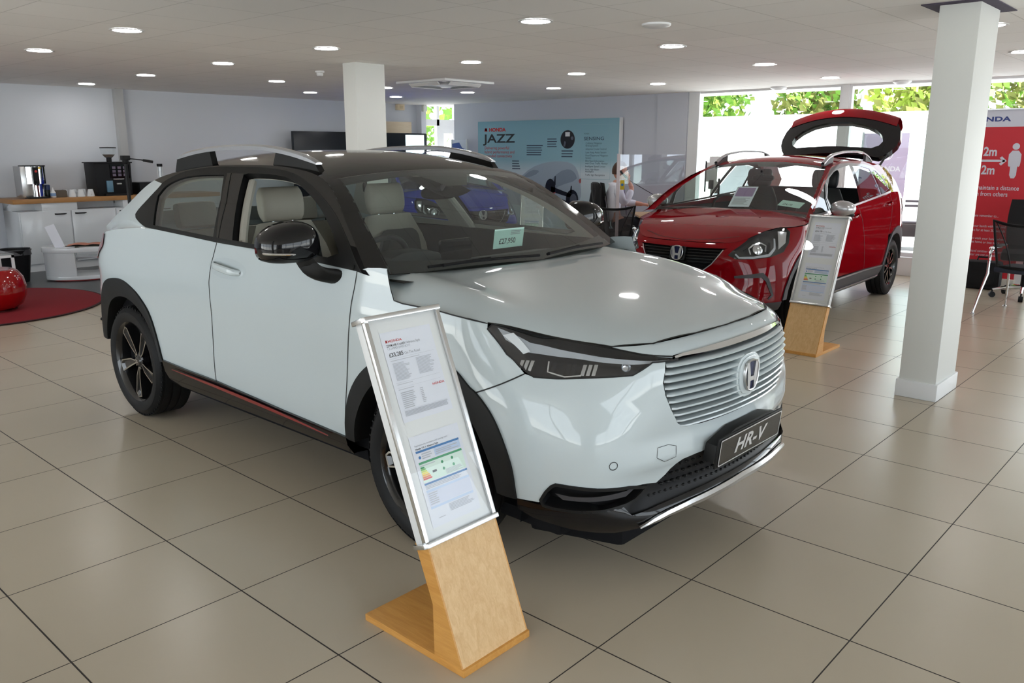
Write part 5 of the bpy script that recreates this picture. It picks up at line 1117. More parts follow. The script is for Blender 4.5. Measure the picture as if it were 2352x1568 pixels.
# ---------- sloping price stands ----------
def bars(b, x0, x1, y0, y1, n, M, z=.0008, ragged=.35, seed=1, fill=.5):
    """illegible small print: one thin bar per line"""
    r = random.Random(seed); h = (y1 - y0) / n
    for i in range(n):
        w = (x1 - x0) * (1 - ragged * r.random()); y = y1 - h * (i + .5)
        b.add([(x0, y - h * fill / 2, z), (x0 + w, y - h * fill / 2, z), (x0 + w, y + h * fill / 2, z), (x0, y + h * fill / 2, z)], [(0, 1, 2, 3)], M=M)
def rect(b, x0, x1, y0, y1, M, z): b.add([(x0, y0, z), (x1, y0, z), (x1, y1, z), (x0, y1, z)], [(0, 1, 2, 3)], M=M)
def price_stand(label, loc, rz, main, grp):
    t = thing('price_stand', label, 'price stand', loc, rz, grp)
    k = .40
    Y = lambda z: k * z
    b = MB(); b.box(-.155, .155, 0, .49, 0, .024); b.done('base', M_['oak_edge'], t, bevel=.0015)
    S = Matrix(((0, 0, 1, 0), (1, 0, 0, 0), (0, 1, 0, 0), (0, 0, 0, 1)))       # (y,z,x) -> world
    side = [(Y(.024), .024), (.135, .024), (.138, .20), (.215, .385), (Y(.385), .385)]
    for q in (-.154, .148): b = MB(); b.prism(side, q, q + .006, M=S); b.done('side_board', M_['oak_edge'], t)
    b = MB(); b.prism([(Y(.024), .024), (Y(.024) + .02, .024), (Y(.385) + .02, .385), (Y(.385), .385)], -.148, .148, M=S); b.done('front_board', M_['oak'], t); b = MB(); b.prism([(.115, .03), (.135, .03), (.138, .20), (.215, .385), (.195, .385), (.118, .20)], -.148, .148, M=S); b.done('back_board', M_['oak'], t)
    a = math.atan(k); ca, sa = math.cos(a), math.sin(a); Lp = .69 / ca
    F = frame((0, Y(.39), .39), (1, 0, 0), (0, sa, ca))            # local y runs up the slope, z faces the reader
    if (F.to_3x3() @ Vector((0, 0, 1))).y > 0: F = frame((0, Y(.39), .39), (-1, 0, 0), (0, sa, ca))
    b = MB(); b.box(-.155, .155, .008, Lp - .008, -.052, -.012, M=F); bd = b.done('display_case', M_['white_plastic'], t, bevel=.003)
    b = MB(); b.box(-.148, .148, .01, Lp - .01, -.012, -.008, M=F); b.done('backing', mat_w('case backing', (228, 229, 228)), bd)
    for sx in (-1, 1): b = MB(); b.box(sx * .152 - .008, sx * .152 + .008, .0, Lp, -.014, .004, M=F); b.done('side_rail', M_['steel_bright'], bd, bevel=.002)
    for y0 in (-.004, Lp - .012): b = MB(); b.prism([(-.165, -.058), (.165, -.058), (.168, .0), (.16, .012), (-.16, .012), (-.168, .0)], -.008, .008, M=F @ TR(0, y0 + .008, 0, PI / 2 * -1) if 0 else F @ Matrix.Translation((0, y0 + .008, 0)) @ Matrix(((1, 0, 0, 0), (0, 0, 1, 0), (0, 1, 0, 0), (0, 0, 0, 1)))); b.done('end_cap', M_['steel_bright'], bd, bevel=.002)
    b = MB(); rect(b, -.146, .146, .008, Lp - .008, F, .002); b.done('clear_cover', M_['acrylic_flat'], bd, smooth=0)
    # two A4 sheets
    for i, y0 in enumerate((Lp - .055 - .297, .045)):
        b = MB(); rect(b, -.108, .108, y0, y0 + .297, F, -.0065); pg = b.done('paper_sheet', M_['paper'], bd, smooth=0)
        Q = F @ Matrix.Translation((-.105, y0, -.006))
        if i == 0:
            b = MB(); text(b, 'HONDA', .0115, Q @ Matrix.Translation((.022, .262, 0)), sx=1.35, bold=.0002); text(b, 'HONDA', .0105, Q @ Matrix.Translation((.155, .094, 0)), sx=1.35, bold=.0002)
            for z in (0,): b.prism([(.012, .262), (.0145, .2705), (.0135, .2705), (.0125, .264), (.0195, .264), (.0185, .2705), (.0175, .2705), (.02, .262)], 0, .0004, M=Q)
            b.done('red_print', M_['ink_red'], pg, smooth=0)
            b = MB(); wa = text(b, main[0], .0112, Q @ Matrix.Translation((.012, .248, 0)), bold=.00012, sx=.92); wb = text(b, main[3], .0185, Q @ Matrix.Translation((.012, .215, 0)), bold=.0003); b.done('bold_print', M_['ink'], pg, smooth=0)
            b = MB(); text(b, main[1], .0112, Q @ Matrix.Translation((.016 + wa, .248, 0)), sx=.92); text(b, main[2], .0100, Q @ Matrix.Translation((.012, .2385, 0))); text(b, 'On The Road', .012, Q @ Matrix.Translation((.017 + wb, .215, 0))); b.done('light_print', M_['ink_grey'], pg, smooth=0)
            b = MB(); rect(b, .010, .200, .208, .2086, Q, 0); bars(b, .012, .14, .200, .2035, 1, Q); bars(b, .016, .085, .135, .194, 15, Q, seed=2); bars(b, .115, .19, .140, .197, 15, Q, seed=3)
            rect(b, .010, .2, .128, .1286, Q, 0); bars(b, .012, .08, .121, .1245, 1, Q); rect(b, .010, .2, .112, .1124, Q, 0); bars(b, .012, .08, .104, .1075, 1, Q); bars(b, .016, .075, .042, .098, 9, Q, seed=4); bars(b, .098, .115, .046, .098, 9, Q, seed=5); rect(b, .012, .2, .038, .0385, Q, 0); bars(b, .012, .2, .018, .036, 5, Q, ragged=.03, fill=.65)
            b.done('small_print', M_['ink_light'], pg, smooth=0)
        else:
            b = MB(); text(b, 'Fuel economy, emissions and running costs', .0082, Q @ Matrix.Translation((.012, .262, 0))); b.done('light_print', M_['ink_grey'], pg, smooth=0)
            b = MB(); text(b, main[4], .0088, Q @ Matrix.Translation((.012, .251, 0)), bold=.0001); b.done('bold_print', M_['ink'], pg, smooth=0)
            b = MB(); rect(b, .010, .200, .241, .248, Q, 0); rect(b, .010, .200, .136, .142, Q, 0); b.prism(circ(.021, .226, .005, 14), 0, .0003, M=Q); b.done('blue_print', M_['ink_blue'], pg, smooth=0)
            b = MB(); rect(b, .085, .200, .216, .240, Q, 0); rect(b, .010, .200, .112, .1195, Q, 0); rect(b, .010, .200, .058, .066, Q, 0); b.done('blue_band', mat_w('pale blue print', (196, 212, 236)), pg, smooth=0)
            b = MB(); rect(b, .010, .200, .068, .1115, Q, 0); b.done('lilac_band', mat_w('pale lilac print', (214, 218, 234)), pg, smooth=0)
            b = MB(); rect(b, .010, .200, .204, .211, Q, 0); [b.prism(circ(x, y, .005, 12), 0, .0003, M=Q) for x, y in ((.105, .190), (.150, .192), (.105, .168), (.150, .170))]; b.done('green_print', M_['ink_green'], pg, smooth=0)
            b = MB(); rect(b, .010, .200, .145, .203, Q, -.0001); b.done('green_band', mat_w('pale green print', (216, 236, 222)), pg, smooth=0)
            for j, c in enumerate(((40, 150, 80), (120, 190, 80), (200, 210, 70), (240, 220, 70), (240, 180, 70), (232, 130, 70), (220, 70, 60))):
                b = MB(); x1 = .026 + .0035 * j; y = .190 - .0062 * j; b.prism([(.012, y), (x1, y), (x1 + .003, y + .0026), (x1, y + .0052), (.012, y + .0052)], 0, .0003, M=Q); b.done('rating_bar', mat_w('rating %d' % j, c), pg, smooth=0)
            b = MB(); rect(b, .056, .074, .167, .174, Q, .0003); b.done('rating_marker', M_['ink'], pg, smooth=0)
            b = MB(); bars(b, .03, .075, .217, .238, 3, Q, seed=7); bars(b, .09, .195, .218, .236, 3, Q, seed=8); bars(b, .012, .08, .196, .201, 1, Q); bars(b, .11, .19, .147, .164, 5, Q, seed=9, z=.0009); bars(b, .012, .195, .122, .135, 3, Q, seed=10); bars(b, .014, .06, .07, .11, 6, Q, seed=11); bars(b, .085, .195, .03, .055, 6, Q, seed=12); bars(b, .03, .06, .022, .027, 1, Q); b.done('small_print', M_['ink_light'], pg, smooth=0)
    return t
def mat_w(name, c, rough=.55):
    if name not in M_: M_[name] = mat(name, srgb(*c), rough)
    return M_[name]
# ---------- seating ----------
def mesh_chair(label, loc, rz, grp):
    """visitor chair: facing +y locally, its back towards -y"""
    t = thing('mesh_chair', label, 'chair', loc, rz, grp)
    b = MB(); b.box(-.24, .24, -.20, .24, .415, .47); b.done('seat', mat_w('navy grey seat', (44, 48, 60), .9), t, bevel=.02)
    prof = lambda u, v: (u * (.215 + .045 * v), -.235 - .10 * v + .05 * (1 - abs(u) ** 2) * -1 * (.6 + .4 * v) + .06, .47 + v * .46 - .035 * (1 - u * u) * v)
    b = MB(); b.grid([[prof(u, v) for u in np.linspace(-1, 1, 13)] for v in np.linspace(.02, .97, 9)]); bk = b.done('backrest', M_['mesh_see'], t, smooth=60)
    b = MB()
    e = [prof(-1, v) for v in np.linspace(0, 1, 8)] + [prof(u, 1) for u in np.linspace(-1, 1, 12)][1:-1] + [prof(1, v) for v in np.linspace(1, 0, 8)] + [prof(u, 0) for u in np.linspace(1, -1, 12)][1:-1]
    b.tube(e, .011, 8, closed=True, flat=1.4); b.done('back_frame', M_['black_plastic'], t)
    for sx in (-1, 1):
        b = MB(); b.tube([prof(sx * (.50 + .38 * v ** 2.2 - .12 * (1 - v)), v) for v in np.linspace(.02, .98, 12)], .006, 6); b.done('back_rib', M_['black_plastic'], t)
        b = MB(); b.tube([(sx * .30, -.40, .012), (sx * .285, -.30, .25), (sx * .27, -.235, .40), (sx * .275, -.225, .52), (sx * .285, -.20, .60), (sx * .29, -.12, .645), (sx * .29, .05, .65)], [.010, .012, .015, .014, .013, .013, .012], 10); b.done('leg', M_['chrome'], t)
        b = MB(); b.tube([(sx * .28, .30, .012), (sx * .255, .24, .20), (sx * .245, .20, .42)], [.009, .011, .013], 10); b.done('leg', M_['chrome'], t)
        b = MB(); b.ell((sx * .29, .02, .665), .030, .15, .014, 14, 8, e=.8); b.done('armrest', M_['black_plastic'], t)
        b = MB(); b.ell((sx * .29, -.16, .645), .024, .03, .020, 12, 8); b.done('arm_joint', M_['chrome'], t)
        for y, x in ((-.40, .30), (.30, .28)): b = MB(); b.lathe([(.018, 0), (.019, .010), (.011, .020)], 12, M=Matrix.Translation((sx * x, y, 0))); b.done('foot', M_['chrome'], t)
    return t
def office_chair(label, loc, rz, hi=.55):
    t = thing('office_chair', label, 'chair', loc, rz)
    b = MB(); b.box(-.25, .25, -.25, .25, .43, .52); b.done('seat', M_['fabric_black'], t, bevel=.035)
    b = MB(); b.grid([[(u * (.22 + .02 * math.sin(v * 3)), -.25 - .10 * v - .03 * (1 - u * u) * -1, .56 + v * hi) for u in np.linspace(-1, 1, 9)] for v in np.linspace(0, 1, 9)]); b.grid([[(u * (.22 + .02 * math.sin(v * 3)), -.31 - .10 * v, .56 + v * hi) for u in np.linspace(1, -1, 9)] for v in np.linspace(0, 1, 9)])
    rim = lambda o: [(-.22 * 1, -.25, .56)]
    b.box(-.20, .20, -.30, -.26, .50, .60); b.done('backrest', M_['fabric_black'], t, smooth=60)
    b = MB(); b.cyl((0, 0, .12), (0, 0, .43), .028, 14); b.done('gas_lift', M_['black_plastic'], t)
    for i in range(5):
        a = 2 * PI * i / 5 + .3; c, s = math.cos(a), math.sin(a)
        b = MB(); b.tube([(0, 0, .12), (c * .15, s * .15, .115), (c * .30, s * .30, .085)], [.028, .022, .014], 8); lg = b.done('leg', M_['chrome'], t)
        b = MB(); b.cyl((c * .30 - s * .022, s * .30 + c * .022, .032), (c * .30 + s * .022, s * .30 - c * .022, .032), .032, 14); b.cyl((c * .30, s * .30, .03), (c * .30, s * .30, .09), .008, 8); b.done('caster', M_['black_plastic'], lg)
    return t
def red_chair(label, loc, rz, grp):
    t = thing('red_chair', label, 'chair', loc, rz, grp)
    b = MB(); pr = lambda u, v: (u * .22, .20 - .42 * min(v, .55) / .55 - .12 * max(0, v - .55) / .45, .45 - .02 * math.sin(min(v, .55) / .55 * PI) + (.40 * ((v - .55) / .45) if v > .55 else 0) - .02 * (1 - u * u))
    rows = [[pr(u, v) for u in np.linspace(-1, 1, 9)] for v in np.linspace(0, 1, 17)]; b.grid(rows); b.grid([[(x, y - .004, z - .012) for x, y, z in r[::-1]] for r in rows]); b.done('seat_shell', mat_w('red shell', (150, 14, 22), .35), t, smooth=60)
    for sx in (-1, 1):
        for y in (-.17, .17): b = MB(); b.tube([(sx * .17, y * .9, .44), (sx * .20, y * 1.25, .0)], .010, 8); b.done('leg', M_['black_plastic'], t)
    return t
def wedge(b, pts, M=None): pass
def build_props():
    M_['steel_bright'] = mat('satin aluminium', (.72, .73, .74), .22, 1)
    M_['acrylic_flat'] = glass_mat('clear cover', (.97, .98, .985), .55)
    mm = mat('see-through mesh', (.05, .05, .055), .7); mm.node_tree.nodes['Principled BSDF'].inputs['Alpha'].default_value = .72; M_['mesh_see'] = mm
    price_stand('sloping oak price stand in front of the white car wheel, showing 33,285 pounds', (.342, -.39, 0), 0, ('22YM HR-V e:HEV', 'Advance Style', '1.5 i-MMD 2WD eCVT', '£33,285', 'Honda HR-V Advance Style'), 'sloping price stands')
    price_stand('sloping oak price stand beside the front of the red car', (4.936, .62, 0), -PI / 2, ('22YM Jazz e:HEV', 'Crosstar EX', '1.5 i-MMD eCVT', '£24,170', 'Honda Jazz Crosstar EX'), 'sloping price stands')
    price_stand('price stand next to the blue car, seen through the white car windscreen', (7.00, 5.25, 0), math.radians(-52), ('22YM Jazz e:HEV', 'SR', '1.5 i-MMD eCVT', '£21,900', 'Honda Jazz SR'), 'sloping price stands')
    # cards in the cars
    def card(name, label, org, xd, yd, w, h, m, txts):
        F = frame(org, xd, yd); t = thing(name, label, 'price card', org); Fi = Matrix.Translation(-Vector(org)) @ F
        b = MB(); b.box(0, w, 0, h, -.002, 0, M=Fi); pg = b.done('card', m, t)
        for s, sz, x, y, mm_ in txts: b = MB(); text(b, s, sz, Fi @ Matrix.Translation((x, y, .0006)), bold=.0006); b.done('print', M_[mm_], pg, smooth=0)
        return t
    c = card('price_card', 'pale green price card reading 27,950 pounds inside the white car windscreen', (1.49, .715, 1.135), (1, 0, 0), (0, -.15, 1), .212, .095, M_['card_green'], [('£27,950', .037, .035, .022, 'ink')])
    b = MB(); bars(b, .115, .195, .062, .085, 3, Matrix.Translation(-Vector((1.49, .715, 1.135))) @ frame((1.49, .715, 1.135), (1, 0, 0), (0, -.15, 1)), seed=3); b.done('small_print', M_['ink_grey'], c.children[0], smooth=0)
    Rj = Matrix.Translation((5.76, 1.775, 0)) @ Matrix.Rotation(math.radians(-87.3), 4, 'Z')
    def jp(t_, w_, o): p, n = onsurf(JZ_T.pt, [(t_, w_)], o); return Rj @ Vector(p[0])
    a, bq, cq = jp(.40, .46, -.03), jp(.40, .76, -.03), jp(.66, .72, -.03)
    c = card('price_card', 'small white price card reading 24,170 pounds on the red car dashboard', tuple(a), bq - a, cq - bq, (bq - a).length, .085, M_['card_green'], [('£24,170', .034, .045, .018, 'ink')])
    a, bq, cq = jp(.20, -.14, -.03), jp(.22, .10, -.03), jp(.72, .20, -.03); F = frame(a, bq - a, cq - bq)
    t = thing('leaflet', 'white leaflet with a purple picture on the red car dashboard', 'leaflet', tuple(a)); Fi = Matrix.Translation(-a) @ F
    b = MB(); b.box(0, .21, 0, .297, -.001, 0, M=Fi); pg = b.done('sheet', M_['paper'], t)
    b = MB(); rect(b, .015, .195, .15, .28, Fi, .0006); b.done('picture', mat_w('purple picture', (150, 120, 160)), pg, smooth=0); b = MB(); bars(b, .02, .19, .03, .13, 9, Fi); b.done('small_print', M_['ink_grey'], pg, smooth=0)
    # ---- coffee corner ----
    t = thing('coffee_counter', 'white cabinet counter with thick brown wooden top at the back left', 'counter', (2.30, 10.05, 0))
    b = MB(); b.box(.0, 2.9, .0, .63, .905, .965); b.done('worktop', M_['oak_dark'], t, bevel=.004)
    b = MB(); b.box(.06, 2.85, .04, .62, .10, .80); b.box(.35, .80, .04, .62, .80, .905); b.box(1.42, 2.85, .04, .62, .80, .905); b.box(.06, .35, .30, .62, .80, .905); b.box(.80, 1.42, .35, .62, .80, .905); b.done('cabinet', M_['white_gloss'], t, bevel=.003)
    b = MB(); b.box(.10, 2.8, .07, .60, .0, .10); b.done('plinth', M_['white_plastic'], t)
    for x0, x1 in ((.07, .70), (.71, 1.30), (1.31, 1.90), (1.91, 2.5)):
        b = MB(); b.box(x0 + .004, x1 - .004, .022, .04, .11, .795); d = b.done('cabinet_door', M_['white_gloss'], t, bevel=.003); hx = x1 - .20 if x0 < .5 else x0 + .05
        b = MB(); b.tube([(hx, .024, .755), (hx + .02, -.004, .755), (hx + .12, -.004, .755), (hx + .14, .024, .755)], .008, 6, flat=1.4); b.done('handle', M_['black_plastic'], d)
    z0 = .965
    t = thing('water_boiler', 'chrome and steel hot water boiler at the left end of the counter', 'water boiler', (2.63, 10.30, z0))
    b = MB(); b.box(-.15, -.02, -.10, .16, .015, .42); b.done('body', M_['steel'], t, bevel=.006); b = MB(); b.lathe([(.155, .19), (.155, .415)], 28, M=Matrix.Translation((.03, 0, 0))); b.done('tank', M_['chrome'], t); b = MB(); b.lathe([(.13, .02), (.13, .19)], 28, M=Matrix.Translation((.03, .02, 0))); b.done('lower_body', M_['chrome'], t)
    b = MB(); b.lathe([(.158, .415), (.158, .43), (0, .432)], 28, M=Matrix.Translation((.03, 0, 0))); b.done('lid', M_['black_plastic'], t); b = MB(); b.box(-.02, .05, -.162, -.14, .19, .41); b.box(.005, .035, -.19, -.15, .17, .23); b.done('control_strip', M_['black_plastic'], t); b = MB(); b.cyl((.02, -.163, .355), (.02, -.168, .355), .016, 12); b.done('power_button', M_['ink_red'], t)
    b = MB(); b.box(.055, .085, -.155, -.145, .385, .41); b.done('warning_label', mat_w('yellow label', (224, 190, 60)), t); b = MB(); b.box(-.10, .15, -.17, .0, .0, .02); b.done('drip_tray', M_['black_plastic'], t, bevel=.004)
    t = thing('bottle', 'small dark blue bottle beside the water boiler', 'bottle', (2.835, 10.36, z0)); MB().lathe([(.036, 0), (.038, .01), (.038, .11), (.028, .13), (.022, .14)], 18).done('body', mat_w('dark glass', (34, 44, 40), .2), t); MB().lathe([(.040, .10), (.040, .165), (.03, .17)], 18).done('cap', mat_w('navy cap', (30, 48, 92), .4), t)
    t = thing('bottle', 'small clear white-labelled bottle left of the brown box on the counter', 'bottle', (2.875, 10.27, z0)); MB().lathe([(.034, 0), (.036, .01), (.034, .07), (.02, .095), (.012, .11)], 18).done('body', M_['white_plastic'], t); MB().lathe([(.0365, .02), (.0365, .06)], 18, cap=False).done('bottle_label', mat_w('pale blue label', (120, 150, 190)), t); MB().lathe([(.013, .11), (.013, .135), (0, .136)], 12).done('cap', M_['white_plastic'], t)
    t = thing('storage_box', 'small dark brown box on the counter left of the white cups', 'box', (2.985, 10.33, z0)); b = MB(); b.box(-.075, .075, -.05, .05, 0, .085); b.box(-.07, .07, -.045, .045, .085, .092); b.done('box', mat_w('brown box', (92, 84, 74), .7), t, bevel=.004)
    cl = ['leftmost white cup of the row on the counter, half behind the next one', 'second white cup from the left in the row on the counter', 'third white cup from the left in the row on the counter', 'fourth white cup from the left in the row on the counter', 'fifth white cup, second from the coffee machine', 'rightmost white cup on the counter, next to the coffee machine']
    for i, (x, y) in enumerate(((3.07, 10.38), (3.12, 10.27), (3.19, 10.38), (3.23, 10.255), (3.305, 10.36), (3.355, 10.24))):
        t = thing('cup', cl[i], 'cup', (x, y, z0), i * .9, 'white cups upside down on the counter'); MB().lathe([(.052, 0), (.051, .014), (.036, .084), (.031, .099), (.026, .099), (0, .096)], 22, cap=False).done('bowl', M_['white_gloss'], t); MB().tube([(.046, 0, .025), (.068, 0, .034), (.070, 0, .058), (.040, 0, .072)], .0045, 6).done('handle', M_['white_gloss'], t)
    t = thing('coffee_machine', 'large black coffee machine with bean hopper on the counter', 'coffee machine', (3.67, 10.33, z0))
    b = MB(); b.prism([(-.24, 0), (.24, 0), (.25, .45), (-.25, .45)], -.22, .16, M=frame((0, 0, 0), (1, 0, 0), (0, 0, 1))); b.box(-.27, .27, -.17, .23, .45, .465); b.done('body', M_['black_plastic'], t, bevel=.006)
    b = MB(); b.box(-.05, .22, -.172, -.158, .24, .43); b.done('control_panel', M_['gloss_black'], t)
    for r in range(3):
        for q in range(3): b = MB(); b.box(-.02 + q * .075, .025 + q * .075, -.176, -.170, .27 + r * .05, .305 + r * .05); b.done('drink_button', mat_w('button face', (104, 92, 110), .4), t)
    b = MB(); b.box(-.03, .12, -.20, -.16, .225, .236); b.done('spout_bar', M_['steel'], t); b = MB(); b.box(.02, .09, -.18, -.16, .155, .175); b.done('name_strip', M_['steel'], t); b = MB(); b.box(-.12, -.04, -.20, -.16, .05, .21); b.done('milk_tank', mat_w('blue tank', (92, 128, 150), .2), t, bevel=.004); b = MB(); b.box(-.16, .2, -.22, -.16, .0, .03); b.done('drip_tray', M_['black_plastic'], t)
    b = MB(); b.lathe([(.035, .465), (.035, .52), (.05, .53)], 20, M=Matrix.Translation((.02, 0, 0))); b.done('grinder_neck', M_['black_plastic'], t); b = MB(); b.lathe([(.052, .53), (.094, .580), (.104, .655)], 24, M=Matrix.Translation((.02, 0, 0)), cap=False); b.done('bean_hopper', M_['pane'], t); b = MB(); b.lathe([(.051, .532), (.082, .568), (0, .570)], 20, M=Matrix.Translation((.02, 0, 0))); b.done('coffee_beans', mat_w('beans', (120, 104, 92), .7), t); b = MB(); b.lathe([(.108, .655), (.108, .668), (0, .672)], 24, M=Matrix.Translation((.02, 0, 0))); b.done('hopper_lid', M_['black_plastic'], t)
    t = thing('appliance', 'black box appliance with a pale control panel right of the coffee machine', 'appliance', (4.14, 10.33, z0)); b = MB(); b.box(-.12, .22, -.16, .16, 0, .17); b.done('body', M_['black_plastic'], t, bevel=.006); b = MB(); b.box(.06, .21, -.164, -.158, .05, .16); pn = b.done('control_panel', mat_w('pale panel', (206, 212, 220)), t); b = MB(); b.cyl((.10, -.163, .10), (.10, -.172, .10), .022, 16); b.done('dial', M_['ink_navy'], pn)
    t = thing('cup_dispenser', 'clear tube dispenser with a black top standing on the counter', 'dispenser', (4.43, 10.36, z0)); MB().lathe([(.05, 0), (.05, .02)], 20).done('base', M_['black_plastic'], t); [MB().cyl((dx, 0, .02), (dx, 0, .40), .006, 8).done('rod', M_['white_plastic'], t) for dx in (-.035, .035)]; MB().lathe([(.034, .02), (.034, .39)], 20, cap=False).done('tube', M_['pane'], t); MB().lathe([(.04, .39), (.04, .43), (0, .43)], 20).done('top_cap', M_['black_plastic'], t)
    # bin
    t = thing('waste_bin', 'black waste bin with a liner behind the glass side table', 'bin', (2.02, 9.35, 0)); MB().lathe([(.14, 0), (.19, .38), (.20, .40), (.18, .40), (.13, .02)], 24, cap=False).done('body', M_['black_plastic'], t); b = MB(); b.grid([[((.195 + .012 * math.sin(5 * a + z * 20)) * math.cos(a), (.195 + .012 * math.sin(5 * a + z * 20)) * math.sin(a), .40 + z) for a in np.linspace(0, 2 * PI, 30, endpoint=False)] for z in (-.06, -.02, .01, .0)], closed=True); b.done('bin_liner', mat_w('grey liner', (70, 70, 74), .35), t)
    # white curved coffee table
    t = thing('coffee_table', 'low glossy white coffee table with an open curved side', 'table', (2.72, 9.05, 0), math.radians(-18))
    el = lambda rx, ry, n=40: circ(0, 0, rx, n, ry)
    b = MB(); b.prism(el(.46, .30), .36, .42); b.done('tabletop', M_['white_gloss'], t, bevel=.008); b = MB(); b.prism(el(.44, .28), .02, .07); b.done('base', M_['white_gloss'], t, bevel=.008); b = MB(); b.prism(el(.36, .22), 0, .02); b.done('foot', M_['ink_red'], t)
    b = MB(); arc = [(.44 * math.cos(a), .28 * math.sin(a)) for a in np.linspace(PI * .72, PI * 1.42, 18)]; inn = [(.40 * math.cos(a), .25 * math.sin(a)) for a in np.linspace(PI * 1.42, PI * .72, 18)]; b.prism(arc + inn, .07, .36); b.done('side_panel', M_['white_gloss'], t, smooth=50)
    b = MB(); b.prism([(-.20, -.02), (.40, -.02), (.40, .24), (-.20, .24)], .25, .275); b.done('shelf', M_['white_gloss'], t)
    t = thing('magazine', 'open colourful magazine lying on the white coffee table', 'magazine', (2.76, 9.0, .427), -.5)
    b = MB(); b.grid([[(-.22 + .44 * u, y, .004 + .016 * math.sin(PI * min(1, abs(2 * u - 1) + .08)) ) for u in np.linspace(0, 1, 17)] for y in (-.14, .14)]); b.done('pages', mat_w('magazine pages', (190, 120, 96)), t); b = MB(); b.box(-.225, .225, -.145, .145, -.002, .003); b.done('cover', mat_w('dark cover', (50, 50, 40)), t)
    t = thing('magazine', 'dark magazine under the open one on the white coffee table', 'magazine', (2.60, 8.92, .4205), -.2); b = MB(); b.box(-.15, .15, -.11, .11, 0, .005) if 0 else b.box(-.12, .02, -.10, .02, 0, .001); b.done('cover', mat_w('dark cover', (50, 50, 40)), t)
    t = thing('brochure', 'white folded brochure standing open on the coffee table', 'brochure', (2.43, 8.97, .4215), -.4); b = MB(); b.box(-.055, .055, -.003, .003, 0, .29); b.done('leaf', M_['paper'], t, M=Matrix.Rotation(.0, 4, 'X') @ Matrix.Rotation(-.32, 4, 'Y')); b = MB(); b.box(-.055, .16, -.06, .06, 0, .003); b.done('flap', M_['paper'], t)
    # rug, pouf, side table
    t = thing('rug', 'round dark red rug on the floor at the left', 'rug', (1.12, 7.77, .003)); b = MB(); b.lathe([(1.19, 0), (1.20, .006), (1.185, .014), (0, .015)], 72); b.done('pile', mat('red rug pile', srgb(126, 16, 28), .95, bump=(220, .6)), t); MB().lathe([(1.185, -.001), (1.215, .002), (1.215, .010), (1.19, .012)], 72, cap=False).done('border', mat_w('dark border', (44, 16, 18), .9), t)
    t = thing('pouf_stool', 'glossy red rounded stool cut by the left edge of the photo', 'stool', (1.20, 7.37, .018)); b = MB(); pr = [(.10, .0), (.17, .004), (.25, .06), (.29, .15), (.295, .24), (.275, .33), (.23, .395), (.19, .415), (.13, .405), (.0, .395)]; b.lathe(pr, 48); b.done('body', M_['red_gloss'], t, smooth=60); MB().lathe([(.19, .0), (.19, .012), (0, .012)], 32).done('base_ring', mat_w('dark red base', (60, 6, 8), .3), t)
    t = thing('side_table', 'small glass side table with white and red legs behind the red stool', 'table', (1.55, 8.66, .003)); b = MB(); b.box(-.22, .19, -.25, .25, .44, .452); b.done('tabletop', M_['pane_solid'] if 'pane_solid' in M_ else mat_w('grey glass top', (150, 158, 160), .1), t, bevel=.003)
    b = MB(); [b.box(x0, x1, y0, y1, .41, .44) for x0, x1, y0, y1 in ((-.22, .19, -.25, -.22), (-.22, .19, .22, .25), (-.22, -.19, -.25, .25), (.16, .19, -.25, .25))]; b.done('top_frame', M_['white_plastic'], t)
    for x in (-.205, .175):
        for y in (-.235, .235): b = MB(); b.box(x - .014, x + .014, y - .014, y + .014, .22, .41); lg = b.done('leg', M_['white_plastic'], t); b = MB(); b.box(x - .013, x + .013, y - .013, y + .013, 0, .22); b.done('leg_lower', mat_w('red leg', (130, 20, 26), .3), lg)
    t = thing('red_ornament', 'small red and white object on the glass side table', 'ornament', (1.40, 8.52, .455)); MB().lathe([(.05, 0), (.06, .03), (.045, .07), (0, .08)], 20).done('body', mat_w('orange red', (196, 60, 44), .3), t); MB().lathe([(.056, .0), (.056, .012)], 20, cap=False).done('base', M_['white_plastic'], t)
    # tripod and red chairs behind the white car
    t = thing('camera_tripod', 'black camera tripod with a pan handle behind the rear of the white car', 'tripod', (2.16, 6.24, 0))
    b = MB(); b.cyl((0, 0, .62), (0, 0, 1.50), .017, 12); b.done('centre_column', M_['black_plastic'], t); b = MB(); b.box(-.035, .035, -.035, .035, 1.50, 1.545); b.ell((0, 0, 1.49), .03, .03, .03); b.done('pan_head', M_['black_plastic'], t, bevel=.006)
    b = MB(); b.tube([(0, 0, 1.52), (.10, -.09, 1.505), (.13, -.12, 1.50)], .006, 8); b.tube([(.12, -.115, 1.50), (.19, -.17, 1.485)], .013, 8); b.done('pan_handle', M_['black_plastic'], t); b = MB(); b.ell((0, 0, .98), .05, .05, .05); b.done('collar', M_['black_plastic'], t)
    for a in (3.4, 5.5, 1.3):
        c, s = math.cos(a), math.sin(a); b = MB(); b.tube([(c * .03, s * .03, .98), (c * .23, s * .23, .45), (c * .42, s * .42, .02)], [.016, .013, .010], 8); lg = b.done('leg', M_['black_plastic'], t); MB().ell((c * .43, s * .43, .016), .022, .022, .016).done('foot', M_['rubber'], lg)
    red_chair('red chair further back behind the white car tail, higher in view', (2.78, 7.36, .018), 2.3, 'red chairs behind the white car'); red_chair('red chair directly behind the white car tail lamp, lower in view', (2.36, 6.58, .0), 2.0, 'red chairs behind the white car')
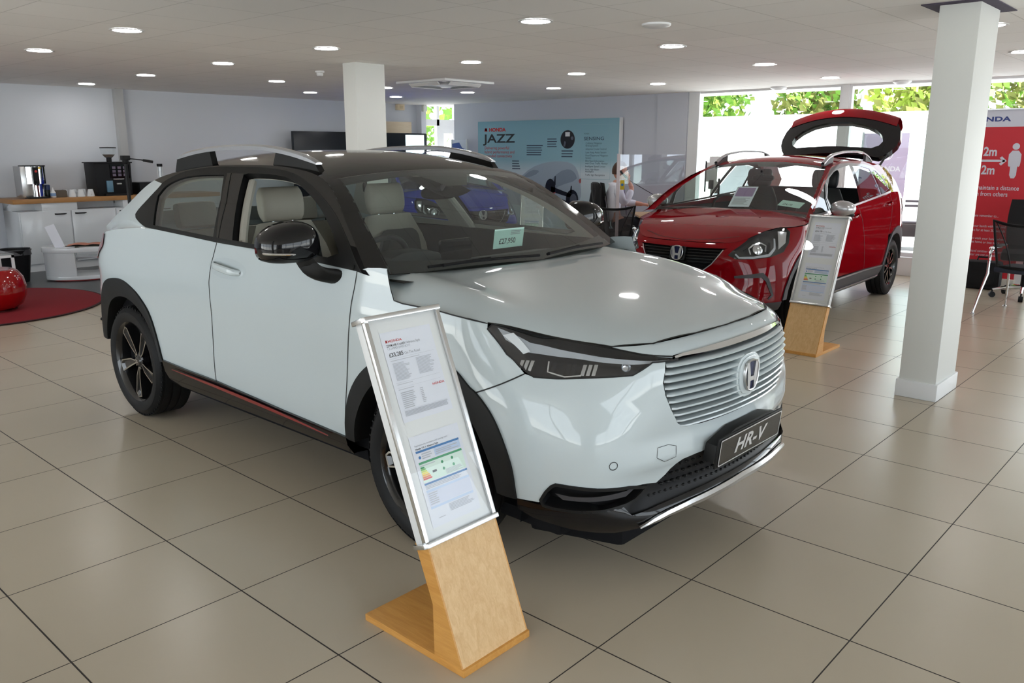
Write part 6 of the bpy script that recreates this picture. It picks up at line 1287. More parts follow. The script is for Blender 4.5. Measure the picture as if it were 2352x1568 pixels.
    # ---- back wall items ----
    t = thing('display_wall', 'long black display board with a lit pale screen at its right end', 'display board', (6.76, 10.30, 0)); b = MB(); b.box(-.02, 2.98, 0, .07, .55, 1.91); b.done('panel', mat_w('black board', (24, 28, 32), .25), t, bevel=.004); b = MB(); b.box(2.44, 2.90, -.006, 0, .85, 1.88); b.done('screen', mat('lit screen', srgb(220, 250, 255), .3, emit=(.72, .96, 1, 1), estr=1.6), t)
    for x in (.3, 2.6): b = MB(); b.box(x - .03, x + .03, .02, .06, .02, .55); b.box(x - .05, x + .05, -.2, .28, 0, .02); b.done('foot', M_['black_plastic'], t)
    t = thing('wall_panel', 'pale wooden panel on the white wall above the black display board', 'panel', (8.9, 10.7, 2.0)); b = MB(); b.box(0, .78, -.03, 0, -.10, .13); b.done('board', wood_mat('pale wood', srgb(222, 200, 168), srgb(232, 214, 186), 'X'), t, bevel=.003)
    t = thing('poster_board', 'small blue poster board standing left of the big blue wall board', 'poster', (9.95, 9.62, 0)); Fp = frame((0, 0, 0), (0, -1, 0), (0, 0, 1))
    b = MB(); b.box(-.21, .21, 1.05, 1.79, -.02, 0, M=Fp); b.done('panel', mat_w('poster pale', (206, 210, 222)), t); b = MB(); b.prism([(-.20, 1.08), (.20, 1.08), (.20, 1.60), (.08, 1.64), (.0, 1.74), (-.20, 1.72)], .0, .002, M=Fp); b.done('picture', mat_w('poster blue', (58, 82, 150)), t); b = MB(); b.box(.19, .215, .0, 1.80, -.03, .01, M=Fp); b.box(-.215, -.19, .0, 1.80, -.03, .01, M=Fp); b.box(-.2, .2, 0, .03, -.2, .2, M=Fp); b.done('frame', M_['white_plastic'], t)
    jazz_board()
    banner()
    # ---- sales desk ----
    e = Vector((.671, -.741, 0)); n = Vector((.741, .671, 0)); P0 = Vector((8.06, 4.24, 0)); ang = math.atan2(e.y, e.x)
    t = thing('desk', 'light wooden topped sales desk behind the red car bonnet', 'desk', tuple(P0), ang)
    b = MB(); b.box(0, 1.45, 0, .80, .715, .74); b.done('desktop', wood_mat('beech top', srgb(196, 160, 116), srgb(214, 180, 136), 'X', 1, .4), t, bevel=.003)
    for x in (.05, 1.36): b = MB(); b.box(x, x + .04, .08, .72, 0, .715); b.done('leg', M_['black_plastic'], t)
    b = MB(); b.box(.09, 1.36, .66, .68, .3, .715); b.done('modesty_panel', M_['black_plastic'], t)
    D = lambda x, y, z: tuple(P0 + e * x + n * y + Vector((0, 0, z)))
    t = thing('desk_phone', 'black desk telephone base at the right of the seated person', 'telephone', D(.72, .28, .74), ang); b = MB(); b.prism([(-.09, 0), (.09, 0), (.09, .02), (-.09, .06)], -.09, .09, M=frame((0, 0, 0), (0, 1, 0), (0, 0, 1))); b.done('body', M_['black_plastic'], t, bevel=.004); b = MB(); b.box(-.05, .05, -.06, .02, .04, .046); b.done('keypad', M_['trim_grey'], t)
    t = thing('computer_mouse', 'black computer mouse under the hand on the desk', 'mouse', D(.30, .30, .74), ang); MB().ell((0, 0, .016), .035, .055, .018).done('body', M_['black_plastic'], t)
    t = thing('reflection_prop', 'added white and black panel imitating a reflection in the clear screen', 'reflection prop', D(.98, .42, .74), ang + .15); b = MB(); b.box(-.02, .14, -.01, .01, .44, .70); b.box(.02, .22, -.012, -.004, .70, .78); b.done('panel', M_['white_plastic'], t); b = MB(); b.box(-.03, -.018, -.015, .015, .30, .72); b.box(.03, .09, -.02, .02, .34, .46); b.box(.17, .185, -.02, .02, .22, .48); b.done('reflection_bars', M_['black_plastic'], t); b = MB(); b.box(.06, .16, -.012, .012, .28, .44); b.box(.06, .08, -.01, .01, .0, .45); b.box(-.05, .20, -.08, .08, 0, .012); b.done('stand', M_['white_plastic'], t)  # added shapes imitating a reflection in the clear screen, no real display
    A = Vector((7.80, 4.42, 0)); t = thing('clear_screen', 'free-standing clear protective screen with a white post beside the seated person', 'screen', tuple(A), ang)
    b = MB(); b.box(-.02, .02, -.02, .02, 0, 1.555); pt = b.done('post', mat_w('pinkish white post', (206, 196, 200), .35), t, bevel=.003); b = MB(); b.box(-.16, .16, -.16, .16, 0, .012); b.box(.68, .92, -.16, .16, 0, .012); b.box(.785, .815, -.015, .015, 0, .74); b.done('foot', M_['white_plastic'], t)
    b = MB(); b.box(.02, .88, -.003, .003, .74, 1.545); b.done('sheet', M_['acrylic'], t); b = MB(); b.box(.028, .085, -.012, -.006, 1.09, 1.215); lb = b.done('notice', mat_w('yellow notice', (206, 178, 40)), pt); b = MB(); b.cyl((.056, -.0122, 1.155), (.056, -.014, 1.155), .018, 16); b.done('symbol', M_['ink_blue'], lb)
    mesh_chair('grey mesh visitor chair with chrome arms in front of the seated person', (7.23, 4.14, 0), math.radians(-42), 'mesh visitor chairs')
    mesh_chair('grey mesh visitor chair with chrome legs by the red banner at the right edge', (8.10, -.33, 0), math.radians(-100), 'mesh visitor chairs')
    office_chair('black office chair on chrome casters behind the right-hand mesh chair', (9.15, -.12, 0), math.radians(100), .50)
    t = thing('round_table', 'round white pedestal table at the right edge of the photo', 'table', (8.72, -.62, 0)); MB().lathe([(.29, 0), (.28, .012), (.06, .03)], 40).done('base', M_['white_plastic'], t); MB().lathe([(.05, .02), (.045, .70)], 24).done('pedestal', M_['white_plastic'], t); MB().lathe([(.33, .70), (.335, .715), (.33, .728), (0, .728)], 48).done('tabletop', M_['white_plastic'], t)
    t = thing('travel_bag', 'black soft case standing on the floor against the red banner', 'bag', (9.62, .40, 0), .1); b = MB(); b.box(-.12, .12, -.20, .20, .0, .33); b.done('body', M_['fabric_black'], t, bevel=.05); b = MB(); b.tube([(0, -.07, .32), (0, -.06, .37), (0, .06, .37), (0, .07, .32)], .012, 8); b.done('handle', M_['black_plastic'], t); b = MB(); b.box(-.13, -.118, -.14, .14, .06, .22); b.done('pocket', M_['fabric_black'], t, bevel=.01)
def jazz_board():
    t = thing('wall_board', 'large pale blue poster board reading JAZZ on the back wall', 'poster board', (10.10, 9.23, .22)); F = frame((-.035, 0, -.22), (0, -1, 0), (0, 0, 1))
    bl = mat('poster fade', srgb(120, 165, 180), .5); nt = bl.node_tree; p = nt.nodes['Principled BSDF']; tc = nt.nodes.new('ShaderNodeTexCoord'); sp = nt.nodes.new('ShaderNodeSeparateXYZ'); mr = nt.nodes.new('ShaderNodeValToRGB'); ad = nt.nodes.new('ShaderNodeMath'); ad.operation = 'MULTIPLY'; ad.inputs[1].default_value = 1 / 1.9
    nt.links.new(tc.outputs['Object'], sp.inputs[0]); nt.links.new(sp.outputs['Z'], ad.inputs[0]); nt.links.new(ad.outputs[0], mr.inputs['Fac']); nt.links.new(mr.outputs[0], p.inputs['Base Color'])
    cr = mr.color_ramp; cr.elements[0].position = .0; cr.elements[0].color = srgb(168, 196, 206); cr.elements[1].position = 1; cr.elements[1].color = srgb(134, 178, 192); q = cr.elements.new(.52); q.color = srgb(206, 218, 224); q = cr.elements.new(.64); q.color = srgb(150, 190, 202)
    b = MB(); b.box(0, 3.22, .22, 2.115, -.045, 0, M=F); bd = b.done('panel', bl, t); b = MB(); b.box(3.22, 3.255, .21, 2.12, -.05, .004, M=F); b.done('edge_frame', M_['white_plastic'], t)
    z = .0015
    T = lambda x, y: F @ Matrix.Translation((x, y, z))
    b = MB(); text(b, 'HONDA', .085, T(.29, 1.935), sx=1.30, bold=.004); b.prism([(.17, 1.935), (.20, 1.995), (.185, 1.995), (.178, 1.95), (.242, 1.95), (.235, 1.995), (.22, 1.995), (.25, 1.935)], z, z + .001, M=F)
    for i, s in enumerate(('Delivering powerful', 'hybrid performance and', 'extended connectivity')): text(b, s, .074, T(.17, 1.615 - .072 * i), sx=1.05)
    b.done('red_lettering', M_['ink_red'], bd, smooth=0)
    b = MB(); text(b, 'JAZZ', .215, T(.16, 1.735), sx=1.62, bold=.004); b.done('title_lettering', M_['ink'], bd, smooth=0)
    b = MB(); text(b, 'SENSING', .075, T(2.50, 1.765), sx=1.42, bold=.001)
    ls = ['Collision Mitigation', 'Braking System', 'Adaptive Cruise Control', 'Lane Keep Assist System', 'Road Departure Mitigation', 'System', 'Blind Spot Information', 'with Cross Traffic Monitor', 'Intelligent Speed Limiter', 'Auto High-Beam', 'Headlights', 'Traffic Sign Recognition']
    for i, (s, y) in enumerate(zip(ls, (1.70, 1.66, 1.605, 1.55, 1.50, 1.46, 1.41, 1.37, 1.32, 1.27, 1.235, 1.18))): text(b, s, .043, T(2.54, y))
    text(b, 'HONDA', .03, T(2.50, 1.86))
    b.done('list_lettering', M_['ink_slate'] if 'ink_slate' in M_ else mat_w('slate ink', (70, 86, 104)), bd, smooth=0)
    b = MB()
    for x0, x1, y0, y1, n, sd in ((1.22, 1.62, 1.50, 1.70, 5, 3), (1.70, 1.92, 1.64, 1.81, 4, 4), (2.02, 2.32, 1.47, 1.61, 3, 5), (.87, 1.08, 1.25, 1.43, 4, 6), (2.40, 2.52, .42, .48, 2, 8)): bars(b, x0, x1, y0, y1, n, F, z=z, ragged=.25, seed=sd, fill=.42)
    b.done('small_print', mat_w('slate ink', (70, 86, 104)), bd, smooth=0)
    b = MB(); b.add([(x, y, z) for x, y in rrect(2.43, 3.06, 1.12, 2.02, .004)] + [(x, y, z) for x, y in rrect(2.436, 3.054, 1.126, 2.014, .003)], [(k, (k + 1) % 20, (k + 1) % 20 + 20, k + 20) for k in range(20)], M=F); b.done('list_border', mat_w('pale outline', (150, 184, 196)), bd, smooth=0)
    b = MB(); b.prism(circ(2.15, 1.78, .155, 40, .155), 0, z, M=F); ph = b.done('round_photo', mat_w('photo dark', (26, 28, 36), .3), bd, smooth=0); b = MB(); rect(b, 2.10, 2.20, 1.83, 1.90, F, z * 2); b.done('photo_screen', M_['white_plastic'], ph, smooth=0); b = MB(); b.prism(circ(2.25, 1.80, .03, 14), z, z * 2, M=F); b.prism([(2.06, 1.66), (2.10, 1.66), (2.12, 1.74), (2.08, 1.75)], z, z * 2, M=F); b.done('photo_detail', mat_w('photo grey', (90, 96, 110)), ph, smooth=0)
    # ghosted car picture with its drive unit
    out = [(.55, .80), (.80, .95), (1.08, 1.13), (1.32, 1.29), (1.62, 1.385), (1.95, 1.415), (2.22, 1.395), (2.36, 1.30), (2.43, 1.12), (2.455, 1.0), (2.47, .85), (2.42, .72), (2.30, .60), (1.95, .56), (1.5, .60), (.9, .62), (.60, .68)]
    b = MB(); b.prism(rnd(out, 1), 0, z, M=F); gc = b.done('car_picture', mat_w('ghost car', (164, 178, 192)), bd, smooth=0)
    b = MB(); b.prism(rnd([(1.62, .80), (1.75, 1.05), (1.98, 1.24), (2.20, 1.29), (2.33, 1.22), (2.38, 1.10), (2.0, 1.00), (1.8, .90)], 1), z, z * 2, M=F); b.prism(rnd([(1.10, 1.10), (1.33, 1.26), (1.55, 1.25), (1.40, 1.15)], 1), z, z * 2, M=F); b.done('picture_windows', mat_w('ghost window', (138, 152, 168)), gc, smooth=0)
    b = MB(); b.prism(circ(1.78, .95, .115, 24, .16), z, z * 3, M=F); b.prism(circ(2.27, .77, .135, 28, .165), z, z * 3, M=F); b.prism([(1.80, .98), (2.25, .86), (2.27, .79), (1.80, .89)], z, z * 3, M=F); b.prism([(1.86, 1.02), (1.88, 1.16), (1.90, 1.16), (1.90, 1.0)], z, z * 3, M=F); b.prism([(2.22, .88), (2.24, 1.0), (2.26, 1.0), (2.26, .88)], z, z * 3, M=F); b.prism([(1.60, .84), (1.62, .86), (2.15, .74), (2.14, .71)], z, z * 3, M=F); b.done('drive_unit_picture', mat_w('photo black', (30, 32, 42), .4), gc, smooth=0)
    b = MB(); b.prism(circ(2.30, .765, .075, 20, .10), z * 3, z * 4, M=F); b.done('picture_wheel', mat_w('photo grey', (90, 96, 110)), gc, smooth=0)
    b = MB(); b.prism([(1.60, .80), (1.62, .815), (1.90, .88), (1.90, .865)], z, z * 4, M=F); b.prism(rnd([(2.40, 1.10), (2.455, 1.14), (2.46, 1.06), (2.43, 1.04)], 1), z, z * 2, M=F); b.done('picture_accent', mat_w('orange accent', (176, 96, 96)), gc, smooth=0)
def banner():
    t = thing('banner_stand', 'tall red roll-up banner reading 2m and maintain a distance', 'banner', (10.0, 1.0, 0)); F = frame((0, 0, 0), (0, -1, 0), (0, 0, 1))       # local x: to the reader's right
    b = MB(); b.box(-.01, .87, .0, .085, -.06, .06, M=F); b.done('base_cassette', mat_w('warm silver', (206, 200, 190), .35), t, bevel=.01); b = MB(); b.cyl(tuple(F @ Vector((.43, .08, -.03))), tuple(F @ Vector((.43, 2.06, -.03))), .012, 8); b.done('pole', M_['steel'], t)
    b = MB(); b.box(0, .86, .075, 1.875, -.001, .001, M=F); pr = b.done('print', mat_w('banner red', (196, 42, 54), .5), t); b = MB(); b.box(0, .86, 1.875, 2.07, -.001, .001, M=F); hd = b.done('header', mat_w('banner white', (206, 208, 220), .5), t); b = MB(); b.box(0, .86, 2.07, 2.085, -.012, .012, M=F); b.done('top_rail', M_['steel'], t)
    T = lambda x, y: F @ Matrix.Translation((x, y, .0018))
    b = MB(); v, f = text_geo('HONDA', .072, sx=1.62, bold=.003, space=1.05); w = max(p[0] for p in v); b.add([(p[0] - w + .61, p[1] + 1.94, .0018) for p in v], f, M=F); b.done('header_lettering', M_['ink_navy'], hd, smooth=0)
    b = MB()
    def tx(s, size, xr, y, bold=0, sx=.80): v, f = text_geo(s, size, sx=sx, bold=bold); w = max(p[0] for p in v); b.add([(p[0] - w + xr, p[1] + y, .0018) for p in v], f, M=F)
    tx('2m', .145, .505, 1.54, .004); tx('2m', .145, .505, 1.325, .004)
    b.box(.27, .60, 1.468, 1.494, .0012, .002, M=F)
    for sx, x0 in ((1, .62), (-1, .25)): b.prism([(x0, 1.481), (x0 - sx * .055, 1.535), (x0 - sx * .078, 1.515), (x0 - sx * .04, 1.481), (x0 - sx * .078, 1.447), (x0 - sx * .055, 1.427)][::sx], .0012, .002, M=F)
    for cx in (.70, .17):
        b.prism(circ(cx, 1.648, .038, 24), .0012, .002, M=F); b.prism(rnd([(cx - .065, 1.60), (cx + .065, 1.60), (cx + .065, 1.43), (cx + .045, 1.41), (cx + .036, 1.43), (cx + .036, 1.28), (cx - .036, 1.28), (cx - .036, 1.43), (cx - .045, 1.41), (cx - .065, 1.43)], 1), .0012, .002, M=F)
    tx('Please maintain a distance', .075, .785, 1.14, .0006); tx('of 2m from others', .075, .675, 1.065, .0006)
    for s, xr, y in (('Please remember to...', .61, .815), ('Wash your hands with soap and', .70, .69), ('do this for at least 20 seconds', .70, .64), ('Always wash your hands when', .70, .54), ('you get home or into work', .66, .495), ('Use hand sanitiser if soap and', .70, .385), ('water are not available', .64, .34)): tx(s, .043, xr, y)
    b.done('lettering', mat_w('banner white', (206, 208, 220), .5), pr, smooth=0)
# ---------- seated person on the telephone ----------
def skin_mesh(name, verts, edges, radii, m, parent, root=0, sub=2):
    me = bpy.data.meshes.new(name); me.from_pydata([tuple(v) for v in verts], edges, []); o = bpy.data.objects.new(name, me); COL.objects.link(o)
    md = o.modifiers.new('skin', 'SKIN'); md.use_smooth_shade = True
    for i, r in enumerate(radii): s = me.skin_vertices[0].data[i]; s.radius = (r, r) if np.isscalar(r) else r; s.use_root = (i == root)
    s = o.modifiers.new('sub', 'SUBSURF'); s.levels = s.render_levels = sub
    dg = bpy.context.evaluated_depsgraph_get(); n = bpy.data.meshes.new_from_object(o.evaluated_get(dg)); bpy.data.objects.remove(o); n.materials.clear(); n.materials.append(m)
    n.polygons.foreach_set('use_smooth', [True] * len(n.polygons)); q = bpy.data.objects.new(name, n); COL.objects.link(q); q.parent = parent; return q
def build_person():
    # local frame: faces +x, right hand side is -y
    t = thing('person', 'seated person in a white shirt holding a telephone to the face', 'person', (8.12, 4.72, .09), math.radians(-47))
    sk = mat('skin', srgb(204, 150, 130), .5); sh = mat('white shirt', srgb(222, 222, 232), .8, bump=(60, .3)); hr = mat('brown hair', srgb(74, 50, 38), .7, bump=(300, .6)); tr = mat('dark trousers', srgb(30, 31, 38), .9)
    V = [(0, 0, .50), (-.02, 0, .66), (-.01, 0, .82), (.02, 0, .98), (.045, 0, 1.06), (.06, 0, 1.12)]      # pelvis .. neck
    R = [(.16, .13), (.15, .12), (.165, .12), (.16, .11), (.07, .07), (.056, .056)]
    E = [(i, i + 1) for i in range(5)]
    def chain(src, pts, rs):
        p = src
        for q, r in zip(pts, rs): V.append(q); R.append(r); E.append((p, len(V) - 1)); p = len(V) - 1
        return p
    rw = chain(3, [(.02, -.17, 1.00), (.13, -.25, .80), (.24, -.12, 1.0), (.205, -.085, 1.085)], [.065, .048, .036, .028])
    lw = chain(3, [(.02, .17, 1.00), (.14, .24, .80), (.36, .12, .785), (.44, .10, .775)], [.065, .048, .036, .028])
    for sy in (-1, 1): chain(0, [(.14, sy * .10, .50), (.42, sy * .12, .52), (.43, sy * .12, .28), (.42, sy * .12, .02), (.53, sy * .13, -.045)], [.09, .07, .055, .042, .035])
    body = skin_mesh('body', V, E, R, sk, t)
    # head
    b = MB(); rows = []; H = Matrix.Translation((.085, 0, 1.235)) @ Matrix.Rotation(.12, 4, 'Y')
    for j in range(25):
        a = -PI / 2 + PI * j / 24; row = []
        for i in range(32):
            th = 2 * PI * i / 32; x, y, z = math.cos(a) * math.cos(th), math.cos(a) * math.sin(th), math.sin(a)
            px, py, pz = .098 * x, .076 * y, .122 * z
            if z < 0: px *= 1 - .12 * -z; py *= 1 - .28 * -z; px += .018 * -z if x > 0 else .012 * z * 0
            if x > 0: px -= .012 * abs(y) ** 2
            n_ = math.exp(-((y / .16) ** 2) - ((z + .12) / .17) ** 2) if x > .3 else 0; px += .026 * n_
            px += .008 * math.exp(-((y / .35) ** 2) - ((z + .48) / .09) ** 2) * (x > .3); px -= .006 * (math.exp(-(((abs(y) - .38) / .16) ** 2) - ((z - .02) / .12) ** 2)) * (x > .2)
            px += .009 * math.exp(-((y / .3) ** 2) - ((z + .82) / .12) ** 2) * (x > 0)
            row.append((px, py, pz))
        rows.append(row)
    b.grid(rows, closed=True); hd = b.done('head', sk, t, M=H, smooth=80)
    for sy in (-1, 1):
        b = MB(); b.ell((.0, sy * .078, -.012), .020, .010, .033, 12, 8); b.done('ear', sk, hd, M=H)
        b = MB(); b.ell((.083, sy * .032, .004), .010, .013, .009, 12, 8); b.done('eye', M_['white_plastic'], hd, M=H); b = MB(); b.tube([(.094, sy * .016, .024), (.094, sy * .034, .028), (.084, sy * .05, .022)], .004, 6); b.done('eyebrow', hr, hd, M=H)
    b = MB(); b.ell((.097, 0, -.062), .008, .024, .006, 12, 8); b.done('mouth', mat('lips', srgb(170, 100, 92), .5), hd, M=H)
    b = MB(); rows = []
    for j in range(15):
        a = -.45 + (PI / 2 + .45) * j / 14; row = []
        for i in range(32):
            th = 2 * PI * i / 32; x, y, z = math.cos(a) * math.cos(th), math.cos(a) * math.sin(th), math.sin(a)
            lo = .42 if x > .25 else (.05 if x > -.1 else -.5)
            z2 = max(z, lo * (1 if x > .25 else 1)); k = math.sqrt(max(0, 1 - z2 * z2)) / max(1e-6, math.cos(a)) if z < z2 else 1
            row.append((.106 * x * k - .004, .084 * y * k, .130 * z2 + .002))
        rows.append(row)
    b.grid(rows, closed=True); b.done('hair', hr, t, M=H, smooth=80)
    # shirt, tie, trousers
    idx = lambda pts, rs: (pts, [(i, i + 1) for i in range(len(pts) - 1)], rs)
    SV = [(0, 0, .54), (-.02, 0, .66), (-.01, 0, .82), (.02, 0, .98), (.045, 0, 1.065), (.02, -.17, 1.005), (.13, -.25, .80), (.235, -.13, .985), (.02, .17, 1.005), (.14, .24, .80), (.36, .12, .785)]
    SR = [(.172, .142), (.163, .133), (.178, .133), (.175, .125), (.068, .068), .082, .062, .046, .082, .062, .046]
    skin_mesh('shirt', SV, [(0, 1), (1, 2), (2, 3), (3, 4), (3, 5), (5, 6), (6, 7), (3, 8), (8, 9), (9, 10)], SR, sh, t)
    b = MB(); b.prism([(-.018, .02), (.018, .02), (.035, -.36), (0, -.40), (-.035, -.36)], 0, .006, M=frame((.142, 0, 1.03), (0, 1, 0), (-.12, 0, 1))); b.done('tie', mat('purple tie', srgb(92, 82, 128), .6), t)
    for sy in (-1, 1): skin_mesh('trousers', [(-.02, sy * .08, .52), (.16, sy * .10, .515), (.42, sy * .12, .53), (.43, sy * .12, .28), (.42, sy * .12, .10)], [(0, 1), (1, 2), (2, 3), (3, 4)], [.115, .10, .082, .068, .062], tr, t)
    # hands: palm and fingers
    def hand(w, d, up, side, curl):
        w, d, up, side = Vector(w), Vector(d).normalized(), Vector(up).normalized(), Vector(side).normalized()
        pv = [w - d * .03, w + d * .03, w + d * .07]; pr = [.026, (.032, .02), (.036, .018)]; pe = [(0, 1), (1, 2)]
        for k, L_ in enumerate((.068, .076, .071, .056)):
            o = (k - 1.5) * .018; base = w + d * .075 + side * o; q = len(pv); c = curl
            pv += [base, base + d * L_ * .45 * math.cos(c * .4) - up * L_ * .45 * math.sin(c * .4), base + d * L_ * (.45 * math.cos(c * .4) + .3 * math.cos(c)) - up * L_ * (.45 * math.sin(c * .4) + .3 * math.sin(c)), base + d * L_ * (.45 * math.cos(c * .4) + .3 * math.cos(c) + .2 * math.cos(c * 1.6)) - up * L_ * (.45 * math.sin(c * .4) + .3 * math.sin(c) + .2 * math.sin(c * 1.6))]
            pr += [.0095, .009, .0085, .0075]; pe += [(2, q), (q, q + 1), (q + 1, q + 2), (q + 2, q + 3)]
        q = len(pv); tb = w + d * .02 - side * .03; pv += [tb, tb + d * .03 - side * .02 - up * .01, tb + d * .058 - side * .022 - up * .024]; pr += [.012, .011, .009]; pe += [(1, q), (q, q + 1), (q + 1, q + 2)]
        skin_mesh('hand', pv, pe, pr, sk, t, root=1, sub=1)
    hand((.205, -.085, 1.085), (-.25, .05, 1), (.3, -1, 0), (1, .3, .2), .9)
    hand((.44, .10, .775), (1, -.1, -.1), (0, 0, 1), (0, -1, 0), .5)
    # telephone handset held to the ear, with its cord
    p = thing('telephone_handset', 'dark telephone handset held against the ear of the seated person', 'telephone', (8.12, 4.72, .09), math.radians(-47))
    b = MB(); b.tube([(.075, -.098, 1.235), (.115, -.118, 1.19), (.165, -.105, 1.145)], [.018, .012, .018], 10); b.done('handset', M_['black_plastic'], p); b = MB(); b.tube([(.165, -.105, 1.14), (.22, -.10, 1.10), (.40, -.02, 1.0), (.62, .05, .88), (.86, .10, .72)], .0045, 6); b.done('cord', M_['black_plastic'], p)
    c = office_chair('dark chair the seated person is sitting on', (8.25, 4.58, 0), math.radians(-47 - 90), .60)
    # jacket over the chair back
    j = thing('jacket', 'black jacket hung over the back of the chair behind the seated person', 'jacket', (8.25, 4.58, .05), math.radians(-47 - 90))
    b = MB(); rows = []
    for z, w_, d in ((1.12, .16, .03), (1.10, .22, .055), (1.02, .25, .07), (.80, .255, .075), (.55, .265, .07), (.34, .27, .06)):
        rows.append([(w_ * math.copysign(abs(math.cos(a)) ** .6, math.cos(a)) + .008 * math.sin(6 * a + z * 9), -.335 - .10 * (z - .56) / .55 + d * math.sin(a) + .006 * math.cos(7 * a), z) for a in np.linspace(0, 2 * PI, 32, endpoint=False)])
    b.grid(rows, closed=True); b.add(rows[0], [tuple(range(32))]); b.done('body', M_['fabric_black'], j, smooth=60)
    for sx in (-1, 1): b = MB(); b.tube([(sx * .22, -.42, 1.06), (sx * .285, -.44, .85), (sx * .29, -.43, .55), (sx * .285, -.42, .36)], [.045, .055, .05, .045], 12, flat=.7); b.done('sleeve', M_['fabric_black'], j)
# ---------- beyond the glass ----------
def build_outside():
    bx('ground_outside', mat('pale forecourt', srgb(186, 188, 190), .9, bump=(60, .3)), (-60, 70, -60, 70, -.30, -.125))
    bx('wall_outside', mat('white render', srgb(236, 238, 240), .9), (21, 21.3, -14, 30, -.13, 2.55))
    gm = [mat('leaf green', srgb(96, 140, 40), .7), mat('leaf yellow green', srgb(150, 170, 70), .7), mat('leaf olive', srgb(120, 124, 60), .7)]
    tk = mat('bark', srgb(92, 76, 60), .9)
    lb = ['leafy green tree outside at the left end of the big window', 'leafy tree outside, second from the left through the big window', 'yellowish tree outside right of the window post', 'olive tree outside, left of the right-hand column', 'leafy green tree outside above the red banner', 'leafy tree outside seen through the porch door']
    for i, (x, y, h, r, k) in enumerate(((24.0, 12.6, 5.2, 1.75, 0), (25.5, 9.2, 4.4, 1.4, 2), (25.0, 5.9, 4.8, 1.5, 1), (24.5, 2.6, 5.4, 1.6, 2), (24.0, -1.2, 5.6, 2.0, 0), (15.0, 17.5, 4.6, 2.0, 0))):
        t = thing('tree', lb[i], 'tree', (x, y, -.125), 0, 'trees outside the windows'); rn = random.Random(i)
        MB().tube([(0, 0, 0), (.05, .03, h * .35), (-.05, .05, h * .7)], [.16, .12, .07], 8).done('trunk', tk, t)
        b = MB(); b.cur = 0
        for j in range(1500):
            a, c, q = rn.random() * 2 * PI, rn.uniform(-1, 1), rn.random() ** .45; s = math.sqrt(1 - c * c)
            p = Vector((r * q * s * math.cos(a), r * q * s * math.sin(a), h * .66 + h * .36 * q * c)); d = Vector((rn.uniform(-1, 1), rn.uniform(-1, 1), rn.uniform(-1, 1))).normalized(); u = d.orthogonal().normalized(); v = d.cross(u); z = rn.uniform(.10, .2)
            b.cur = rn.choice((0, 0, 1)); b.add([tuple(p - u * z), tuple(p + v * z * .6), tuple(p + u * z), tuple(p - v * z * .6)], [(0, 1, 2, 3)])
        b.n = [(0, 0, 1)] * len(b.v)
        b.done('foliage', [gm[k], gm[(k + 1) % 3]], t, smooth=0)
    # white pickup seen past the red car
    wp = mat('white van paint', srgb(232, 234, 236), .3, 0, .8)
    t = thing('pickup_truck', 'pale pickup truck parked outside, seen between the red car and the column', 'truck', (14.6, 2.25, -.125), math.radians(-72))
    S = Matrix(((0, 0, 1, 0), (1, 0, 0, 0), (0, 1, 0, 0), (0, 0, 0, 1)))
    b = MB(); b.prism([(-.9, .55), (-.92, .95), (-.80, 1.08), (.15, 1.16), (5.2, 1.16), (5.2, .5), (-.7, .45)], -.95, .95, M=S); b.done('body', wp, t, bevel=.06)
    b = MB(); b.prism([(.15, 1.16), (.75, 1.78), (1.0, 1.84), (2.5, 1.84), (2.75, 1.16)], -.86, .86, M=S); b.done('cab', wp, t, bevel=.05)
    b = MB(); b.add([(-.76, .22, 1.22), (.76, .22, 1.22), (.68, .74, 1.75), (-.68, .74, 1.75)], [(0, 1, 2, 3)]); b.done('windscreen', mat_w('pale glass', (150, 190, 196), .1), t, M=Matrix.Translation((0, -.03, .02)))
    for z in (.80, .88): b = MB(); b.box(-.62, .62, -.945, -.90, z, z + .035); b.done('grille_bar', M_['trim_grey'], t)
    b = MB(); b.cyl((0, -.93, .86), (0, -.96, .86), .075, 20); b.done('badge', M_['chrome'], t)
    b = MB(); b.box(-.9, .9, -.97, -.6, .30, .52); b.done('bumper', M_['trim_black'], t, bevel=.03); b = MB(); b.box(-.26, .26, -.985, -.97, .52, .64); b.done('number_plate', M_['white_plastic'], t)
    for sx in (-1, 1):
        b = MB(); b.box(sx * .78 - .13, sx * .78 + .13, -.94, -.85, .76, .95); b.done('headlight', M_['lamp_silver'], t, bevel=.02)
        for y in (0, 3.2): b = MB(); b.cyl((sx * .70, y, .36), (sx * .95, y, .36), .36, 28); w = b.done('wheel', M_['rubber'], t); b = MB(); b.cyl((sx * .951, y, .36), (sx * .955, y, .36), .22, 20); b.done('hub_cap', M_['satin'], w)
    # flag banner outside
    t = thing('flag_banner', 'pale lilac banner with a maker badge standing outside behind the red car', 'banner', (12.0, 2.78, -.125)); F = frame((0, 0, 0), (0, -1, 0), (0, 0, 1))
    b = MB(); b.box(0, .66, .10, 1.98, -.004, .004, M=F); pr = b.done('print', mat_w('lilac banner', (206, 190, 216), .6), t); b = MB(); b.box(-.03, .0, 0, 2.0, -.015, .015, M=F); b.box(-.1, .9, 0, .03, -.2, .2, M=F); b.done('pole', M_['steel'], t)
    b = MB(); text(b, 'HONDA', .10, F @ Matrix.Translation((.18, 1.42, .006)), sx=1.05, bold=.003)
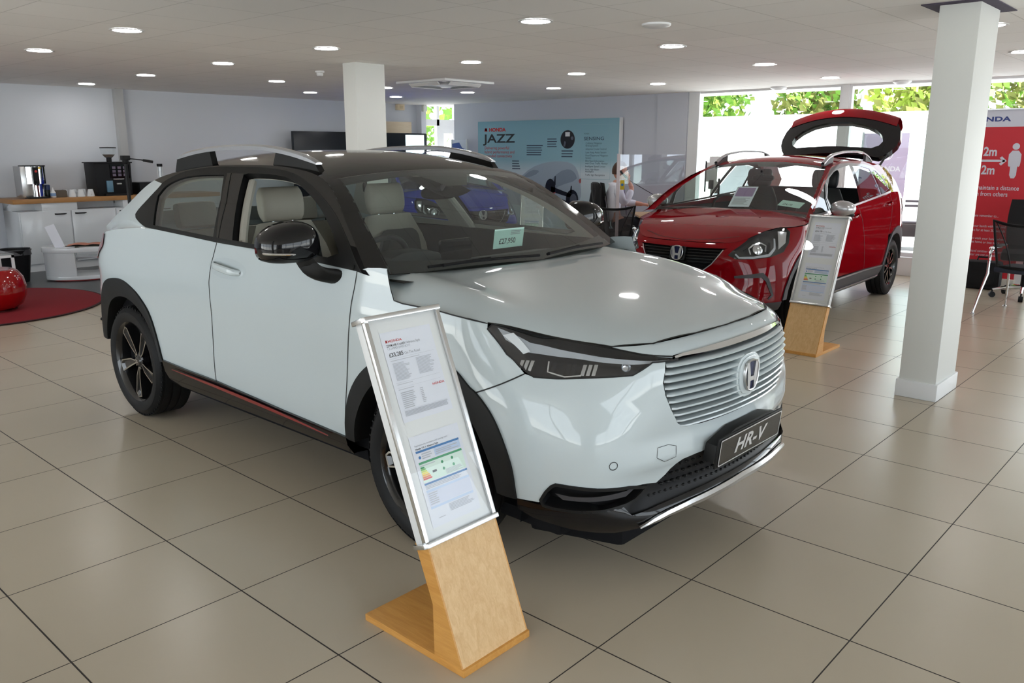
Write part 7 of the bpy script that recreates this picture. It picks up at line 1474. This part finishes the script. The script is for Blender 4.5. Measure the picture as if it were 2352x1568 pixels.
    o_ = rnd([(-.10, -.10), (.10, -.10), (.13, .10), (-.13, .10)], 2); n = len(o_); Q = F @ Matrix.Translation((.34, 1.68, .006)); b.add([(x, y, 0) for x, y in o_] + [(x * .86, y * .86, 0) for x, y in o_], [(k, (k + 1) % n, (k + 1) % n + n, k + n) for k in range(n)], M=Q); b.prism([(-.06, -.085), (-.085, .085), (-.05, .085), (-.035, .0), (.035, .0), (.05, .085), (.085, .085), (.06, -.085), (.035, -.085), (.03, -.03), (-.03, -.03), (-.035, -.085)], 0, .001, M=Q)
    b.done('lettering', mat_w('banner mark', (242, 240, 246), .6), pr, smooth=0)
# ---------- daylight ----------
def build_light():
    w = bpy.data.worlds.new('daylight'); SC.world = w; w.use_nodes = True; nt = w.node_tree; bg = nt.nodes['Background']
    bg.inputs[0].default_value = (.86, .93, 1.0, 1); bg.inputs[1].default_value = 3.6
    s = bpy.data.lights.new('sun', 'SUN'); s.energy = 34; s.angle = .01; s.color = (1, .95, .86); so = bpy.data.objects.new('sun', s); COL.objects.link(so)
    d = Vector((.25, -.75, -.62)); so.rotation_euler = d.to_track_quat('-Z', 'Y').to_euler()
    SC.view_settings.exposure = 0.28
# ---------- camera ----------
cd = bpy.data.cameras.new('camera'); cam = bpy.data.objects.new('camera', cd); COL.objects.link(cam)
cd.sensor_width = 36; cd.lens = 1901.77 / 2352 * 36; cd.clip_start = .05; cd.clip_end = 300
_f = Vector((.72202626, .65424507, -.2250366)).normalized(); _r = Vector((.67164894, -.7408688, .00105945)).normalized(); _u = _r.cross(_f)
cam.matrix_world = Matrix(((_r.x, _u.x, -_f.x, -1.39649757), (_r.y, _u.y, -_f.y, -2.02460463), (_r.z, _u.z, -_f.z, 1.59923702), (0, 0, 0, 1)))
SC.camera = cam
SC.view_settings.view_transform = 'Standard'; SC.view_settings.look = 'None'; SC.view_settings.gamma = 1; SC.view_settings.use_curve_mapping = False
build_room()
build_hrv()
build_jazz('deep red hatchback car with its tailgate raised, silver mirrors and black roof-high arches'.replace(' and black roof-high arches', ''), 'red_paint', (5.76, 1.775, 0), math.radians(-87.3), True, False, 'hatchbacks')
build_jazz('blue hatchback car seen through the white car windscreen', 'blue_paint', (6.8 + .3 * .86, 5.95 + .95 * .86, 0), math.radians(-17.5), False, True, 'hatchbacks')
build_props()
build_person()
build_outside()
build_light()
SC.cycles.use_denoising = True
SC.cycles.max_bounces = 10; SC.cycles.diffuse_bounces = 5; SC.cycles.glossy_bounces = 5; SC.cycles.transparent_max_bounces = 24; SC.cycles.caustics_reflective = False; SC.cycles.caustics_refractive = False; SC.cycles.sample_clamp_indirect = 6
